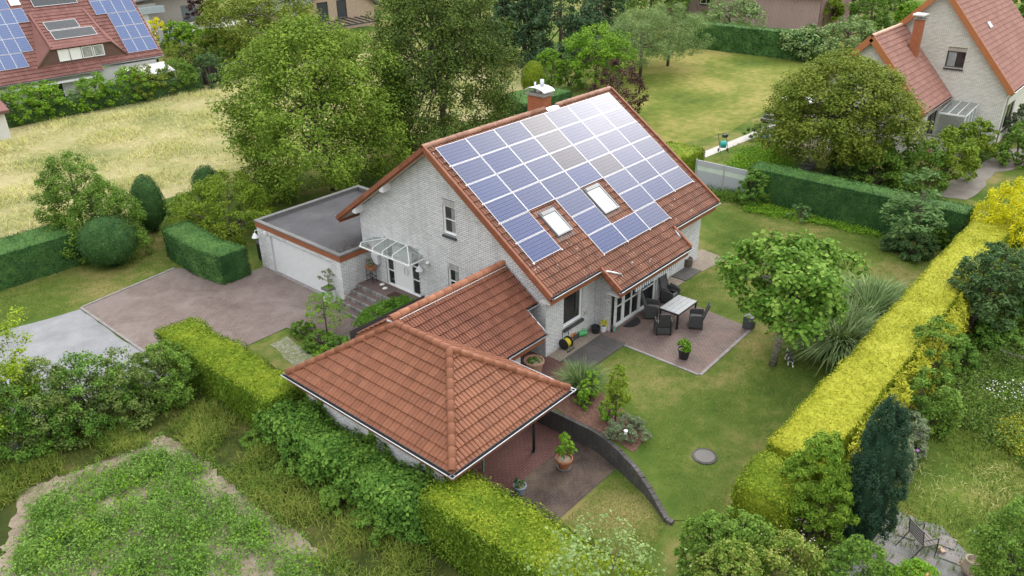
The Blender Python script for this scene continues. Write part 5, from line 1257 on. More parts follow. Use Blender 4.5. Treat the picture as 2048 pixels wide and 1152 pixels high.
hedge('ivy_hedge', 'dense ivy bank running along the foot of the white pavilion wall', (-9.65, -8.6, -.75), (-8.2, -.9, .62), L_IVY, .10, 420, 59, .35, .28, 1.0, .25, aspect=.75)
# ivy shoots on the white wall
for i, (y, hh) in enumerate(((-2.2, 1.0), (-4.9, 1.0), (-7.6, 1.3))):
    r = np.random.default_rng(60+i); n = 260; t = r.uniform(0, 1, n)
    Pv = np.stack([np.full(n, -8.09)-r.uniform(0, .06, n), y+r.normal(size=n)*.16*(1.2-t), -.6+t*(hh+.6)], 1)
    VF = leaf_faces(Pv, np.array((-1, 0, .3))+r.normal(size=(n, 3))*.3, .1*r.uniform(.6, 1.3, n), .8, rng=r)
    sho = thing('ivy_shoot', 'ivy', 'ivy', (-8.1, y, -.7)); mk('leaves', VF, L_IVY, sho, kind='stuff'); MB().tube([(-8.1, y, -.7), (-8.11, y+.05, .2), (-8.1, y-.04, hh)], [.02, .014, .006], 5).build('stem', BARK, sho)
    tag(sho, ['ivy shoot climbing the far end of the pavilion wall', 'ivy shoot climbing the middle of the pavilion wall', 'ivy shoot at the near end of the pavilion wall'][i], 'ivy', 'ivy shoots on the wall')
# bush row at the edge of the vegetable plot
rowp = [((345, 800), 690, 130, L_BUSH), ((275, 830), 698, 140, L_OLIVE), ((200, 860), 712, 150, L_IVY), ((125, 885), 725, 150, L_OLIVE), ((60, 905), 760, 140, L_IVY)]
for i, ((bx, by), ty, w, m) in enumerate(rowp):
    P, h, R = sz(bx, by, -.7, ty, w); shrub('hedgerow_shrub', ['rightmost shrub of the wild row between gravel and vegetable plot', 'olive shrub second from the right in the wild row by the gravel', 'middle shrub of the wild row by the gravel', 'olive shrub second from the left in the wild row', 'leftmost shrub of the wild row beside the yellow-green tree'][i], P, h, R*1.0, m, .095, 140, 72, 70+i, group='wild shrub row by the gravel', up=.5)
P, h, R = sz(10, 890, -.65, 618, 190); tree('robinia', 'yellow-green feathery young tree at the left edge of the photo', 'tree', P, h*1.1, R*1.05, .6, L_YBRIGHT, .09, 190, 105, 77, TALL, .08, clump=.22, shell=.3, stems=2)
tag(MB().bar((GZ(88, 890, -.7)), GZ(88, 890, -.7)+np.array((0, .12, 1.15)), .05, .05).build('fence_post', plain('grey_wood', (.2, .2, .19)), base=GZ(88, 890, -.7)), 'thin grey post standing in the wild shrub row', 'post')
# ---- vegetable plot and long grass
plot = pxpoly([(60, 1075), (90, 1010), (210, 960), (300, 915), (380, 925), (430, 985), (520, 1045), (610, 1110), (690, 1200), (300, 1400), (-40, 1300)], -.7)
weeds('vegetable_plants', 'dense green vegetable plants covering the foreground plot', plot, 2300, 30, .30, .075, L_WEED, 81, spread=.17, up=.45, aspect=.6, patch=1.1)
weeds('tall_weeds', 'taller leafy weeds standing in clumps over the foreground plot', plot, 850, 55, .55, .08, L_WEED, 181, spread=.13, up=.4, aspect=.5, patch=.8)
weeds('tall_weeds', 'bright weed clumps between the vegetables', plot, 150, 60, .42, .085, L_BRIGHT, 182, spread=.16, up=.4, aspect=.5)
weeds('tall_weeds', 'weeds straying over the bare soil rim', pxpoly([(10, 1090), (45, 985), (180, 940), (330, 875), (410, 905), (560, 1035), (680, 1120), (760, 1230), (300, 1400), (-60, 1300)], -.7), 420, 26, .22, .07, L_WEED, 183, spread=.14, up=.45, patch=.7)
weeds('seedlings', 'scattered green seedlings along the bare soil edge', pxpoly([(30, 1075), (60, 985), (330, 880), (400, 905), (660, 1115), (740, 1200), (610, 1150), (420, 1000), (300, 925), (90, 1020)], -.7), 500, 9, .14, .06, L_WEED, 82, patch=1.2, spread=.08)
verge1 = pxpoly([(420, 820), (560, 880), (700, 985), (900, 1160), (1000, 1260), (760, 1260), (545, 1050), (418, 938), (345, 884), (240, 922), (75, 985), (-60, 1080), (-80, 960), (120, 905), (330, 810)], -.7)
grass('long_grass', 'long unmown grass between vegetable plot and ivy', verge1, 34000, .30, .022, .9, L_GRASS, 83, .9)
# ---- meadow
mead = [(-30, 23), (-6, 23.2), (2, 25), (13, 24), (24, 22.5), (33, 24.5), (45, 34), (46, 47), (30, 50.5), (18, 50), (-2, 48.6), (-30, 46)]
grass('meadow_grass', 'tall dry straw-coloured grass filling the meadow', mead, 110000, .34, .04, 1.3, L_HAY, 84, 3.5, simple=True)
# ---- garden lawn blades
lawn1 = [(-2.3, -11.6), (-.4, -9.0), (.2, -7.6), (2.5, -7.6), (2.55, -10.9), (7.2, -10.8), (7.8, -6.6), (10.5, -6.6), (13, -5.2), (20, -3.5), (20.2, -13), (18, -14), (4, -14.8), (-3, -15), (-4.2, -14)]
grass('lawn_blades', 'short grass blades of the garden lawn', lawn1, 45000, .045, .02, .9, L_LAWNB, 85, simple=True)
grass('lawn_blades', 'short grass blades of the lower lawn by the patio', [(-7.4, -11.1), (-2.95, -11.1), (-3.2, -12.2), (-4.6, -13.9), (-7.4, -14.2)], 8000, .05, .02, .9, L_LAWNB, 86, simple=True)
grass('lawn_blades', 'short grass blades beside the driveway', [(-9.6, 14.0), (-4.5, 14.7), (-3, 12), (-2.2, 17), (-3, 20), (-7, 18.3), (-16, 18.2), (-16, 15.6)], 16000, .06, .022, .9, L_LAWNB, 87, simple=True)
grass('lawn_blades', 'grass blades of the neighbouring lawn on the right', [(-1.5, -18.6), (2, -17.8), (8, -18), (12, -18.4), (12, -20.3), (6, -21.5), (-1.0, -22)], 16000, .12, .02, .9, L_GRASS, 88, 1.5)
# ---- entrance bed
P, h, R = sz(655, 672, D, 585, 78); tree('corkscrew_willow', 'slender light green sapling in the bed beside the entrance steps', 'tree', P, h, R, .5, L_BRIGHT, .055, 90, 55, 90, TALL, .035, limbs=16, shell=.2, clump=.22)
for i, (bx, by, ty, w) in enumerate(((605, 668, 632, 50), (640, 690, 655, 70), (680, 700, 668, 70), (660, 715, 688, 80))):
    P, h, R = sz(bx, by, D, ty, w); shrub('bed_plant', ['dark green grassy clump at the driveway corner', 'green perennial at the foot of the light green sapling', 'leafy perennial between sapling and grey path', 'bright low ground cover at the edge of the pavilion roof'][i], P, h*.65, R*.9, (L_BUSH, L_BUSH, L_IVY, L_BRIGHT)[i], .07, 60, 60, 91+i, group='bed by the entrance')
P, h, R = sz(790, 655, -.2, 596, 125); shrub('lavender_shrub', 'broad dark green needle-leaved shrub beside the entrance steps', P, h*.85, R*.95, L_BRIGHT2, .12, 170, 130, 95, aspect=.22, up=.3, shell=.6)
# ---- mulch bed
P, h, R = sz(1130, 800, 0, 735, 64); P[2] = 0
def clump_grass(name, label, base, h, n, mat, seed, lean=.9, w=.02, spread=.12, curve=.8, group=None):
    base = np.array(base, float); r = np.random.default_rng(seed); o = thing(name, label, 'ornamental grass', base, group)
    Pb = base + np.stack([r.normal(size=n)*spread, r.normal(size=n)*spread, np.zeros(n)], 1); an = np.arctan2(Pb[:, 1]-base[1], Pb[:, 0]-base[0])+r.normal(size=n)*.5
    D_ = np.stack([np.cos(an), np.sin(an), 0*an], 1); S = np.stack([-np.sin(an), np.cos(an), 0*an], 1); Z = np.array((0, 0, 1.0)); hh = h*r.uniform(.65, 1.15, (n, 1)); ln = lean*r.uniform(.3, 1.15, (n, 1))
    rings = []
    for t, wd in ((0, 1), (.35, 1), (.7, .8), (1.0, .12)):
        c = Pb + D_*hh*ln*t**1.6 + Z*hh*(t - curve*ln*.62*t**2.6); rings += [c-S*w*wd/2, c+S*w*wd/2]
    V = np.stack(rings, 1).reshape(-1, 3); b = 8*np.arange(n)[:, None]; F = np.concatenate([b+np.array([2*k, 2*k+1, 2*k+3, 2*k+2]) for k in range(3)], 0)
    mk('blades', (V, F), mat, o); return o
clump_grass('grass_clump', 'green grass clump behind the right corner of the pavilion roof', (-.9, -7.95, 0), 1.05, 900, L_REED, 101, .8, .02, .16)
for i, (x, y, hh, rr) in enumerate(((-1.1, -8.45, 1.05, .38), (-1.65, -8.6, .75, .3), (-1.75, -9.75, .8, .36))):
    shrub('hemp_plant', ['tall bright green palmate-leaved plant behind the mulch bed', 'shorter bright green palmate-leaved plant on the mulch', 'bright green plant leaning beside the slim yellow-green tree'][i], (x, y, 0), hh, rr, L_BRIGHT, .13, 42, 26, 102+i, TALL, aspect=.25, cat='plant', group='bright green plants on the mulch', up=.5, shell=.2)
tree('slim_tree', 'slim upright yellow-green young tree on the mulch bed', 'tree', (-1.75, -10.0, 0), 2.35, .38, .35, L_YBUSH, .075, 90, 40, 106, TALL, .03, limbs=10, shell=.2, clump=.35)
shrub('grey_shrub', 'low grey-green shrub at the end of the mulch bed by the wall', (-2.05, -10.75, 0), .65, .62, L_GREYP, .06, 80, 60, 107)
# ---- plane tree, reeds
P, h, R = sz(1545, 730, 0, 508, 262); tree('plane_tree', 'round-crowned young plane tree on the lawn beside the patio', 'tree', P, h*1.05, R*.80, 2.0, L_PLANE, .17, 170, 66, 110, ROUND, .14, BARKL, limbs=22, clump=.27, shell=.3, lobes=.3, aspect=.95, up=.5, flat=.8, off=(.35, -.05))
clump_grass('pampas_grass', 'large arching pampas grass at the yellow hedge, nearer clump', (7.9, -13.95, 0), 1.75, 2600, L_REED, 111, 1.4, .035, .35, .64, 'pampas grasses')
clump_grass('pampas_grass', 'large arching pampas grass at the yellow hedge, farther clump', (10.9, -14.0, 0), 1.75, 2200, L_REED, 112, 1.4, .035, .35, .64, 'pampas grasses')
# ---- long yellow hedge and dark hedge at the end of the garden
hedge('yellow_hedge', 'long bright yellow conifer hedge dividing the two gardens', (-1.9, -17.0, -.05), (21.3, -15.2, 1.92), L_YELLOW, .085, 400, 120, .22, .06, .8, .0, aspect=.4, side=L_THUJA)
hedge('hedge_end', 'olive green weathered end of the yellow hedge near the viewer', (-4.0, -16.9, -.05), (-1.95, -15.25, 1.86), L_THUJA, .08, 560, 121, .3, .10, .7, .03, aspect=.45)
rg = np.random.default_rng(125)
n = 15000; px_ = rg.uniform(-.5, 13, n); pz_ = rg.uniform(.1, 1.95, n); W = Waves(126, 1.0); bulge = .5+.45*np.clip(W(np.stack([px_, 0*px_, pz_], 1)), -1, 1)
Pq = np.stack([px_, -17.0-bulge*rg.uniform(.1, 1, n), pz_], 1)
VF = leaf_faces(Pq, np.array((0, -.6, .6))+rg.normal(size=(n, 3))*.45, .17*rg.uniform(.6, 1.3, n), .3, .1, np.tile(np.array((0, -.6, .7)), (n, 1)), rg)
tag(mk('unclipped_shoots', VF, L_YELLOW, None, (6, -17, 0)), 'shaggy yellow shoots on the unclipped right side of the long hedge', 'foliage', kind='stuff')
hedge('dark_hedge', 'tall clipped dark green hedge closing the garden at the far end', (20.5, -15.0, -.05), (22.0, -3.6, 2.05), L_HEDGE, .075, 400, 122, .18, .04, side=L_HEDGE_SHADE)
hedge('dark_hedge', 'clipped green hedge continuing to the right edge beyond the golden conifer', (22.3, -20, -.05), (31, -15.6, 1.6), L_HEDGE, .08, 160, 123, .2, .04, side=L_HEDGE_SHADE)
P, h, R = sz(1517, 415, 0, 335, 62); shrub('ivy_pillar', 'bushy ivy column at the left end of the dark hedge', (20.3, -4.3, 0), 1.95, .85, L_IVY, .10, 120, 70, 124, TALL)
weeds('ground_cover', 'bright green ivy creeping along the foot of the dark hedge', [(18.9, -4.5), (20.5, -4.0), (20.45, -11), (19.9, -11.5), (19.6, -8)], 520, 16, .2, .10, L_BRIGHT, 127, spread=.14)
P, h, R = sz(1600, 440, 0, 410, 42); shrub('small_shrub', 'small pale-leaved shrub before the middle of the dark hedge', P, h, R, L_WALNUT, .14, 26, 26, 128)
P, h, R = sz(1832, 512, 0, 345, 120); tree('walnut_sapling', 'young tree with large drooping leaves before the dark hedge', 'tree', P, h, R*.85, .8, L_WALNUT, .26, 46, 28, 129, TALL, .045, aspect=.42, clump=.3, shell=.2, up=.7, limbs=18, off=(.2, .5))
for i, (bx, by, ty, w) in enumerate(((1825, 512, 462, 74), (1872, 488, 438, 70), (1785, 498, 468, 48))):
    P, h, R = sz(bx, by, 0, ty, w); shrub('rhododendron', ['dark round shrub at the foot of the young walnut', 'mid-green shrub in the corner of yellow and dark hedges', 'low shrub left of the walnut foot'][i], P, h, R, (L_DGREEN, L_BUSH, L_DGREEN)[i], .12, 90, 60, 130+i, group='corner shrubs')
# ---- right neighbour's garden
P, h, R = sz(2008, 512, 0, 383, 120); hh = h
o = thing('golden_conifer', 'glowing golden yellow conifer shrub beyond the hedge corner', 'shrub', P)
rg = np.random.default_rng(140); VF, C = foliage(P+(0, 0, .1), R*1.15, h*1.08, DOME, 210, 100, .13, 141, aspect=.3, up=.1, flat=1.3, shell=.6, clump=.2); mk('foliage', VF, L_GOLD, o); MB().tube([P-(0, 0, .1), P+(0, 0, h*.6)], [.09, .03], 8).build('trunk', BARK, o)
P, h, R = sz(1932, 668, 0, 488, 160); tree('laurel_tree', 'dark glossy-leaved small tree right of the yellow hedge', 'tree', P, h, R*.92, 1.0, L_DGREEN, .19, 150, 60, 142, DOME, .09, stems=2, aspect=.4, off=(.5, -.55), up=.65, drop=.3)
for i, (bx, by, ty, w, m) in enumerate(((2015, 660, 560, 120, L_BUSH), (2050, 640, 520, 110, L_BUSH), (1985, 690, 640, 90, L_IVY), (1940, 640, 600, 90, L_DGREEN))):
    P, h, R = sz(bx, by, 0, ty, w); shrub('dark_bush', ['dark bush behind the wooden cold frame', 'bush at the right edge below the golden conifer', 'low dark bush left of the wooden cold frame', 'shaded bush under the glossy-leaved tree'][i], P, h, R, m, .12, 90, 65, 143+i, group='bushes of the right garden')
for i, (bx, by, ty, w, m) in enumerate(((1850, 772, 640, 105, L_BUSH), (1842, 850, 742, 110, L_BUSH), (1905, 735, 672, 75, L_IVY), (1812, 900, 830, 70, L_GREYP), (1790, 960, 880, 60, L_GREYP))):
    P, h, R = sz(bx, by, 0, ty, w); shrub('border_shrub', ['bright green shrub against the shaggy yellow hedge side', 'mid-green shrub right of the yellow hedge and cypress', 'small leafy shrub leaning towards the cold frame', 'grey-green shrub with purple flowers behind the cypress', 'wispy grey plant beside the dark cypress'][i], P, h, R, m, .10, 100, 65, 150+i, group='shrubs along the yellow hedge')
bed = pxpoly([(1900, 830), (1905, 780), (1940, 730), (2000, 705), (2080, 690), (2080, 960), (2010, 905), (1960, 880)], 0)
weeds('flower_bed', 'overgrown flower bed at the right edge', bed, 420, 30, .45, .085, L_BUSH, 160, spread=.18)
weeds('flower_bed', 'lighter leafy perennials mixed through the flower bed at the right edge', bed, 420, 30, .5, .08, L_OLIVE, 164, spread=.2)
FLW = plain('white_petals', (.8, .8, .78), .7, .2); FLY = plain('yellow_petals', (.62, .55, .03), .7, .2); FLP = plain('purple_petals', (.32, .12, .42), .7, .2); FLR = plain('orange_petals', (.65, .2, .06), .7, .2); FLB = plain('pale_pink_petals', (.72, .6, .55), .7, .2)
def flowers(name, label, poly, n, z0, z1, s, mat, seed, zf=None):
    P = scatter(poly, n, seed); r = np.random.default_rng(seed); P[:, 2] += r.uniform(z0, z1, len(P))
    VF = leaf_faces(P, np.array((0, 0, 1.))+r.normal(size=(len(P), 3))*.4, s*r.uniform(.6, 1.3, len(P)), .9, .1, rng=r); o = link(name, npmesh(name, VF[0], VF[1], mat)); return tag(o, label, 'flowers', kind='stuff')
flowers('white_flowers', 'white daisies in the flower bed at the right edge', pxpoly([(1950, 800), (1960, 780), (2040, 790), (2045, 830), (1990, 820)], 0), 90, .45, .62, .045, FLW, 161)
weeds('yellow_flowers', 'mass of yellow-green blossom at the lower edge of the flower bed', pxpoly([(1980, 870), (2020, 850), (2080, 860), (2080, 950), (2010, 895)], 0), 260, 26, .4, .07, L_YELLOW, 162, spread=.16, cat='flowers')
flowers('purple_flowers', 'purple blossoms among the shrubs right of the cypress', pxpoly([(1785, 850), (1830, 840), (1840, 940), (1800, 960)], 0), 26, .55, .9, .10, FLP, 163)
def spire(name, label, base, h, R, mat, seed, n, leafs, prof=CONE, cat='conifer', group=None, droop=False, spires=1, aspect=.3):
    base = np.array(base, float); o = thing(name, label, cat, base, group); r = np.random.default_rng(seed); Vs = []; Fs = []; off = 0
    for k in range(spires):
        c = base + (0 if spires == 1 else np.array((math.cos(k*2.2)*R*.38, math.sin(k*2.2)*R*.38, 0))); hk = h*(1-.10*k); Rk = R*(1 if spires == 1 else .72); m = n//spires
        t = r.uniform(0, 1, m*2); t = t[r.uniform(size=m*2) < rprof(prof, t)][:m]; m = len(t); an = r.uniform(0, 6.283, m)
        rib = 1+.16*np.sin(an*7+k+t*5)+.10*np.sin(an*13+t*9); rad = rprof(prof, t)*Rk*rib*r.uniform(.82, 1.06, m)
        d = np.stack([np.cos(an), np.sin(an), 0*an], 1); P = c+d*rad[:, None]+np.stack([0*t, 0*t, t*hk], 1)
        al = d*(.9 if droop else .35)+np.array((0, 0, -.45 if droop else 1.0)); VF = leaf_faces(P, d+np.array((0, 0, .5 if droop else .2))+r.normal(size=(m, 3))*.45, leafs*r.uniform(.6, 1.4, m), aspect, .1, al, r)
        Vs.append(VF[0]); Fs.append(VF[1]+off); off += len(VF[0])
    mk('foliage', (np.concatenate(Vs), np.concatenate(Fs)), mat, o)
    g = MB()
    for k in range(spires):
        c = base + (0 if spires == 1 else np.array((math.cos(k*2.2)*R*.38, math.sin(k*2.2)*R*.38, 0))); Rk = R*(1 if spires == 1 else .72)
        g.lathe(c, [(max(.02, rprof(prof, t)*Rk*.76), t*h*(1-.10*k)*.97) for t in np.linspace(0, 1, 9)], 12)
    g.build('inner_growth', mat, o, smooth_shade=True); return o
COL3 = [(0, .55), (.15, .9), (.4, 1), (.7, .85), (.9, .5), (1, .12)]
P, h, R = sz(1718, 1085, 0, 826, 112); shrub('dark_cypress', 'dense dark blue-green columnar cypress at the hedge end', P, h, R*.86, L_CYP, .085, 280, 110, 170, COL3, 'conifer', aspect=.3, up=.05, flat=2.0, clump=.2, shell=.75, lobes=.12)
cy = bpy.data.objects['dark_cypress']; MB().lathe(P, [(max(.03, float(rprof(COL3, t))*R*.62), t*h*.96) for t in np.linspace(0, 1, 10)], 14).build('inner_growth', L_CYP, cy, smooth_shade=True)
P, h, R = sz(1618, 1072, 0, 872, 165); shrub('green_cypress', 'feathery yellow-green conifer left of the dark cypress', P, h*.95, R*.85, L_CYPG, .12, 180, 120, 171, TALL, 'conifer', aspect=.3, up=.3, clump=.2, shell=.5)
# foreground shrubs along the bottom edge
fgs = [((1470, 1180), 1035, 130, L_BUSH, 'airy green shrub at the lawn edge left of the feathery conifer'), ((1440, 1270), 1105, 160, L_MIXED, 'yellowish flowering shrub at the bottom edge, left one'), ((1560, 1240), 1090, 180, L_MIXED, 'yellowish flowering shrub at the bottom edge below the feathery conifer'), ((1690, 1250), 1090, 140, L_BUSH, 'leafy green shrub at the bottom edge under the dark cypress'), ((1800, 1270), 1130, 110, L_BRIGHT, 'bright green shoots at the bottom edge beside the metal chair'), ((1400, 1180), 1040, 100, L_BUSH, 'small shrub at the bottom edge of the lawn')]
for i, ((bx, by), ty, w, m, lab) in enumerate(fgs):
    P, h, R = sz(bx, by, 0, ty, w); shrub('foreground_shrub', lab, P, h, R, m, .085, 170, 66, 180+i, group='shrubs along the bottom edge', up=.5, clump=.2)
fp_ = pxpoly([(1400, 1150), (1440, 1090), (1600, 1075), (1660, 1110), (1640, 1180), (1420, 1190)], 0)
flowers('white_blossoms', 'tiny white blossoms on the flowering shrubs at the bottom edge', fp_, 420, .7, 1.25, .035, FLB, 187)
P = GZ(1200, 1340, -.6); tree('aspen_sapling', 'sapling with pale round leaves at the bottom edge before the lower lawn', 'tree', P, up_m(P, 1340-1105), 2.1, .6, L_ASPEN, .085, 150, 20, 188, SPREAD, .03, limbs=26, shell=.1, aspect=.85, clump=.2, up=.4)
P, h, R = sz(2010, 1180, 0, 1008, 155); shrub('hibiscus_shrub', 'rounded green shrub with a few white blooms at the lower right corner', P, h, R, L_BUSH, .085, 180, 80, 189)
for i, (x, y) in enumerate(((2001, 1097), (1952, 1065), (2015, 1030))):
    q = GZ(x, y, .9); g = MB(); g.lathe(q, [(.01, 0), (.06, .02), (.045, .05), (.0, .055)], 8); tag(g.build('white_bloom', FLW, base=q, smooth_shade=True), ['large white bloom on the lower right shrub', 'small white bloom on the left flank of the lower right shrub', 'small white bloom near the top of the lower right shrub'][i], 'flower', 'blooms of the lower right shrub')
# ---- beyond the house
P, h, R = sz(1065, 192, 0, 127, 46); ball('clipped_dome', 'bright yellow-green clipped dome behind the chimney', P, (R, R, h*.52), L_THUJA, .12, 4500, 200)
hedge('low_hedge', 'short clipped green hedge behind the roof ridge left of the chimney', (26.5, 17.6, -.1), (32.5, 21.3, 1.2), L_HEDGE, .10, 120, 201, .3, .06, side=L_HEDGE_SHADE)
for i, (bx, by, ty, w, m, lf) in enumerate(((1102, 172, 103, 62, L_BRIGHT, .16), (1140, 175, 118, 60, L_BUSH, .15))):
    P, h, R = sz(bx, by, 0, ty, w); shrub('garden_bush', ['bright green upright bush right of the clipped dome', 'darker bush under the bright green tree'][i], P, h, R, m, lf, 70, 60, 202+i)
P, h, R = sz(1190, 178, 0, 58, 128); tree('bright_tree', 'fresh green tree in front of the dark firs', 'tree', P, h, R, .8, L_BRIGHT, .2, 130, 70, 205, ROUND, .12, clump=.24)
for i, (bx, by, ty, w) in enumerate(((1280, 152, 28, 145), (1335, 132, 20, 130))):
    P, h, R = sz(bx, by, 0, ty, w); tree('fruit_tree', ['nearer silvery green fruit tree on the far lawn', 'farther silvery green fruit tree on the far lawn'][i], 'tree', P, h, R*1.05, 1.2, L_SILVER, .18, 190, 85, 206+i, SPREAD, .14, group='fruit trees on the far lawn', clump=.22, aspect=.35, up=.35)
for i, (bx, by, ty, w) in enumerate(((1050, 118, -70, 120), (1120, 128, -50, 130), (1200, 110, -60, 110), (1010, 130, -20, 80))):
    P, h, R = sz(bx, by, 0, ty, w); tree('fir_tree', ['leftmost tall dark fir behind the meadow', 'broad dark fir in the middle of the dark group', 'rightmost dark fir behind the fresh green tree', 'small dark fir next to the tall alder'][i], 'tree', P, h, R, .3, L_SPRUCE, .28, 160, 65, 210+i, CONE if i != 1 else TALL, .2, group='dark firs behind the meadow', clump=.24, drop=.6, up=.3, lobes=.3)
P, h, R = sz(1235, 240, 0, 128, 110); tree('copper_beech', 'dark red-leaved shrub tree showing behind the roof verge', 'tree', P, h, R, .4, L_PURPLE, .16, 90, 60, 216, ROUND, .08)
hedge('far_hedge', 'tall dark clipped hedge across the far end of the lawn', (60.6, 8.8, -.05), (62.4, 24.5, 2.7), L_HEDGE, .13, 110, 217, .2, .06, side=L_HEDGE_SHADE)
P, h, R = sz(1668, 352, 0, 128, 296); tree('hornbeam_tree', 'large domed yellow-green tree in the neighbouring garden on the right', 'tree', P, h, R*.92, 1.3, L_GOLDT, .165, 540, 95, 220, SPREAD, .22, clump=.17, shell=.3, off=(.0, .35), limbs=30, stems=2, up=.6, lobes=.1)
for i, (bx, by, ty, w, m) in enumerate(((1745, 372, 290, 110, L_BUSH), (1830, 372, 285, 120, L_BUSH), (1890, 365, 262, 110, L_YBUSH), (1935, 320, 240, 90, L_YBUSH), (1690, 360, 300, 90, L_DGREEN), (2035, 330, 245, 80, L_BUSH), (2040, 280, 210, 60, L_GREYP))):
    P, h, R = sz(bx, by, 0, ty, w); shrub('rhododendron_bush', ['rhododendron at the foot of the large domed tree', 'middle rhododendron before the low white terrace wall', 'large yellowish rhododendron below the glass porch', 'rounded yellow-green bush at the corner of the right house', 'dark bush in the shade of the large domed tree', 'bush at the right edge beside the dirt path', 'pale bush at the right edge beside the right house'][i], P, h, R, m, .16, 95, 60, 221+i, group='bushes of the house on the right')
weeds('herb_bed', 'lush green herb bed round the two gardeners', pxpoly([(1450, 350), (1465, 322), (1500, 300), (1530, 298), (1590, 330), (1590, 350), (1520, 362)], 0), 420, 34, .7, .13, L_BRIGHT, 230, spread=.26)
P, h, R = sz(1560, 325, 0, 286, 44); shrub('round_shrub', 'fresh green round shrub beside the gardeners', P, h, R, L_BRIGHT, .12, 50, 60, 231)
hedge('olive_hedge', 'olive clipped hedge left of the grey fence panels', (20.8, .4, -.05), (23.5, 3.2, 1.75), L_THUJA, .10, 200, 232, .4, .1)
P, h, R = sz(1610, 250, 0, 222, 60); shrub('box_shrub', 'dark low shrub beside the stone path end', GZ(1520, 275, 0), .9, .9, L_DGREEN, .12, 40, 50, 233)
weeds('fence_weeds', 'green weeds along the foot of the grey fence', [(19.8, -3.6), (20.9, -3.2), (20.7, -.2), (19.7, -.6)], 160, 22, .5, .1, L_BUSH, 234, spread=.2)
# ---- far left gardens
hedge('ivy_wall', 'ivy-covered garden wall along the far side of the meadow', (-.3, 49.6, -.6), (17.5, 50.7, .95), L_DGREEN, .15, 120, 240, .35, .25, 2.0)
for i, (bx, by, ty, w, m) in enumerate(((70, 222, 172, 78, L_BRIGHT), (165, 205, 148, 76, L_BRIGHT), (235, 190, 138, 74, L_BRIGHT), (325, 172, 116, 82, L_BUSH), (10, 228, 165, 50, L_BRIGHT), (398, 165, 118, 66, L_DGREEN), (285, 190, 150, 50, L_GOLDT))):
    P, h, R = sz(bx, by, D, ty, w); P = np.array((P[0], 50.6, P[2])); shrub('wall_bush', ['second round bright bush on the ivy wall from the left', 'third round bright bush on the ivy wall from the left', 'fourth round bright bush on the ivy wall from the left', 'large green bush at the right end of the ivy wall', 'leftmost bright bush on the ivy wall', 'dark green bush beside the dark fence', 'olive bush between the round bushes on the ivy wall'][i], P, 2.9, 1.75, m, .16, 90, 60, 241+i, group='bushes on the ivy wall', prof=TALL)
for i, (bx, by, ty, w, m) in enumerate(((370, 128, 88, 90, L_GOLDT), (345, 112, 82, 50, L_YBUSH), (430, 130, 92, 70, L_BUSH), (400, 118, 86, 80, L_DARK), (338, 96, 78, 34, L_GREYP))):
    P, h, R = sz(bx, by, D, ty, w); shrub('rockery_shrub', ['olive juniper in the far left garden', 'yellow-green shrub beside the corner of the panelled roof', 'green juniper before the dark fence panels', 'dark spreading juniper under the bright tree row', 'white-flowered shrub at the corner of the panelled roof'][i], P, h*.9, R, m, .16, 60, 50, 250+i, group='shrubs of the far left garden')
for i, (bx, by, ty) in enumerate(((362, 104, 45), (385, 108, 50), (412, 112, 55), (438, 117, 60), (470, 120, 66))):
    P, h, R = sz(bx, by, D, ty, 52); tree('pollard_tree', ['first', 'second', 'third', 'fourth', 'fifth'][i]+' small round bright tree from the left along the far fence', 'tree', P, h, R, h*.35, L_BRIGHT, .22, 55, 50, 256+i, ROUND, .15, group='row of small bright trees')
P, h, R = sz(318, 80, D, 38, 40); shrub('yellow_shrub', 'bright yellow shrub by the pale stone house', P, h, R, L_GOLD, .2, 50, 50, 262)
P, h, R = sz(415, 58, D, -12, 60); tree('purple_plum', 'dark purple tree at the top left by the pale stone house', 'tree', P, h, R, .5, L_PURPLE, .25, 90, 60, 263, ROUND, .12)
P, h, R = sz(540, 118, D, -25, 215); tree('golden_tree', 'large golden-green tree behind the maple at the top', 'tree', P, h, R, 1.0, L_GOLDT, .26, 260, 80, 264, SPREAD, .25, clump=.18)
P, h, R = sz(358, 38, D, 18, 26); spire('small_thuja', 'small green cone beside the garage of the pale stone house', P, h, R, L_YEW, 265, 2500, .2)
P, h, R = sz(318, 46, D, 22, 36); shrub('entry_bush', 'dark round bush by the white door of the pale stone house', P, h, R, L_BUSH, .2, 40, 40, 266)
# ---- far right background
bgt = [((1455, 75), -5, 110, L_SILVER, ROUND, 'thin pale apple tree before the brick house'), ((1648, 62), -6, 62, L_YBUSH, ROUND, 'yellow-green bush tree right of the brick house'), ((1615, 118), 58, 110, L_SILVER, SPREAD, 'leaning grey-green tree beside the far hedge'), ((1690, 112), 40, 95, L_SILVER, ROUND, 'grey-green bush tree behind the domed tree'), ((1735, 75), -30, 75, L_BUSH, TALL, 'tall green tree left of the right house roof'), ((1700, 40), -40, 80, L_DARK, TALL, 'dark tree in the far background at top right'), ((1815, 50), 6, 56, L_BRIGHT, DOME, 'bright round bush left of the right house gable'),
       ((1780, 20), -40, 80, L_BUSH, ROUND, 'green tree in the far background left of the gable'), ((1370, 45), -40, 90, L_BUSH, ROUND, 'green tree behind the farther fruit tree'), ((1300, 30), -60, 110, L_DARK, TALL, 'dark tree in the background above the fruit trees'), ((960, 40), -60, 110, L_DARK, TALL, 'dark background tree left of the firs'), ((1240, 45), -50, 100, L_BUSH, ROUND, 'green background tree right of the firs'), ((720, 20), -50, 90, L_BUSH, ROUND, 'green background tree right of the tan brick house'), ((820, 10), -60, 110, L_MAPLE, ROUND, 'background tree behind the tall alder')]
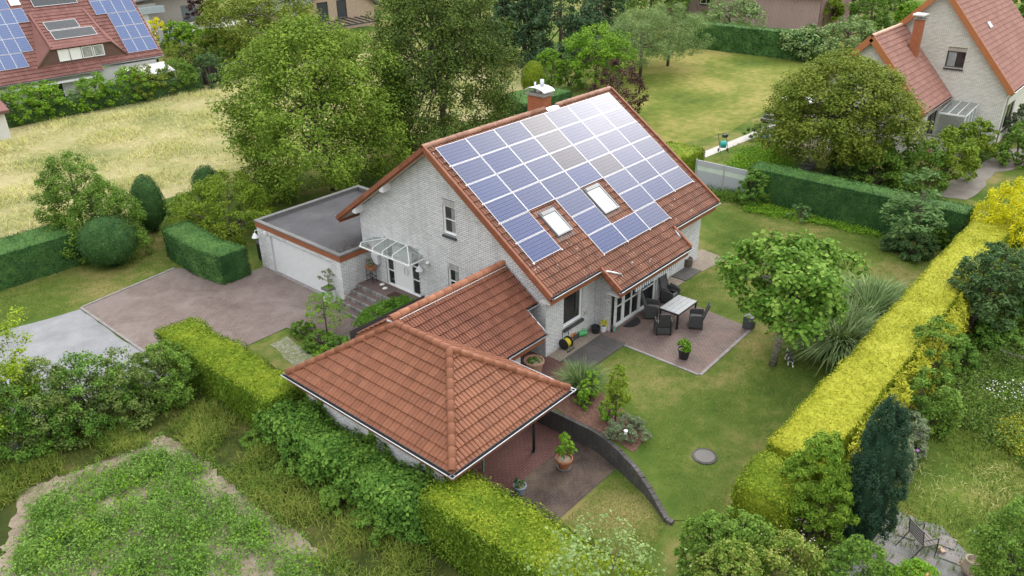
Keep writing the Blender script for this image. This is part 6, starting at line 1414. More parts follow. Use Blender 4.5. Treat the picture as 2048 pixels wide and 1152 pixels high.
for i, ((bx, by), ty, w, m, pf, lab) in enumerate(bgt):
    P, h, R = sz(bx, by, 0, ty, w); tree('background_tree', lab, 'tree', P, h, R, h*.12, m, .31, 85, 42, 270+i, pf, .18, group='trees in the far background', clump=.25, limbs=8)
P, h, R = sz(2052, 60, 0, -60, 60); tree('background_tree', 'green tree at the top right corner behind the tiled roof', 'tree', P, h, R, 1, L_BUSH, .3, 90, 60, 290, ROUND, .2, group='trees in the far background')
# slabs and weeds on the gravel corner
gs = thing('gravel_slabs', 'worn grey stepping slabs set in the weedy gravel', 'paving', GZ(1800, 1090, 0)); r_ = random.Random(9)
for x, y in ((1735, 1060), (1770, 1048), (1810, 1066), (1860, 1075), (1760, 1095), (1800, 1125), (1850, 1125), (1900, 1112), (1745, 1130), (1895, 1085)):
    q = GZ(x, y, .025); a = r_.uniform(-.25, .25); u = np.array((math.cos(a), math.sin(a), 0)); v = np.array((-u[1], u[0], 0)); g = MB(); g.obox(q+(0, 0, .01), u*r_.uniform(.2, .28), v*r_.uniform(.2, .28), (0, 0, .02)); g.build('slab', EDGE, gs, bevel=.01)
weeds('gravel_weeds', 'small weeds sprouting between the gravel slabs', pxpoly([(1690, 1040), (1810, 1030), (1925, 1098), (1965, 1152), (1700, 1200)], 0), 60, 16, .16, .07, L_BUSH, 192, spread=.08)
grass('dry_grass', 'tufts of dry grass on the neighbouring lawn', pxpoly([(1790, 960), (1880, 900), (2048, 940), (2048, 1000), (1930, 1060), (1830, 1020)], 0), 700, .14, .014, 1.2, L_HAY, 193, .9)
# ------------------------------------------------------------------ neighbouring houses
NB_TILE = tile_mat('dark_red_roof_tile', (0.15, 0.062, 0.052), (0.21, 0.092, 0.078), (0.28, 0.135, 0.115), 'island', 0, 0.2)
NB_TILE2 = tile_mat('pinkish_roof_tile', (0.27, 0.135, 0.105), (0.33, 0.17, 0.135), (0.40, 0.22, 0.18), 'island', 0, 0.1)
STUCCO = plain('pale_render', (0.62, 0.62, 0.6), 0.85, 0.2, vary=0.06)
BROWNB = plain('brown_boards', (0.13, 0.075, 0.06), 0.7, 0.3)
def roof_panel(root, name, o, V, Nn, w, g, regs, mats, prof=PROF_LOW):
    tile_roof(root, root if name is None else name, o, V, Nn, w, g, regs, prof, mats, 0)
# ---- left house
lh = thing('neighbour_house', 'house with dark red tiled roof, trapezoid dormer and solar panels at top left', 'house', (2, 56, -.55))
LT = 1.22; LLn = math.hypot(1, LT); LV = np.array((0, -1/LLn, -LT/LLn)); LN_ = np.array((0, -LT/LLn, 1/LLn)); LE0 = np.array((0, 52.5, 2.2))
def lroof(x, v, off=0.0): return LE0 + np.array((x, 0, 0)) - LV*v + LN_*off
VR = 9.6; top = lroof(0, VR)
g = MB(); 
for a, b, v0 in ((-14, 9.65, 0.0), (9.65, 15.5, .45)):
    g.prism([lroof(a, v0, -.05), lroof(b, v0, -.05), lroof(b, VR, -.05), lroof(a, VR, -.05)], -LN_*.2)
yb2 = 2*top[1]-52.5
g.prism([(-14, top[1], top[2]-.06), (15.5, top[1], top[2]-.06), (15.5, yb2, 2.2), (-14, yb2, 2.2)], (0, .15, -.15))
lro = g.build('roof', NB_TILE, lh)
tile_roof(lh, lro, lroof(15.5, VR), LV, LN_, .30, .36, [[(0, 0), (5.85, 0), (5.85, VR-.45), (0, VR-.45)], [(5.86, 0), (29.5, 0), (29.5, VR), (5.86, VR)]], PROF_LOW, (NB_TILE, NB_TILE), 0)
ridge_caps(lh, lro, (-14, top[1], top[2]), (15.5, top[1], top[2]), NB_TILE, .4, .13)
for a, b, v0 in ((-14, 9.65, 0.0), (9.65, 15.5, .45)): q = lroof(0, v0); gutter(lh, lro, (a, q[1]-.06, q[2]-.05), (b, q[1]-.06, q[2]-.05), .08)
nw = Plane((0, 53.0, 0), (1, 0, 0), (0, -1, 0))
wb_ = brick_wall(lh, nw, [(-13.5, -.6), (15.0, -.6), (15.0, 2.25), (-13.5, 2.25)], [(4.0, 6.2, -.4, 1.7), (12.6, 14.6, -.5, 1.7)], bricks=False, mats=(STUCCO, STUCCO))
window(lh, nw, 4.0, 6.2, -.4, 1.7, .08, (.5,)); window(lh, nw, 12.6, 14.6, -.5, 1.7, .08, (.5,))
MB().prism([(15.0, 53, -.6), (15.0, yb2-.4, -.6), (15.0, yb2-.4, 2.2), (15.0, top[1], top[2]-.2), (15.0, 53, 2.3)], (-.2, 0, 0)).build('wall', STUCCO, lh)
MB().box(1.9, 8.9, 52.45, 52.6, 1.62, 1.78).build('awning_case', WHITEP, lh)
g = MB().prism([(11.4, 52.9, 1.9), (15.4, 52.9, 1.9), (15.6, 51.3, 1.25), (12.2, 51.3, 1.25)], (0, 0, .04)); g.build('awning', plain('white_awning', (.8, .8, .79), .7, .2, vary=.02), lh)
# dormer
A_, B_, C_, D_ = (4.65, 53.15, 3.0), (12.3, 53.15, 2.95), (10.9, 53.15, 4.45), (6.1, 53.15, 4.45); bk = lroof(0, 5.97)
E1, E2 = (6.2, bk[1], bk[2]), (10.6, bk[1], bk[2])
dm = MB(); dm.add([A_, B_, C_, D_], [(0, 1, 2, 3)]); dmo = dm.build('dormer', BROWNB, lh)
dr_ = np.array(E1)-np.array(D_); dr_[0] = 0; Ld = np.linalg.norm(dr_); DV = -dr_/Ld; DN = np.array((0, DV[2], -DV[1])); DN = DN if DN[2] > 0 else -DN
MB().prism([(5.9, 52.95, 4.4), (11.1, 52.95, 4.4), (10.75, bk[1], bk[2]), (6.05, bk[1], bk[2])], DN*-.12).build('dormer_roof', NB_TILE, dmo)
tile_roof(lh, dmo, np.array((10.9, bk[1], bk[2]))+DN*.03, DV, DN, .30, .36, [[(0, 0), (4.8, 0), (4.95, Ld+.25), (-.15, Ld+.25)]], PROF_LOW, (NB_TILE, NB_TILE), 0)
for tri, nm in (((A_, D_, E1), 'left'), ((B_, C_, E2), 'right')):
    a, b, c = (np.array(q, float) for q in tri); n_ = np.cross(b-a, c-a); n_ /= np.linalg.norm(n_); n_ = n_ if n_[2] > 0 else -n_
    MB().prism([a, b, c], n_*.06).build('dormer_cheek', NB_TILE, dmo)
    g = MB(); g.bar(a+n_*.06, b+n_*.06, .16, .1); g.build('barge_board', BROWNB, dmo)
    g = MB(); g.bar(b+n_*.08, c+n_*.08, .2, .12); g.build('hip_cap', NB_TILE, dmo)
for k in range(4):
    u0 = 6.45+k*.99
    wn_ = Plane((0, 53.13, 0), (1, 0, 0), (0, -1, 0))
    window(lh, wn_, u0, u0+.92, 3.26, 4.22, .0, (), (), 0, .07, pane=BLINDG if k < 2 else glass_mat('blind_glass%d' % k, (.3, .32, .32)))
# panels of the left house
NP = surf('collector_glass', [(0.3, (0.035, 0.04, 0.045)), (0.7, (0.06, 0.065, 0.07))], 4, 0.25, spec=0.5)
LM4 = Matrix((np.array((1, 0, 0)), -LV, LN_)).transposed().to_4x4()
fm2, gm2 = panel_meshes(.91, 1.34)
cells = []
for x in (12.45, 13.38, 14.31):
    for v in (1.1, 2.48, 3.86): cells.append((x, v, 'right block'))
for k in range(4): cells.append((11.5+k*.93, 5.25, 'right block'))
for k in range(4): cells.append((11.5+k*.93, 6.63, 'right block'))
for v, xr in ((1.25, 4.03), (2.63, 4.95), (4.0, 4.95), (5.35, 5.85), (6.75, 4.95)):
    k = 1
    while xr-.93*k > -.6: cells.append((xr-.93*k, v, 'left block')); k += 1
rows_ = sorted({(b, round(v, 1)) for x, v, b in cells})
for x, v, b in cells:
    rr = sorted({q[1] for q in rows_ if q[0] == b}).index(round(v, 1)); cc = sorted({round(q[0], 2) for q in cells if q[2] == b and round(q[1], 1) == round(v, 1)}, reverse=True).index(round(x, 2))
    place_panel(fm2, gm2, Matrix.Translation(Vector(lroof(x, v, .12))) @ LM4, 'solar panel on dark red roof, %s, %s row from eave, %s from right' % (b, ORD[rr], (ORD+['eighth'])[cc]), 'solar panels on the dark red roof', (0.10, 0.15, 0.32))
DM4 = Matrix((np.array((1, 0, 0)), -DV, DN)).transposed().to_4x4()
for k, (x, v, w_) in enumerate(((6.75, .75, 3.6), (6.7, 1.85, 2.7))):
    fmk, gmk = panel_meshes(w_, 1.02, .03, NP)
    q = np.array((0, 53.15, 4.45))-DV*v+DN*.12; q[0] = x
    t_ = place_panel(fmk, gmk, Matrix.Translation(Vector(q)) @ DM4, ('long dark solar collector lower on the dormer roof', 'shorter dark solar collector higher on the dormer roof')[k], 'collectors on the dormer', (1, 1, 1))
fmk, gmk = panel_meshes(3.7, 1.05, .03, NP); place_panel(fmk, gmk, Matrix.Translation(Vector(lroof(6.8, 6.65, .12))) @ LM4, 'dark solar collector at the top edge above the dormer', 'collectors on the dormer', (1, 1, 1))
window_frame = MB().prism([lroof(5.1, 7.0, .05), lroof(5.9, 7.0, .05), lroof(5.9, 8.0, .05), lroof(5.1, 8.0, .05)], LN_*.1); window_frame.build('roof_window', BLINDG, lh)
# small white shed at the left edge
sh = thing('white_shed', 'small white outbuilding with brown tiled eave at the left edge', 'shed', (-2.6, 47.5, -.55))
MB().box(-5, -.9, 46.2, 49, -.6, 1.6).build('wall', STUCCO, sh); MB().prism([(-5.3, 45.9, 1.55), (-.6, 45.9, 1.55), (-.6, 49.2, 2.9), (-5.3, 49.2, 2.9)], (0, 0, .12)).build('roof', NB_TILE, sh)
g = MB().bar((-5.3, 45.86, 1.55), (-.6, 45.86, 1.55), .06, .2); g.build('fascia', BROWNB, sh)
# ---- right house
rh = thing('neighbour_house', 'cream brick gabled house with pinkish tiled roof at top right', 'house', (46, -7, 0))
CBR = surf('cream_brick', [(0.25, (0.62, 0.60, 0.54)), (0.5, (0.71, 0.69, 0.63)), (0.75, (0.78, 0.76, 0.70))], 0.6, 0.85, fine=(9, 0.35), island=0.4); CMO = plain('tan_mortar', (0.30, 0.285, 0.25), .9, .2)
RX, AY, AZ = 40.5, -6.95, 9.95; SR, SL = 1.135, 1.06
def zrr(y): return AZ-(AY-y)*SR if y < AY else AZ-(y-AY)*SL
ghp = Plane((RX, 0, 0), (0, 1, 0), (-1, 0, 0))
brick_wall(rh, ghp, [(-12.0, -.1), (-1.9, -.1), (-1.9, zrr(-1.9)-.2), (AY, AZ-.25), (-12.0, zrr(-12.0)-.2)], [(-9.03, -7.86, 4.9, 6.2)], mats=(CBR, CMO), lintel=False)
DKF = plain('dark_brown_frame', (.06, .05, .045), .5, .4)
window(rh, ghp, -9.03, -7.86, 4.9, 5.95, .1, (), (), .12, .06, frame=DKF, curtain=((.5, .92),)); MB().prism([ghp.P(-9.03, 5.95, -.1), ghp.P(-7.86, 5.95, -.1), ghp.P(-7.86, 6.2, -.1), ghp.P(-9.03, 6.2, -.1)], (-.06, 0, 0)).build('shutter_box', plain('taupe_box', (.42, .38, .34), .6, .3), rh)
rsp = Plane((0, -12.0, 0), (1, 0, 0), (0, -1, 0)); brick_wall(rh, rsp, [(RX, -.1), (RX+11.5, -.1), (RX+11.5, zrr(-12)-.2), (RX, zrr(-12)-.2)], [(RX+1.2, RX+3.6, .9, 2.6)], bricks=False, mats=(CBR, CBR)); window(rh, rsp, RX+1.2, RX+3.6, .9, 2.6, .1, (.5,), frame=DKF)
g = MB()
for y0, y1 in ((AY, -12.35), (AY, -1.4)):
    g.prism([(RX-.4, y0, zrr(y0)-.06), (RX+12, y0, zrr(y0)-.06), (RX+12, y1, zrr(y1)-.06), (RX-.4, y1, zrr(y1)-.06)], (0, 0, -.2))
rro = g.build('roof', FASCIA, rh)
Ls = math.hypot(1, SR); tile_roof(rh, rro, (RX+12, AY, AZ), (0, -1/Ls, -SR/Ls), (0, -SR/Ls, 1/Ls), .30, .36, [[(0, 0), (12.4, 0), (12.4, 5.4*Ls), (0, 5.4*Ls)]], PROF_LOW, (NB_TILE2, NB_TILE2), 0)
Ls2 = math.hypot(1, SL); tile_roof(rh, rro, (RX-.4, AY, AZ), (0, 1/Ls2, -SL/Ls2), (0, SL/Ls2, 1/Ls2), .30, .36, [[(0, 0), (12.4, 0), (12.4, 5.5*Ls2), (0, 5.5*Ls2)]], PROF_LOW, (NB_TILE2, NB_TILE2), 0)
for y1 in (-12.35, -1.4):
    g = MB(); g.bar((RX-.42, AY, AZ-.1), (RX-.42, y1, zrr(y1)-.1), .08, .36); g.build('barge_board', plain('orange_brown_board%d' % int(-y1), (.40, .15, .06), .6, .3), rro)
gutter(rh, rro, (RX-.4, -12.42, zrr(-12.35)-.02), (RX+12, -12.42, zrr(-12.35)-.02), .08)
MB().tube([(RX-.1, -12.42, 3.8), (RX+.1, -12.12, 3.3), (RX+.1, -12.1, 0)], .05, 8).build('downpipe', ZINC, rro, smooth_shade=True)
g = MB().prism([(RX+3, -9.2, zrr(-9.2)+.1), (RX+3.7, -9.2, zrr(-9.2)+.1), (RX+3.7, -9.5, zrr(-9.5)+.1), (RX+3, -9.5, zrr(-9.5)+.1)], (0, 0, .06)); g.build('roof_step', ZINC, rro)
# lower annex of the right house
AX0, AYr, AZr, AS = 34.2, -4.75, 7.4, 1.10
def zan(y): return AZr-abs(y-AYr)*AS
ap_ = Plane((AX0+.35, 0, 0), (0, 1, 0), (-1, 0, 0)); brick_wall(rh, ap_, [(-8.3, -.1), (-1.4, -.1), (-1.4, zan(-1.4)-.2), (AYr, AZr-.25), (-8.3, zan(-8.3)-.2)], (), mats=(CBR, CMO))
as_ = Plane((0, -8.3, 0), (1, 0, 0), (0, -1, 0)); brick_wall(rh, as_, [(AX0+.35, -.1), (RX, -.1), (RX, zan(-8.3)-.2), (AX0+.35, zan(-8.3)-.2)], [(37.3, 39.6, .05, 2.2)], bricks=False, mats=(CBR, CBR)); window(rh, as_, 37.3, 39.6, .05, 2.2, .1, (.5,), frame=DKF, sill=0)
g = MB()
for y1 in (-8.75, -.8): g.prism([(AX0, AYr, AZr-.06), (RX-.03, AYr, AZr-.06), (RX-.03, y1, zan(y1)-.06), (AX0, y1, zan(y1)-.06)], (0, 0, -.2))
aro = g.build('annex_roof', FASCIA, rh); La = math.hypot(1, AS)
tile_roof(rh, aro, (RX-.03, AYr, AZr), (0, -1/La, -AS/La), (0, -AS/La, 1/La), .30, .36, [[(0, 0), (RX-.03-AX0, 0), (RX-.03-AX0, 4*La), (0, 4*La)]], PROF_LOW, (NB_TILE2, NB_TILE2), 0)
tile_roof(rh, aro, (AX0, AYr, AZr), (0, 1/La, -AS/La), (0, AS/La, 1/La), .30, .36, [[(0, 0), (RX-.03-AX0, 0), (RX-.03-AX0, 3.9*La), (0, 3.9*La)]], PROF_LOW, (NB_TILE2, NB_TILE2), 0)
ridge_caps(rh, aro, (AX0, AYr, AZr+.03), (RX, AYr, AZr+.03), tile_mat('pale_ridge', (.40, .2, .14), (.5, .28, .2), (.56, .36, .27)), .4, .14)
for y1 in (-8.75, -.8):
    g = MB(); g.bar((AX0-.02, AYr, AZr-.1), (AX0-.02, y1, zan(y1)-.1), .08, .4); g.build('barge_board', plain('orange_board%d' % int(-y1), (.40, .15, .06), .6, .3), aro)
gutter(rh, aro, (AX0, -8.82, zan(-8.75)-.02), (RX-.1, -8.82, zan(-8.75)-.02), .08)
g = MB().box(38.45, 39.0, -6.45, -5.92, 5.4, 8.05); cb = g.build('chimney', CHB, rh); MB().box(38.38, 39.07, -6.52, -5.85, 8.052, 8.13).build('cap_slab', CONC, cb); MB().box(38.2, 39.25, -6.55, -5.8, 8.32, 8.40).build('cowl', MAT['white_metal'], cb)
g = MB(); [g.bar((x, y, 8.14), (x, y, 8.33), .05) for x in (38.5, 38.95) for y in (-6.4, -5.97)]; g.build('cowl_legs', ZINC, cb)
# glass porch
pr_ = MB(); zt_ = 2.45
for y in (-8.85, -9.4, -9.95, -10.5): pr_.bar((RX-.02, y, zt_+.25), (37.6, y, zt_), .045, .06)
pr_.bar((37.6, -8.85, zt_), (37.6, -10.5, zt_), .1, .1); 
for x in (37.6, 38.5, 39.4, 40.3): pr_.bar((x, -10.5, 0), (x, -10.5, zt_+.05), .07, .07)
po = pr_.build('glass_porch', WHITEP, rh)
for k in range(3): y = -8.85-.55*k; MB().prism([(RX-.03, y-.04, zt_+.29), (37.6, y-.04, zt_+.04), (37.6, y-.51, zt_+.04), (RX-.03, y-.51, zt_+.29)], (0, 0, .01)).build('glass_pane', CLEAR, po); MB().prism([(37.64+.9*k, -10.5, .1), (38.46+.9*k, -10.5, .1), (38.46+.9*k, -10.5, zt_), (37.64+.9*k, -10.5, zt_)], (0, .01, 0)).build('glass_pane', CLEAR, po)
tw = thing('terrace_wall', 'low white brick wall before the glass porch of the right house', 'wall', (36.6, -9, 0))
brick_wall(tw, Plane((36.4, 0, 0), (0, 1, 0), (-1, 0, 0)), [(-11.0, 0), (-8.0, 0), (-8.0, 1.15), (-11.0, 1.15)], (), mats=(CBR, CMO)); MB().box(36.36, 36.66, -11.05, -7.95, 1.15, 1.22).build('coping', COP, tw); MB().box(36.41, 36.6, -10.99, -8.01, 0, 1.15).build('core', CBR, tw)
g = MB(); g.lathe((38.6, -9.5, .66), [(.55, 0), (.6, .02), (.6, .05), (.5, .06)], 16); tb = thing('porch_table', 'white round table inside the glass porch', 'table', (38.6, -9.5, 0)); g.build('table_top', WHITEP, tb); MB().tube([(38.6, -9.5, 0), (38.6, -9.5, .68)], .04, 8).build('leg', WHITEP, tb)
bw = MB(); bw.lathe((35.6, -9.0, .0), [(.18, 0), (.30, .32), (.36, .34), (.34, .42), (.28, .40), (.1, .3)], 16); tag(bw.build('terracotta_bowl', plain('terracotta_bowl', (.30, .12, .07)), base=(35.6, -9, 0), smooth_shade=True), 'brown terracotta bowl before the low white terrace wall', 'pot')
# ---- tan brick house behind the maple
th = thing('neighbour_house', 'tan brick house with two dark shuttered windows at the top', 'house', (45, 66, -.5))
TBR = surf('tan_brick', [(0.3, (0.30, 0.21, 0.15)), (0.5, (0.43, 0.32, 0.24)), (0.72, (0.54, 0.43, 0.34))], 4, .85, fine=(14, .5)); SLT = plain('anthracite', (.045, .05, .058), .5, .4)
tp_ = Plane((0, 64, 0), (1, 0, 0), (0, -1, 0)); aw = 44.5
brick_wall(th, tp_, [(38.6, -.6), (50.4, -.6), (50.4, 2.9), (aw, 6.6), (38.6, 2.9)], [(41.4, 43.05, 1.55, 3.62), (44.4, 45.95, 1.55, 3.6)], bricks=False, mats=(TBR, TBR))
for a, b in ((41.4, 43.05), (44.4, 45.95)): window(th, tp_, a, b, 1.55, 3.6, .1, (), (), .1, .08, pane=SLT, frame=SLT, sillm=SLT)
g = MB()
for x1 in (37.9, 51.1): zz_ = 6.75-(abs(x1-aw))*.63; g.prism([(aw, 63.5, 6.75), (x1, 63.5, zz_), (x1, 73, zz_), (aw, 73, 6.75)], (0, 0, -.22))
g.build('roof', plain('slate_roof', (.10, .11, .125), .5, .4), th); MB().box(38.7, 50.3, 64.2, 72, -.6, 2.5).build('wall', TBR, th)
g = MB(); [g.bar((x, 63.9, 1.35), (x, 60.6, 1.05), .1, .14) for x in np.arange(41, 48.1, 1.0)]; g.bar((40.8, 60.6, 1.05), (48.2, 60.6, 1.05), .12, .14); [g.bar((x, 60.6, -.55), (x, 60.6, 1.05), .12) for x in (41, 48)]; g.build('pergola', SLT, th)
# ---- brick house at the far end of the far garden
fh = thing('neighbour_house', 'purple-brown brick house with white windows beyond the far hedge', 'house', (82, 22, 0))
VBR = paver_mat('violet_brick', (.27, .17, .155), (.2, .125, .115), (.38, .31, .29), .25, .0833, .5, (.3, .2, .18), .3); VMO = plain('pale_mortar', (.34, .29, .27), .9, .2)
fpn = Plane((77, 0, 0), (0, 1, 0), (-1, 0, 0)); brick_wall(fh, fpn, [(15.2, -.1), (36, -.1), (36, 4.2), (15.2, 4.2)], [(22.7, 24.6, 1.4, 2.75), (29.2, 30.9, 2.3, 3.6)], bricks=False, mats=(VBR, VBR), lintel=False)
window(fh, fpn, 22.7, 24.6, 1.4, 2.75, .08, (.3, .7)); window(fh, fpn, 29.2, 30.9, 2.3, 3.6, .08, (.5,))
MB().prism([(76.4, 14.8, 4.1), (76.4, 36.4, 4.1), (82, 36.4, 7.5), (82, 14.8, 7.5)], (0, 0, .2)).build('roof', NB_TILE, fh); MB().box(77.1, 87, 15.2, 36, -.1, 4.1).build('wall', VBR, fh)
# ---- pale stone house at the top left
sh2 = thing('neighbour_house', 'pale stone house with white door and grey garage door at top left', 'house', (32, 90, -.5))
SBR = surf('pale_stone_brick', [(0.3, (0.30, 0.275, 0.25)), (0.5, (0.41, 0.385, 0.35)), (0.72, (0.52, 0.5, 0.47))], 5, .85, fine=(16, .5))
s1 = Plane((0, 88, 0), (1, 0, 0), (0, -1, 0)); brick_wall(sh2, s1, [(26, -.7), (39, -.7), (39, 4.5), (26, 4.5)], [(36.2, 38.4, -.6, 2.0)], bricks=False, mats=(SBR, SBR), lintel=False)
s2 = Plane((0, 86, 0), (1, 0, 0), (0, -1, 0)); brick_wall(sh2, s2, [(25, -.7), (31.8, -.7), (31.8, 3.0), (25, 3.0)], [(29.1, 30.6, -.5, 1.7)], bricks=False, mats=(SBR, SBR), lintel=False)
window(sh2, s2, 29.1, 30.6, -.5, 1.7, .1, (.3, .7), (), 0, .12, name='front_door', pane=WHITEP); MB().prism([s1.P(36.2, -.6, -.1), s1.P(38.4, -.6, -.1), s1.P(38.4, 2.0, -.1), s1.P(36.2, 2.0, -.1)], (0, -.04, 0)).build('garage_door', plain('grey_blue_door', (.16, .19, .21), .6, .3), sh2)
MB().box(27.5, 32.4, 84.9, 86.2, 1.9, 2.7).build('canopy', plain('blue_grey_metal', (.30, .36, .38), .5, .4), sh2); MB().prism([(24.5, 85.5, 3.0), (39.6, 85.5, 4.4), (39.6, 95, 7.5), (24.5, 95, 7.5)], (0, 0, .2)).build('roof', plain('grey_roof', (.2, .2, .21)), sh2)
MB().box(25.2, 39, 88.2, 95, -.6, 4.4).build('wall', SBR, sh2); MB().bar((38.9, 86.5, -.5), (38.9, 86.5, 4.2), .16).build('post', WHITEP, sh2)
sheet('stone_forecourt', [(26, 79), (42, 79), (42, 87.6), (26, 85.8)], PATHM, .02, 4)
# ---- fences
FD = plain('dark_wicker_panel', (.05, .048, .048), .8, .2); FP = plain('grey_fence_post', (.34, .35, .36), .6, .3)
ff = thing('panel_fence', 'dark wicker panel fence with grey posts at the far corner of the meadow', 'fence', (21.5, 51.2, -.55))
for k in range(4):
    x = 17.9+1.85*k; MB().box(x+.06, x+1.79, 51.15, 51.21, -.5, 1.15).build('panel', FD, ff); MB().box(x-.05, x+.05, 51.12, 51.24, -.6, 1.22).build('post', FP, ff)
f2 = thing('panel_fence', 'grey and pale panel fence beside the small round bright trees', 'fence', (27, 71, -.55))
a0, a1 = np.array(GZ(322, 92, D)), np.array(GZ(372, 98, D)); dd = (a1-a0)/5
for k in range(5):
    m_ = FD if k % 2 else FP; g = MB(); g.prism([a0+dd*k+dd*.04, a0+dd*(k+1)-dd*.04, a0+dd*(k+1)-dd*.04+(0, 0, 1.9), a0+dd*k+dd*.04+(0, 0, 1.9)], (0, .06, 0)); g.build('panel', m_, f2)
GP = plain('grey_composite', (.36, .38, .41), .55, .3, vary=.05); FG = plain('frosted_glass', (.50, .58, .52), .25, .5, vary=.1)
gf = thing('grey_fence', 'grey fence panels with frosted glass strip between olive and dark hedges', 'fence', (21, -2.2, 0))
for k in range(2):
    y0, y1 = -.25-1.75*k, -1.95-1.75*k
    MB().box(20.97, 21.03, y1, y0, .02, 1.02).build('lower_panel', GP, gf); MB().box(20.985, 21.015, y1, y0, 1.025, 1.3).build('glass_strip', FG, gf); MB().box(20.97, 21.03, y1, y0, 1.305, 1.62).build('upper_panel', GP, gf)
for y in (-.2, -2.0, -3.75): MB().box(20.94, 21.06, y-.03, y+.03, 0, 1.66).build('post', FP, gf)
# ------------------------------------------------------------------ terrace furniture
WICK = surf('dark_wicker', [(0.3, (0.035, 0.036, 0.038)), (0.55, (0.075, 0.076, 0.078)), (0.75, (0.12, 0.12, 0.12))], 30, .75, .8, 90, fine=(120, .5))
TTOP = surf('grey_table_board', [(0.3, (0.26, 0.275, 0.285)), (0.7, (0.36, 0.375, 0.385))], 6, .5, spec=.4, fine=(60, .4))
tq = [GZ(1320.6, 616.7, .74), GZ(1355, 589, .74), GZ(1393.3, 600.9, .74), GZ(1359.3, 629.6, .74)]
tx0, tx1 = (tq[0][0]+tq[3][0])/2, (tq[1][0]+tq[2][0])/2; ty1, ty0 = (tq[0][1]+tq[1][1])/2, (tq[2][1]+tq[3][1])/2
tab = thing('patio_table', 'grey slatted patio table with black legs on the terrace', 'table', ((tx0+tx1)/2, (ty0+ty1)/2, .02))
for k in range(4): a = ty0+(ty1-ty0)*k/4; MB().box(tx0+.02, tx1-.02, a+.006, a+(ty1-ty0)/4-.006, .715, .745).build('board', TTOP, tab)
fr = MB(); fr.box(tx0, tx1, ty0-.012, ty0+.03, .67, .728); fr.box(tx0, tx1, ty1-.03, ty1+.012, .67, .728); fr.box(tx0-.012, tx0+.03, ty0+.03, ty1-.03, .67, .728); fr.box(tx1-.03, tx1+.012, ty0+.03, ty1-.03, .67, .728); fr.box(tx0+.04, tx1-.04, ty0+.04, ty1-.04, .69, .712); fr.build('frame', BLACKP, tab)
for x in (tx0+.04, tx1-.04):
    for y in (ty0+.04, ty1-.04): MB().box(x-.03, x+.03, y-.03, y+.03, .02, .67).build('leg', BLACKP, tab)
def wicker_chair():
    t = bpy.data.objects.new('wicker_chair', None); COL.objects.link(t); BASE[t.name] = np.zeros(3)
    # local: facing +x, foot at z = 0
    MB().prism([(.30, -.28, .10), (.30, .28, .10), (-.26, .26, .06), (-.26, -.26, .06)], (0, 0, .28)).build('seat_box', WICK, t, bevel=.02)
    MB().box(-.20, .27, -.23, .23, .385, .45).build('seat', surf('charcoal_cushion', [(0.3, (.09, .09, .092)), (.7, (.14, .14, .142))], 8, .9) if 'charcoal_cushion' not in MAT else MAT['charcoal_cushion'], t, bevel=.025)
    g = MB(); g.prism([(-.20, -.25, .40), (-.20, .25, .40), (-.44, .21, 1.10), (-.44, -.21, 1.10)], (-.06, 0, -.01)); g.build('backrest', WICK, t, bevel=.025)
    for s in (-1, 1):
        g = MB(); g.prism([(.30, s*.29, .10), (.30, s*.29, .58), (.18, s*.29, .64), (-.26, s*.29, .66), (-.26, s*.29, .06)], (0, s*.055, 0)); g.build('arm', WICK, t, bevel=.02)
        for x in (.26, -.24): MB().box(x-.025, x+.025, s*.27-.025, s*.27+.025, 0, .12).build('leg', BLACKP, t)
    return t
wc = wicker_chair()
cpos = [((1302, 632), math.radians(-62), 'wicker armchair nearest the patio doors, facing the table'), ((1338, 600), math.radians(-100), 'wicker armchair behind the table, beside the white brick pillar'), ((1325, 665), math.radians(38), 'wicker armchair with its back to the viewer at the near end'), ((1392, 652), math.radians(118), 'wicker armchair on the lawn side of the table, back turned right')]
for i, ((x, y), az, lab) in enumerate(cpos):
    c = wc if i == 0 else copy_tree(wc); q = GZ(x, y, .02); c.location = q; c.rotation_euler = (0, 0, az); tag(c, lab, 'armchair', 'wicker chairs round the patio table')
q = GZ(1312, 606, .02); c = copy_tree(wc); c.location = (7.0, -6.85, .02); c.rotation_euler = (0, 0, math.radians(-85)); tag(c, 'wicker recliner with tall back against the patio window', 'armchair', 'wicker chairs round the patio table')
TERRA = surf('terracotta', [(0.3, (.30, .11, .055)), (.7, (.42, .18, .10))], 5, .8, fine=(20, .4)); TERRAP = surf('pale_terracotta', [(0.3, (.36, .19, .13)), (.7, (.48, .29, .21))], 5, .85, fine=(20, .4))
EARTH = MAT['dry_soil']
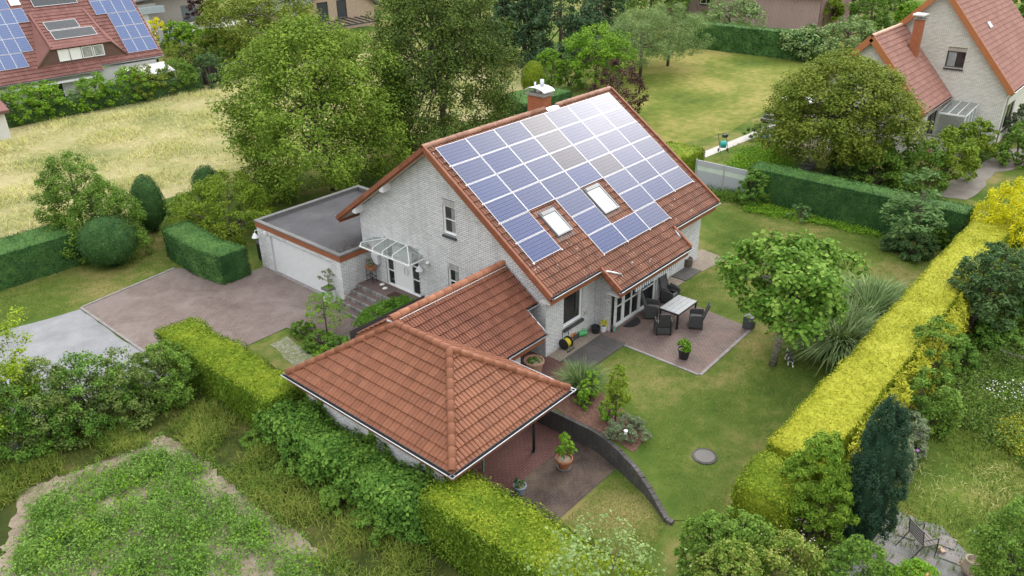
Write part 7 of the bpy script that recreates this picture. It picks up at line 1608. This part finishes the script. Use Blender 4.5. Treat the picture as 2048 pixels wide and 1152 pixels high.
def pot(name, label, base, r0, r1, h, mat, rim=.03, soil=True, plant=None, saucer=None, cat='pot', group=None):
    o = thing(name, label, cat, base, group); b = np.array(base, float)
    MB().lathe(b, [(r0, 0), (r1*.97, h-rim*1.6), (r1+rim*.6, h-rim*1.5), (r1+rim*.6, h), (r1-.02, h), (r1-.04, h-.08)], 18).build('pot', mat, o, smooth_shade=False)
    if soil: MB().lathe(b+(0, 0, h-.06), [(r1-.025, 0), (r1-.03, .01), (.01, .015)], 14).build('soil', EARTH, o)
    if saucer: MB().lathe(b-(0, 0, .0), [(r0*.5, 0), (r0*1.55, .005), (r0*1.65, .05), (r0*1.55, .05), (r0*1.45, .02)], 18).build('saucer', saucer, o)
    if plant:
        VF, C = foliage(b+(0, 0, h+plant[5]), plant[0], plant[1], plant[6] if len(plant) > 6 else DOME, plant[2], plant[3], plant[4], int(abs(b[0]*100)+abs(b[1]*10)), up=.45, aspect=plant[8] if len(plant) > 8 else .6, shell=.2); mk('plant', VF, plant[7] if len(plant) > 7 else L_BUSH, o, kind='stuff')
        if plant[5] > .1: MB().tube([b+(0, 0, h-.06), b+(0, 0, h+plant[5]+plant[1]*.6)], [.02, .008], 6).build('stem', BARK, o)
    return o
P = GZ(1367, 716, .02); pot('planted_pot', 'black tapered pot with a bushy green plant on the terrace', P, .17, .25, .42, BLACKP, .02, True, (.30, .42, 40, 45, .075, -.02, DOME, L_BRIGHT), cat='potted plant')
P = GZ(1497, 655, .02); tag(MB().prism([P+np.array(q) for q in ((-.2, -.2, 0), (.2, -.2, 0), (.2, .2, 0), (-.2, .2, 0))], (0, 0, .55)).build('storage_box', plain('slate_box', (.07, .075, .085)), base=P, bevel=.02), 'dark square box under the plane tree at the terrace corner', 'box')
P = GZ(1128, 935, -.70); pot('planted_pot', 'terracotta pot with a tall hemp plant on the dark patio', P, .15, .27, .40, TERRA, .04, True, (.30, .85, 46, 26, .13, .12, TALL, L_BRIGHT, .25), COP, 'potted plant')
P = GZ(1068, 748, 0.0); pot('terracotta_planter', 'large pale terracotta pot with moss beside the wing wall', P, .26, .36, .62, TERRAP, .05, True, (.26, .10, 20, 30, .06, -.06, DOME, L_BUSH))
P = GZ(1040, 985, -.70); pot('blue_pot', 'small blue-grey pot with dark succulent behind the foreground hedge', P, .14, .2, .3, plain('blue_glaze', (.22, .28, .34)), .03, True, (.16, .22, 14, 18, .09, 0, DOME, L_DGREEN), cat='potted plant')
P = GZ(1191, 664, .03); pot('black_bucket', 'black bucket at the inner corner of the bay', P, .16, .19, .26, BLACKP, .02, False, cat='bucket')
P = GZ(1206, 662, .03); pot('white_pot', 'white pot with yellow flowers beside the bay corner', P, .12, .15, .26, WHITEW, .02, True, (.16, .25, 16, 18, .07, 0, DOME, L_GOLD), cat='potted plant')
P = GZ(1227, 661, .03); pot('turquoise_pot', 'small turquoise pot at the foot of the downpipe', P, .07, .085, .16, plain('turquoise', (.10, .42, .40)), .012, False)
g = MB(); q = GZ(1256, 642, .03); vs = [(q[0]+.5*math.cos(t), q[1]-.08-.42*math.sin(t), .03) for t in np.linspace(0, math.pi, 12)]; g.prism(vs, (0, 0, .015)); tag(g.build('half_round_mat', BLACKP, base=q), 'half-round black mat before the open patio door', 'doormat')
# hose reel, trough, watering can along the pebble strip
P = GZ(1132, 697, .02); hr = thing('hose_reel', 'yellow hose on a black reel cart by the white wall', 'hose reel', P)
YH = plain('yellow_hose', (.58, .48, .03), .5, .4); g = MB()
for k in range(5): g.lathe(P+np.array((-.10+.05*k, 0, .26)), [(.15, -.024), (.18, 0), (.15, .024)], 18, axis=(1, 0, .0))
g.build('hose', YH, hr, smooth_shade=True, kind='stuff')
for x in (-.16, .16): MB().lathe(P+np.array((x, 0, .26)), [(.02, -.012), (.23, -.01), (.23, .01), (.02, .012)], 18, axis=(1, 0, 0)).build('reel_disc', BLACKP, hr)
g = MB(); [g.tube([P+np.array((x, -.22, 0)), P+np.array((x, .02, .5)), P+np.array((x, .06, .82))], .012, 6) for x in (-.19, .19)]; g.tube([P+np.array((-.19, .06, .82)), P+np.array((.19, .06, .82))], .014, 6); g.tube([P+np.array((-.22, -.24, .02)), P+np.array((.22, -.24, .02))], .02, 6); g.build('stand', BLACKP, hr)
P = GZ(1147, 678, .02); tr = thing('planter_trough', 'dark grey planter trough lying by the white wall', 'planter', P)
g = MB(); g.box(P[0]-.32, P[0]+.32, P[1]-.1, P[1]+.1, .03, .06); [g.box(P[0]-.32, P[0]+.32, P[1]+s*.1-.012, P[1]+s*.1+.012, .06, .24) for s in (-1, 1)]; [g.box(P[0]+s*.32-.012, P[0]+s*.32+.012, P[1]-.088, P[1]+.088, .06, .24) for s in (-1, 1)]; g.build('trough', plain('anthracite_plastic', (.06, .063, .07)), tr)
P2 = np.array((P[0]+.02, P[1]+.02, .24)); g = MB(); g.lathe(P2, [(.06, -.12), (.12, .0), (.13, .04), (.11, .05)], 14, axis=(.3, .2, 1)); tag(g.build('small_pot', TERRA, base=P2, smooth_shade=True), 'small terracotta pot sitting in the dark trough', 'pot')
g = MB(); g.bar(P+np.array((-.28, -.14, .02)), P+np.array((-.12, -.02, .3)), .05, .05); tag(g.build('trowel', plain('orange_handle', (.7, .25, .03)), base=P), 'orange tool leaning in the dark trough', 'tool')
P = GZ(1163, 672, .02); wcn = thing('watering_can', 'green plastic watering can lying by the white wall', 'watering can', P); GRN = plain('green_plastic', (.06, .34, .11), .4, .5)
g = MB(); g.lathe(P+np.array((-.14, .06, .12)), [(.09, 0), (.11, .02), (.115, .34), (.10, .35)], 16, axis=(.85, -.45, .05)); g.build('can', GRN, wcn, smooth_shade=False)
MB().tube([P+np.array((-.16, .08, .12)), P+np.array((-.26, .14, .2)), P+np.array((-.36, .16, .12))], [.03, .02, .025], 8).build('spout', GRN, wcn); MB().tube([P+np.array((.0, 0, .24)), P+np.array((.06, -.02, .34)), P+np.array((.16, -.07, .3))], .014, 6).build('handle', GRN, wcn)
for i, (x, y, ty) in enumerate(((1157, 662, 640), (1162, 660, 638))):
    P = GZ(x, y, .02); g = MB(); top_ = np.array((P[0]+.05, -5.60, .95)); g.tube([P, top_], .014, 6); tag(g.build('garden_tool', [DARKMET, plain('wood_handle', (.35, .2, .1))][i], base=P), ['dark-handled garden tool leaning on the white wall', 'wooden-handled garden tool leaning on the white wall'][i], 'tool', 'garden tools on the wall')
# two dark stumps at the far corner bed
for i, (x, y, r) in enumerate(((1362, 528, .3), (1374, 532, .26))):
    P = GZ(x, y, 0); g = MB(); g.lathe(P, [(r*.9, 0), (r, .2), (r*.95, .42), (r*.7, .42), (r*.65, .36)], 12); tag(g.build('wooden_tub', BARK, base=P), ['larger dark wooden tub at the far corner of the house', 'smaller dark wooden tub at the far corner of the house'][i], 'tub')
# manhole cover
P = GZ(1409, 914, 0); mh = thing('manhole_cover', 'round concrete manhole cover in the lawn', 'manhole', P); g = MB(); g.lathe(P+(0, 0, .005), [(.40, 0), (.40, .035), (.33, .04)], 22); g.build('rim', RW, mh); MB().lathe(P+(0, 0, .03), [(.32, 0), (.32, .02), (.1, .024), (.0, .024)], 22).build('lid', plain('cast_lid', (.17, .16, .15), .8, .3), mh)
P = GZ(1250, 888, .1); sl_ = thing('garden_light', 'small white garden light beside the grey shrub', 'lamp', P); MB().tube([P, P+(0, 0, .42)], .012, 6).build('stake', DARKMET, sl_); MB().lathe(P+(0, 0, .42), [(.05, 0), (.055, .1), (.07, .12), (.0, .15)], 10).build('lamp_head', WHITEW, sl_)
# green bench under the pavilion eave
P = GZ(962, 945, -.70); bn = thing('green_bench', 'green painted wooden bench half hidden under the pavilion eave', 'bench', P); BG = plain('green_paint', (.16, .30, .20), .6, .3)
u = np.array((0.82, .57, 0)); u = np.array((1.0, 0.0, 0)); w_ = np.array((0, 1.0, 0)); O = P-u*1.1
for k in range(4): g = MB(); g.bar(O+w_*(.08+.11*k)+(0, 0, .44), O+u*1.2+w_*(.08+.11*k)+(0, 0, .44), .09, .03); g.build('seat_slat', BG, bn)
for k in range(3): g = MB(); g.bar(O+(0, 0, .56+.15*k), O+u*1.2+(0, 0, .56+.15*k), .03, .08); g.build('back_slat', BG, bn)
for s in (0, 1.2):
    g = MB(); g.bar(O+u*s, O+u*s+(0, -.04, .95), .06, .06); g.build('back_leg', BG, bn); g = MB(); g.bar(O+u*s+w_*.48, O+u*s+w_*.48+(0, 0, .62), .06, .06); g.build('front_leg', BG, bn); g = MB(); g.bar(O+u*s+(0, 0, .64), O+u*s+w_*.5+(0, 0, .64), .07, .04); g.build('armrest', BG, bn)
# entrance: white square planter, flower stand, bins
P = GZ(661, 602, D); pq = thing('white_planter', 'tall white square planter with a small leafy plant by the garage door', 'planter', P)
MB().prism([P+np.array(q) for q in ((-.22, -.22, 0), (.22, -.22, 0), (.22, .22, 0), (-.22, .22, 0))], (0, 0, .62)).build('box', WHITEW, pq, bevel=.01); MB().prism([P+np.array(q) for q in ((-.25, -.25, .62), (.25, -.25, .62), (.25, .25, .62), (-.25, .25, .62))], (0, 0, .1)).build('rim', COP, pq); MB().box(P[0]-.2, P[0]+.2, P[1]-.2, P[1]+.2, P[2]+.722, P[2]+.735).build('soil', L_BUSH, pq)
VF, C = foliage(P+(0, 0, 1.0), .42, .55, ROUND, 26, 18, .075, 77, shell=.3, up=.5); mk('plant', VF, L_GREYP, pq, kind='stuff'); g = MB(); g.tube([P+(0, 0, .7), P+(0, 0, 1.4)], [.02, .01], 6); [g.tube([P+(0, 0, 1.0), C[k]], [.01, .004], 4) for k in range(8)]; g.build('stem', BARK, pq)
P = np.array((-.32, 4.42, .262)); fs_ = thing('flower_stand', 'orange window box on a dark wire stand in the entrance corner', 'plant stand', P)
MB().box(P[0]-.13, P[0]+.13, P[1]-.3, P[1]+.16, P[2]+.62, P[2]+.80).build('flower_box', TERRA, fs_, bevel=.01); g = MB(); [g.tube([P+np.array((x, y, 0)), P+np.array((x, y, .63))], .014, 6) for x in (-.11, .11) for y in (-.27, .14)]; [g.bar(P+np.array((a, b, .3)), P+np.array((c, d, .3)), .02) for a, b, c, d in ((-.11, -.27, -.11, .14), (.11, -.27, .11, .14), (-.11, -.27, .11, -.27), (-.11, .14, .11, .14))]; g.build('stand', DARKMET, fs_); VF, C = foliage(P+np.array((0, -.07, .8)), .22, .32, DOME, 22, 22, .06, 78, shell=.2); mk('plant', VF, L_GREYP, fs_)
for i, (x, y, m_) in enumerate(((-1.2, 11.75, None), (-.45, 11.85, None))):
    P = np.array((x, y, D)); bn_ = thing('wheelie_bin', ['black wheeled bin behind the hedge block by the garage', 'black wheeled bin with blue lid behind the first bin'][i], 'bin', P); g = MB(); g.prism([P+np.array(q) for q in ((-.24, -.26, .08), (.24, -.26, .08), (.24, .26, .08), (-.24, .26, .08))], (0, 0, .85)); g.build('body', BLACKP, bn_, bevel=.03); MB().prism([P+np.array(q) for q in ((-.28, -.3, .94), (.28, -.3, .94), (.28, .3, 1.0), (-.28, .3, 1.0))], (0, 0, .06)).build('lid', [BLACKP, plain('blue_plastic', (.02, .10, .38))][i], bn_, bevel=.02)
    for s in (-1, 1): MB().lathe(P+np.array((.2, s*.27, .1)), [(.02, -.03), (.1, -.03), (.1, .03), (.02, .03)], 12, axis=(0, 1, 0)).build('wheel', BLACKP, bn_)
# ---- right garden: metal chair, jar, brick, red crate, cold frame, stake
P = GZ(1838, 1100, .02); mc = thing('metal_chair', 'black metal slatted armchair on weedy gravel at the lower right', 'chair', P); BM = plain('black_metal', (.016, .016, .018), .4, .5)
fx = np.array((.80, -.60, 0)); sx = np.array((.60, .80, 0)); Z = np.array((0, 0, 1.0))
for s in (-1, 1):
    o_ = P+sx*s*.29
    MB().tube([o_+fx*.26, o_+fx*.24+Z*.64, o_-fx*.16+Z*.64], .014, 6).build('arm_frame', BM, mc); MB().tube([o_-fx*.52, o_-fx*.2+Z*.44, o_-fx*.30+Z*.98], .014, 6).build('back_frame', BM, mc); MB().tube([o_+fx*.25+Z*.42, o_-fx*.22+Z*.42], .012, 6).build('seat_rail', BM, mc)
for k in range(5): a = P+fx*(-.18+.1*k)+Z*.435; g = MB(); g.bar(a-sx*.28, a+sx*.28, .075, .012); g.build('seat_slat', plain('brown_grey_slat', (.14, .12, .11)) if 'brown_grey_slat' not in MAT else MAT['brown_grey_slat'], mc)
for k in range(6): a = P-fx*(.215+.016*k)+Z*(.50+.085*k); g = MB(); g.bar(a-sx*.28, a+sx*.28, .012, .05); g.build('back_slat', BM, mc)
P = GZ(1938, 1148, .0); sj = thing('strawberry_jar', 'weathered clay strawberry jar with side pockets at the lower right', 'pot', P); CL = surf('weathered_clay', [(0.3, (.30, .24, .17)), (.7, (.50, .42, .32))], 8, .9, fine=(20, .5))
MB().lathe(P, [(.14, 0), (.24, .16), (.25, .32), (.17, .46), (.20, .52), (.15, .52), (.13, .44)], 18).build('jar', CL, sj, smooth_shade=True)
for a_ in (0.4, 1.9, 3.3, 4.6, 5.6): d = np.array((math.cos(a_), math.sin(a_), 0)); MB().lathe(P+d*.22+(0, 0, .16+.05*(a_ % 2)), [(.05, -.02), (.075, .08), (.055, .08), (.03, .0)], 10, axis=d*.8+Z*.6).build('pocket', CL, sj)
P = GZ(1881, 1103, .02); g = MB(); g.obox(P+(0, 0, .05), fx*.06, sx*.12, Z*.05); tag(g.build('loose_brick', plain('pale_brick', (.42, .28, .22)), base=P, bevel=.008), 'single loose brick on the gravel beside the metal chair', 'brick')
P = GZ(1842, 1158, .02); g = MB(); g.obox(P+(0, 0, .1), (.24, 0, 0), (0, .14, 0), (0, 0, .10)); g.obox(P+(0, 0, .215), (.26, 0, 0), (0, .16, 0), (0, 0, .014)); tag(g.build('red_box', plain('red_plastic', (.55, .02, .015), .4, .5), base=P), 'red box cut by the bottom edge below the metal chair', 'box')
P = GZ(2030, 705, 0); cf = thing('cold_frame', 'weathered wooden cold frame at the right edge', 'cold frame', P); WD = surf('weathered_wood', [(0.3, (.20, .18, .15)), (.7, (.38, .35, .3))], 6, .9, fine=(30, .5))
c0 = GZ(2002, 702, .3); ux = unit(GZ(2048, 716, .3)-c0); vx = np.array((-ux[1], ux[0], 0)); vx = vx if vx[0] > 0 else -vx
for a_, b_ in ((c0, c0+ux*2.2), (c0+vx*.9, c0+vx*.9+ux*2.2), (c0, c0+vx*.9), (c0+ux*1.1, c0+ux*1.1+vx*.9)): g = MB(); g.bar(a_, b_, .08, .08); g.build('frame_bar', WD, cf)
for k in range(3): g = MB(); a_ = c0+vx*(.98+.11*k)+(0, 0, .05+.06*k); g.bar(a_, a_+ux*2.2, .1, .03); g.build('lid_board', WD, cf)
MB().prism([c0-(0, 0, .28), c0+ux*2.2-(0, 0, .28), c0+ux*2.2+vx*.9-(0, 0, .28), c0+vx*.9-(0, 0, .28)], (0, 0, .2)).build('soil', EARTH, cf)
P = GZ(1920, 690, 0); tag(MB().tube([P, P+np.array((1.1, .9, 1.9))], .03, 6).build('bean_pole', WD, base=P), 'pale leaning pole beside the glossy-leaved tree', 'pole')
# ---- far garden: steps, lantern, hose cart, table
st = thing('garden_steps', 'dark wooden steps at the end of the pale stone path', 'steps', GZ(1530, 246, 0)); q = GZ(1528, 243, 0)
for k in range(2): MB().box(q[0]+.5*k, q[0]+.5*k+.55, q[1]-1.6, q[1]+.3, 0, .2+.2*k).build('step', DARKSILL, st)
st = thing('stone_steps', 'grey stone steps beside the dark hedge top', 'steps', GZ(1595, 338, 0)); q = GZ(1590, 338, 0)
for k in range(3): MB().box(q[0]+.4*k, q[0]+.4*k+.4, q[1]-.9, q[1]+.5, 0, .16+.15*k).build('step', COP, st)
q = GZ(1604, 124, 0); q = np.array((60.3, q[1], 0)); bh = thing('birdhouse', 'dark green lantern-shaped birdhouse on a post before the far hedge', 'birdhouse', q); MB().bar(q, q+(0, 0, 1.2), .1).build('post', DARKMET, bh); gdk = plain('dark_green_paint', (.02, .09, .06)); MB().prism([q+np.array(t) for t in ((-.3, -.3, 1.2), (.3, -.3, 1.2), (.3, .3, 1.2), (-.3, .3, 1.2))], (0, 0, .55)).build('box', gdk, bh); MB().lathe(q+(0, 0, 1.75), [(.5, 0), (.12, .3), (.0, .32)], 4).build('roof', gdk, bh)
P = GZ(1445, 303, 0); hc = thing('hose_cart', 'turquoise hose reel cart on the small lawn behind the grey fence', 'hose reel', P); TQ = plain('turquoise_plastic', (.02, .36, .34), .4, .4)
MB().lathe(P+np.array((0, 0, .5)), [(.12, -.2), (.24, -.17), (.24, .17), (.12, .2)], 16, axis=(.66, -.75, 0)).build('hose', TQ, hc); g = MB()
for s in (-1, 1):
    d = np.array((.66, -.75, 0))*s*.27; g.tube([P+d-np.array((.3, .3, 0)), P+d+(0, 0, .5), P+d+np.array((.3, .3, 1.1))], .02, 6); MB().lathe(P+d*1.1+(0, 0, .12), [(.02, -.03), (.12, -.03), (.12, .03), (.02, .03)], 12, axis=(.66, -.75, 0)).build('wheel', BLACKP, hc)
g.tube([P-np.array((.66, -.75, 0))*.27+np.array((.3, .3, 1.1)), P+np.array((.66, -.75, 0))*.27+np.array((.3, .3, 1.1))], .02, 6); g.build('frame', BLACKP, hc); MB().box(P[0]+.3, P[0]+.7, P[1]+.05, P[1]+.3, .85, 1.05).build('box', DARKMET, hc)
P = GZ(1612, 262, 0); gt = thing('garden_table', 'white garden table glimpsed under the large domed tree', 'table', P); MB().lathe(P+(0, 0, .68), [(.6, 0), (.62, .03), (.55, .045)], 16).build('table_top', WHITEP, gt); MB().tube([P, P+(0, 0, .7)], .05, 8).build('leg', WHITEP, gt)
P = GZ(1598, 232, 0); gz_ = thing('garden_canopy', 'pale canopy with orange edge left of the large domed tree', 'canopy', P)
MB().prism([P+np.array((-1.4, 1.2, 1.35)), P+np.array((1.2, 1.2, 1.55)), P+np.array((1.2, -1.6, 1.55)), P+np.array((-1.4, -1.6, 1.35))], (0, 0, .06)).build('cloth', WHITEW, gz_); g = MB(); g.bar(P+np.array((-1.42, 1.2, 1.27)), P+np.array((-1.42, -1.6, 1.27)), .03, .22); g.build('edge', plain('orange_cloth', (.5, .17, .05)), gz_); g = MB(); [g.tube([P+np.array((x, y, 0)), P+np.array((x, y, 1.4))], .03, 6) for x in (-1.3, 1.1) for y in (1.1, -1.5)]; g.build('poles', DARKMET, gz_)
P = GZ(1830, 348, 0); tag(MB().tube([GZ(1722, 362, 0), GZ(1722, 362, 0)+np.array((.1, -.2, 1.0)), GZ(1722, 362, 0)+np.array((.4, -1.2, 1.9))], [.05, .045, .035], 7).build('leaning_branch', BARKL, base=GZ(1722, 362, 0)), 'pale bent branch standing before the dark rhododendrons', 'branch')

# ------------------------------------------------------------------ people and cat (skin-modifier bodies)
def skin_mesh(name, joints, edges, mat, parent=None, base=None, sub=2):
    me = bpy.data.meshes.new(name); names = list(joints); b = BASE[parent.name] if parent is not None else np.array(base)
    me.from_pydata([tuple(np.array(joints[k][0])-b) for k in names], [], [(names.index(a), names.index(c)) for a, c in edges]); me.materials.append(mat)
    o = link(name, me, parent, b); md = o.modifiers.new('skin', 'SKIN'); md.use_smooth_shade = True
    for i, k in enumerate(names):
        v = me.skin_vertices[0].data[i]; r = joints[k][1]; v.radius = (r, r) if not isinstance(r, tuple) else r; v.use_root = (i == 0)
    s = o.modifiers.new('subdivision', 'SUBSURF'); s.levels = 1; s.render_levels = sub
    return o
SKIN = plain('skin', (.50, .30, .22), .6, .3, vary=.06); SHOE = plain('dark_shoe', (.05, .045, .04))
def person(label, base, f, shirt, trousers, hatm, hat, bend=1.0):
    """adult bending forward from the hips, hands down among the plants; f = facing direction"""
    base = np.array(base, float); o = thing('person', label, 'person', base); f = np.array(f, float); f /= np.linalg.norm(f); s = np.array((-f[1], f[0], 0)); Z = np.array((0, 0, 1.0))
    def p(a, b, c): return base + f*a + s*b + Z*c
    J = {'pel': (p(-.12, 0, .88), .13), 'spine': (p(.08, 0, 1.0), .13), 'chest': (p(.33, 0, 1.04), .145), 'neck': (p(.50, 0, 1.0), .055), 'head': (p(.60, 0, .96), .085), 'crown': (p(.72, 0, .90), .075)}
    E = [('pel', 'spine'), ('spine', 'chest'), ('chest', 'neck'), ('neck', 'head'), ('head', 'crown')]
    for sd, n in ((1, 'l'), (-1, 'r')):
        J[n+'hip'] = (p(-.10, sd*.10, .84), .09); J[n+'knee'] = (p(.0, sd*.13, .46), .062); J[n+'ank'] = (p(-.08, sd*.14, .09), .042); J[n+'toe'] = (p(.12, sd*.15, .04), .036)
        J[n+'sho'] = (p(.38, sd*.19, 1.0), .06); J[n+'elb'] = (p(.46, sd*.24, .72), .045); J[n+'wri'] = (p(.60, sd*.17, .50), .032); J[n+'palm'] = (p(.65, sd*.16, .43), .036)
        E += [('pel', n+'hip'), (n+'hip', n+'knee'), (n+'knee', n+'ank'), (n+'ank', n+'toe'), ('chest', n+'sho'), (n+'sho', n+'elb'), (n+'elb', n+'wri'), (n+'wri', n+'palm')]
        for k, (da, db, L) in enumerate(((.03, -.03, .075), (.03, -.01, .09), (.03, .01, .085), (.025, .03, .065), (-.01, -.05, .06))):
            J[n+'f%d' % k] = (J[n+'palm'][0]+f*da+s*db+Z*-L*.5, .010); J[n+'t%d' % k] = (J[n+'palm'][0]+f*(da-.01)+s*db*1.1+Z*-L, .008); E += [(n+'palm', n+'f%d' % k), (n+'f%d' % k, n+'t%d' % k)]
    skin_mesh('body', J, E, SKIN, o)
    g = MB(); h = J['head'][0]; nz = h+f*.05-Z*.10
    g.lathe(nz, [(.018, 0), (.012, .03), (.0, .045)], 8, axis=f*.3-Z); g.build('nose', SKIN, o)
    for sd in (1, -1):
        g = MB(); g.lathe(h+f*.06+s*sd*.035-Z*.085, [(.012, 0), (.01, .008), (.0, .012)], 8, axis=-Z); g.build('eye', DARKSILL, o); g = MB(); g.lathe(h+f*.04+s*sd*.088, [(.028, 0), (.03, .012), (.01, .018)], 8, axis=s*sd); g.build('ear', SKIN, o)
    T = {k: J[k] for k in ('pel', 'spine', 'chest')}; T = {k: (v[0], v[1]*1.16) for k, v in T.items()}; TE = [('pel', 'spine'), ('spine', 'chest')]
    T['col'] = (p(.46, 0, 1.02), .085); TE.append(('chest', 'col'))
    for n in 'lr':
        T[n+'sho'] = (J[n+'sho'][0], .08); T[n+'slv'] = (J[n+'sho'][0]*.25+J[n+'elb'][0]*.75, .065); TE += [('chest', n+'sho'), (n+'sho', n+'slv')]
    skin_mesh('shirt', T, TE, shirt, o)
    U = {'pel': (J['pel'][0]-Z*.03, .155)}; UE = []
    for n in 'lr':
        for k, r in (('hip', .105), ('knee', .08), ('ank', .062)): U[n+k] = (J[n+k][0]+(Z*.05 if k == 'ank' else 0), r)
        UE += [('pel', n+'hip'), (n+'hip', n+'knee'), (n+'knee', n+'ank')]
        q = J[n+'ank'][0]; g = MB(); g.prism([q+f*-.09+s*.05-Z*.09, q+f*.2+s*.045-Z*.09, q+f*.2-s*.045-Z*.09, q+f*-.09-s*.05-Z*.09], Z*.09); g.build('shoe', SHOE, o, bevel=.03)
    skin_mesh('trousers', U, UE, trousers, o)
    c = J['head'][0]; ax = f*.75+Z*.65
    g = MB(); g.lathe(c-ax*.01, [(.112, 0), (.112, .03), (.09, .09), (.045, .125), (.0, .13)], 14, axis=ax); g.build(hat, hatm, o, smooth_shade=True)
    return o
CHECK = surf('checked_shirt', [(0.4, (.16, .19, .26)), (.5, (.40, .40, .44)), (.62, (.24, .14, .18))], 14, .85); JEANS = plain('blue_jeans', (.06, .10, .2), .85, .2); BEIGE = plain('grey_trousers', (.25, .25, .25), .85, .2)
fdir = -AX_R*np.array((1, 1, 0))
person('person in checked shirt and blue cap bending over the herb bed', GZ(1543, 302, 0), fdir, CHECK, JEANS, plain('blue_cap', (.05, .18, .32), .7, .2), 'cap')
person('person in white shirt bending low among the herbs behind the round shrub', GZ(1548, 311, 0), fdir*np.array((1, .6, 1))+np.array((-.3, 0, 0)), plain('white_shirt', (.74, .73, .76), .85, .2, vary=.04), BEIGE, plain('grey_hair', (.30, .28, .26), .8, .2), 'hair')
# cat: one body with dark patches, walking towards the viewer's left
P = GZ(1577, 726, .0); ct = thing('cat', 'black and white cat walking on the lawn near the plane tree trunk', 'cat', P)
def cat_mat():
    m, nt, bs, out = newmat('black_white_fur'); tc = nt.nodes.new('ShaderNodeTexCoord'); sx_ = nt.nodes.new('ShaderNodeSeparateXYZ'); nt.links.new(tc.outputs['Object'], sx_.inputs[0])
    nz_ = noise(nt, tc.outputs['Object'], 7, 2); r = ramp(nt, [(0.47, (.75, .74, .72)), (.50, (.03, .03, .035))]); f_ = math_(nt, 'ADD', nz_, math_(nt, 'MULTIPLY', math_(nt, 'SUBTRACT', sx_.outputs[2], .24), 1.4)); nt.links.new(f_, r.inputs[0]); nt.links.new(r.outputs[0], bs.inputs['Base Color']); bs.inputs['Roughness'].default_value = .9
    return m
FUR = cat_mat(); cfd = np.array((-.80, -.60, 0)); cs = np.array((-cfd[1], cfd[0], 0))
def cp_(a, b, c): return P+cfd*a+cs*b+np.array((0, 0, c))
J = {'mid': (cp_(0, 0, .27), .085), 'chest': (cp_(.18, 0, .26), .08), 'neck': (cp_(.28, 0, .30), .05), 'head': (cp_(.36, 0, .31), .058), 'muz': (cp_(.42, 0, .29), .03), 'hip': (cp_(-.2, 0, .27), .08), 'tail1': (cp_(-.30, 0, .28), .022), 'tail2': (cp_(-.44, .03, .24), .018), 'tail3': (cp_(-.56, .08, .22), .014)}
E = [('mid', 'chest'), ('chest', 'neck'), ('neck', 'head'), ('head', 'muz'), ('mid', 'hip'), ('hip', 'tail1'), ('tail1', 'tail2'), ('tail2', 'tail3')]
for sd, n, st_ in ((1, 'l', .08), (-1, 'r', -.05)):
    J[n+'sh'] = (cp_(.20, sd*.06, .20), .04); J[n+'fk'] = (cp_(.20+st_*.6, sd*.06, .11), .025); J[n+'fp'] = (cp_(.23+st_, sd*.06, .02), .022)
    J[n+'th'] = (cp_(-.16, sd*.065, .19), .052); J[n+'hk'] = (cp_(-.24-st_*.5, sd*.065, .11), .024); J[n+'hp'] = (cp_(-.19-st_*.6, sd*.065, .02), .022)
    J[n+'er'] = (cp_(.34, sd*.035, .375), .014); E += [('chest', n+'sh'), (n+'sh', n+'fk'), (n+'fk', n+'fp'), ('hip', n+'th'), (n+'th', n+'hk'), (n+'hk', n+'hp'), ('head', n+'er')]
skin_mesh('body', J, E, FUR, ct); ct.scale = (1.2, 1.2, 1.2)
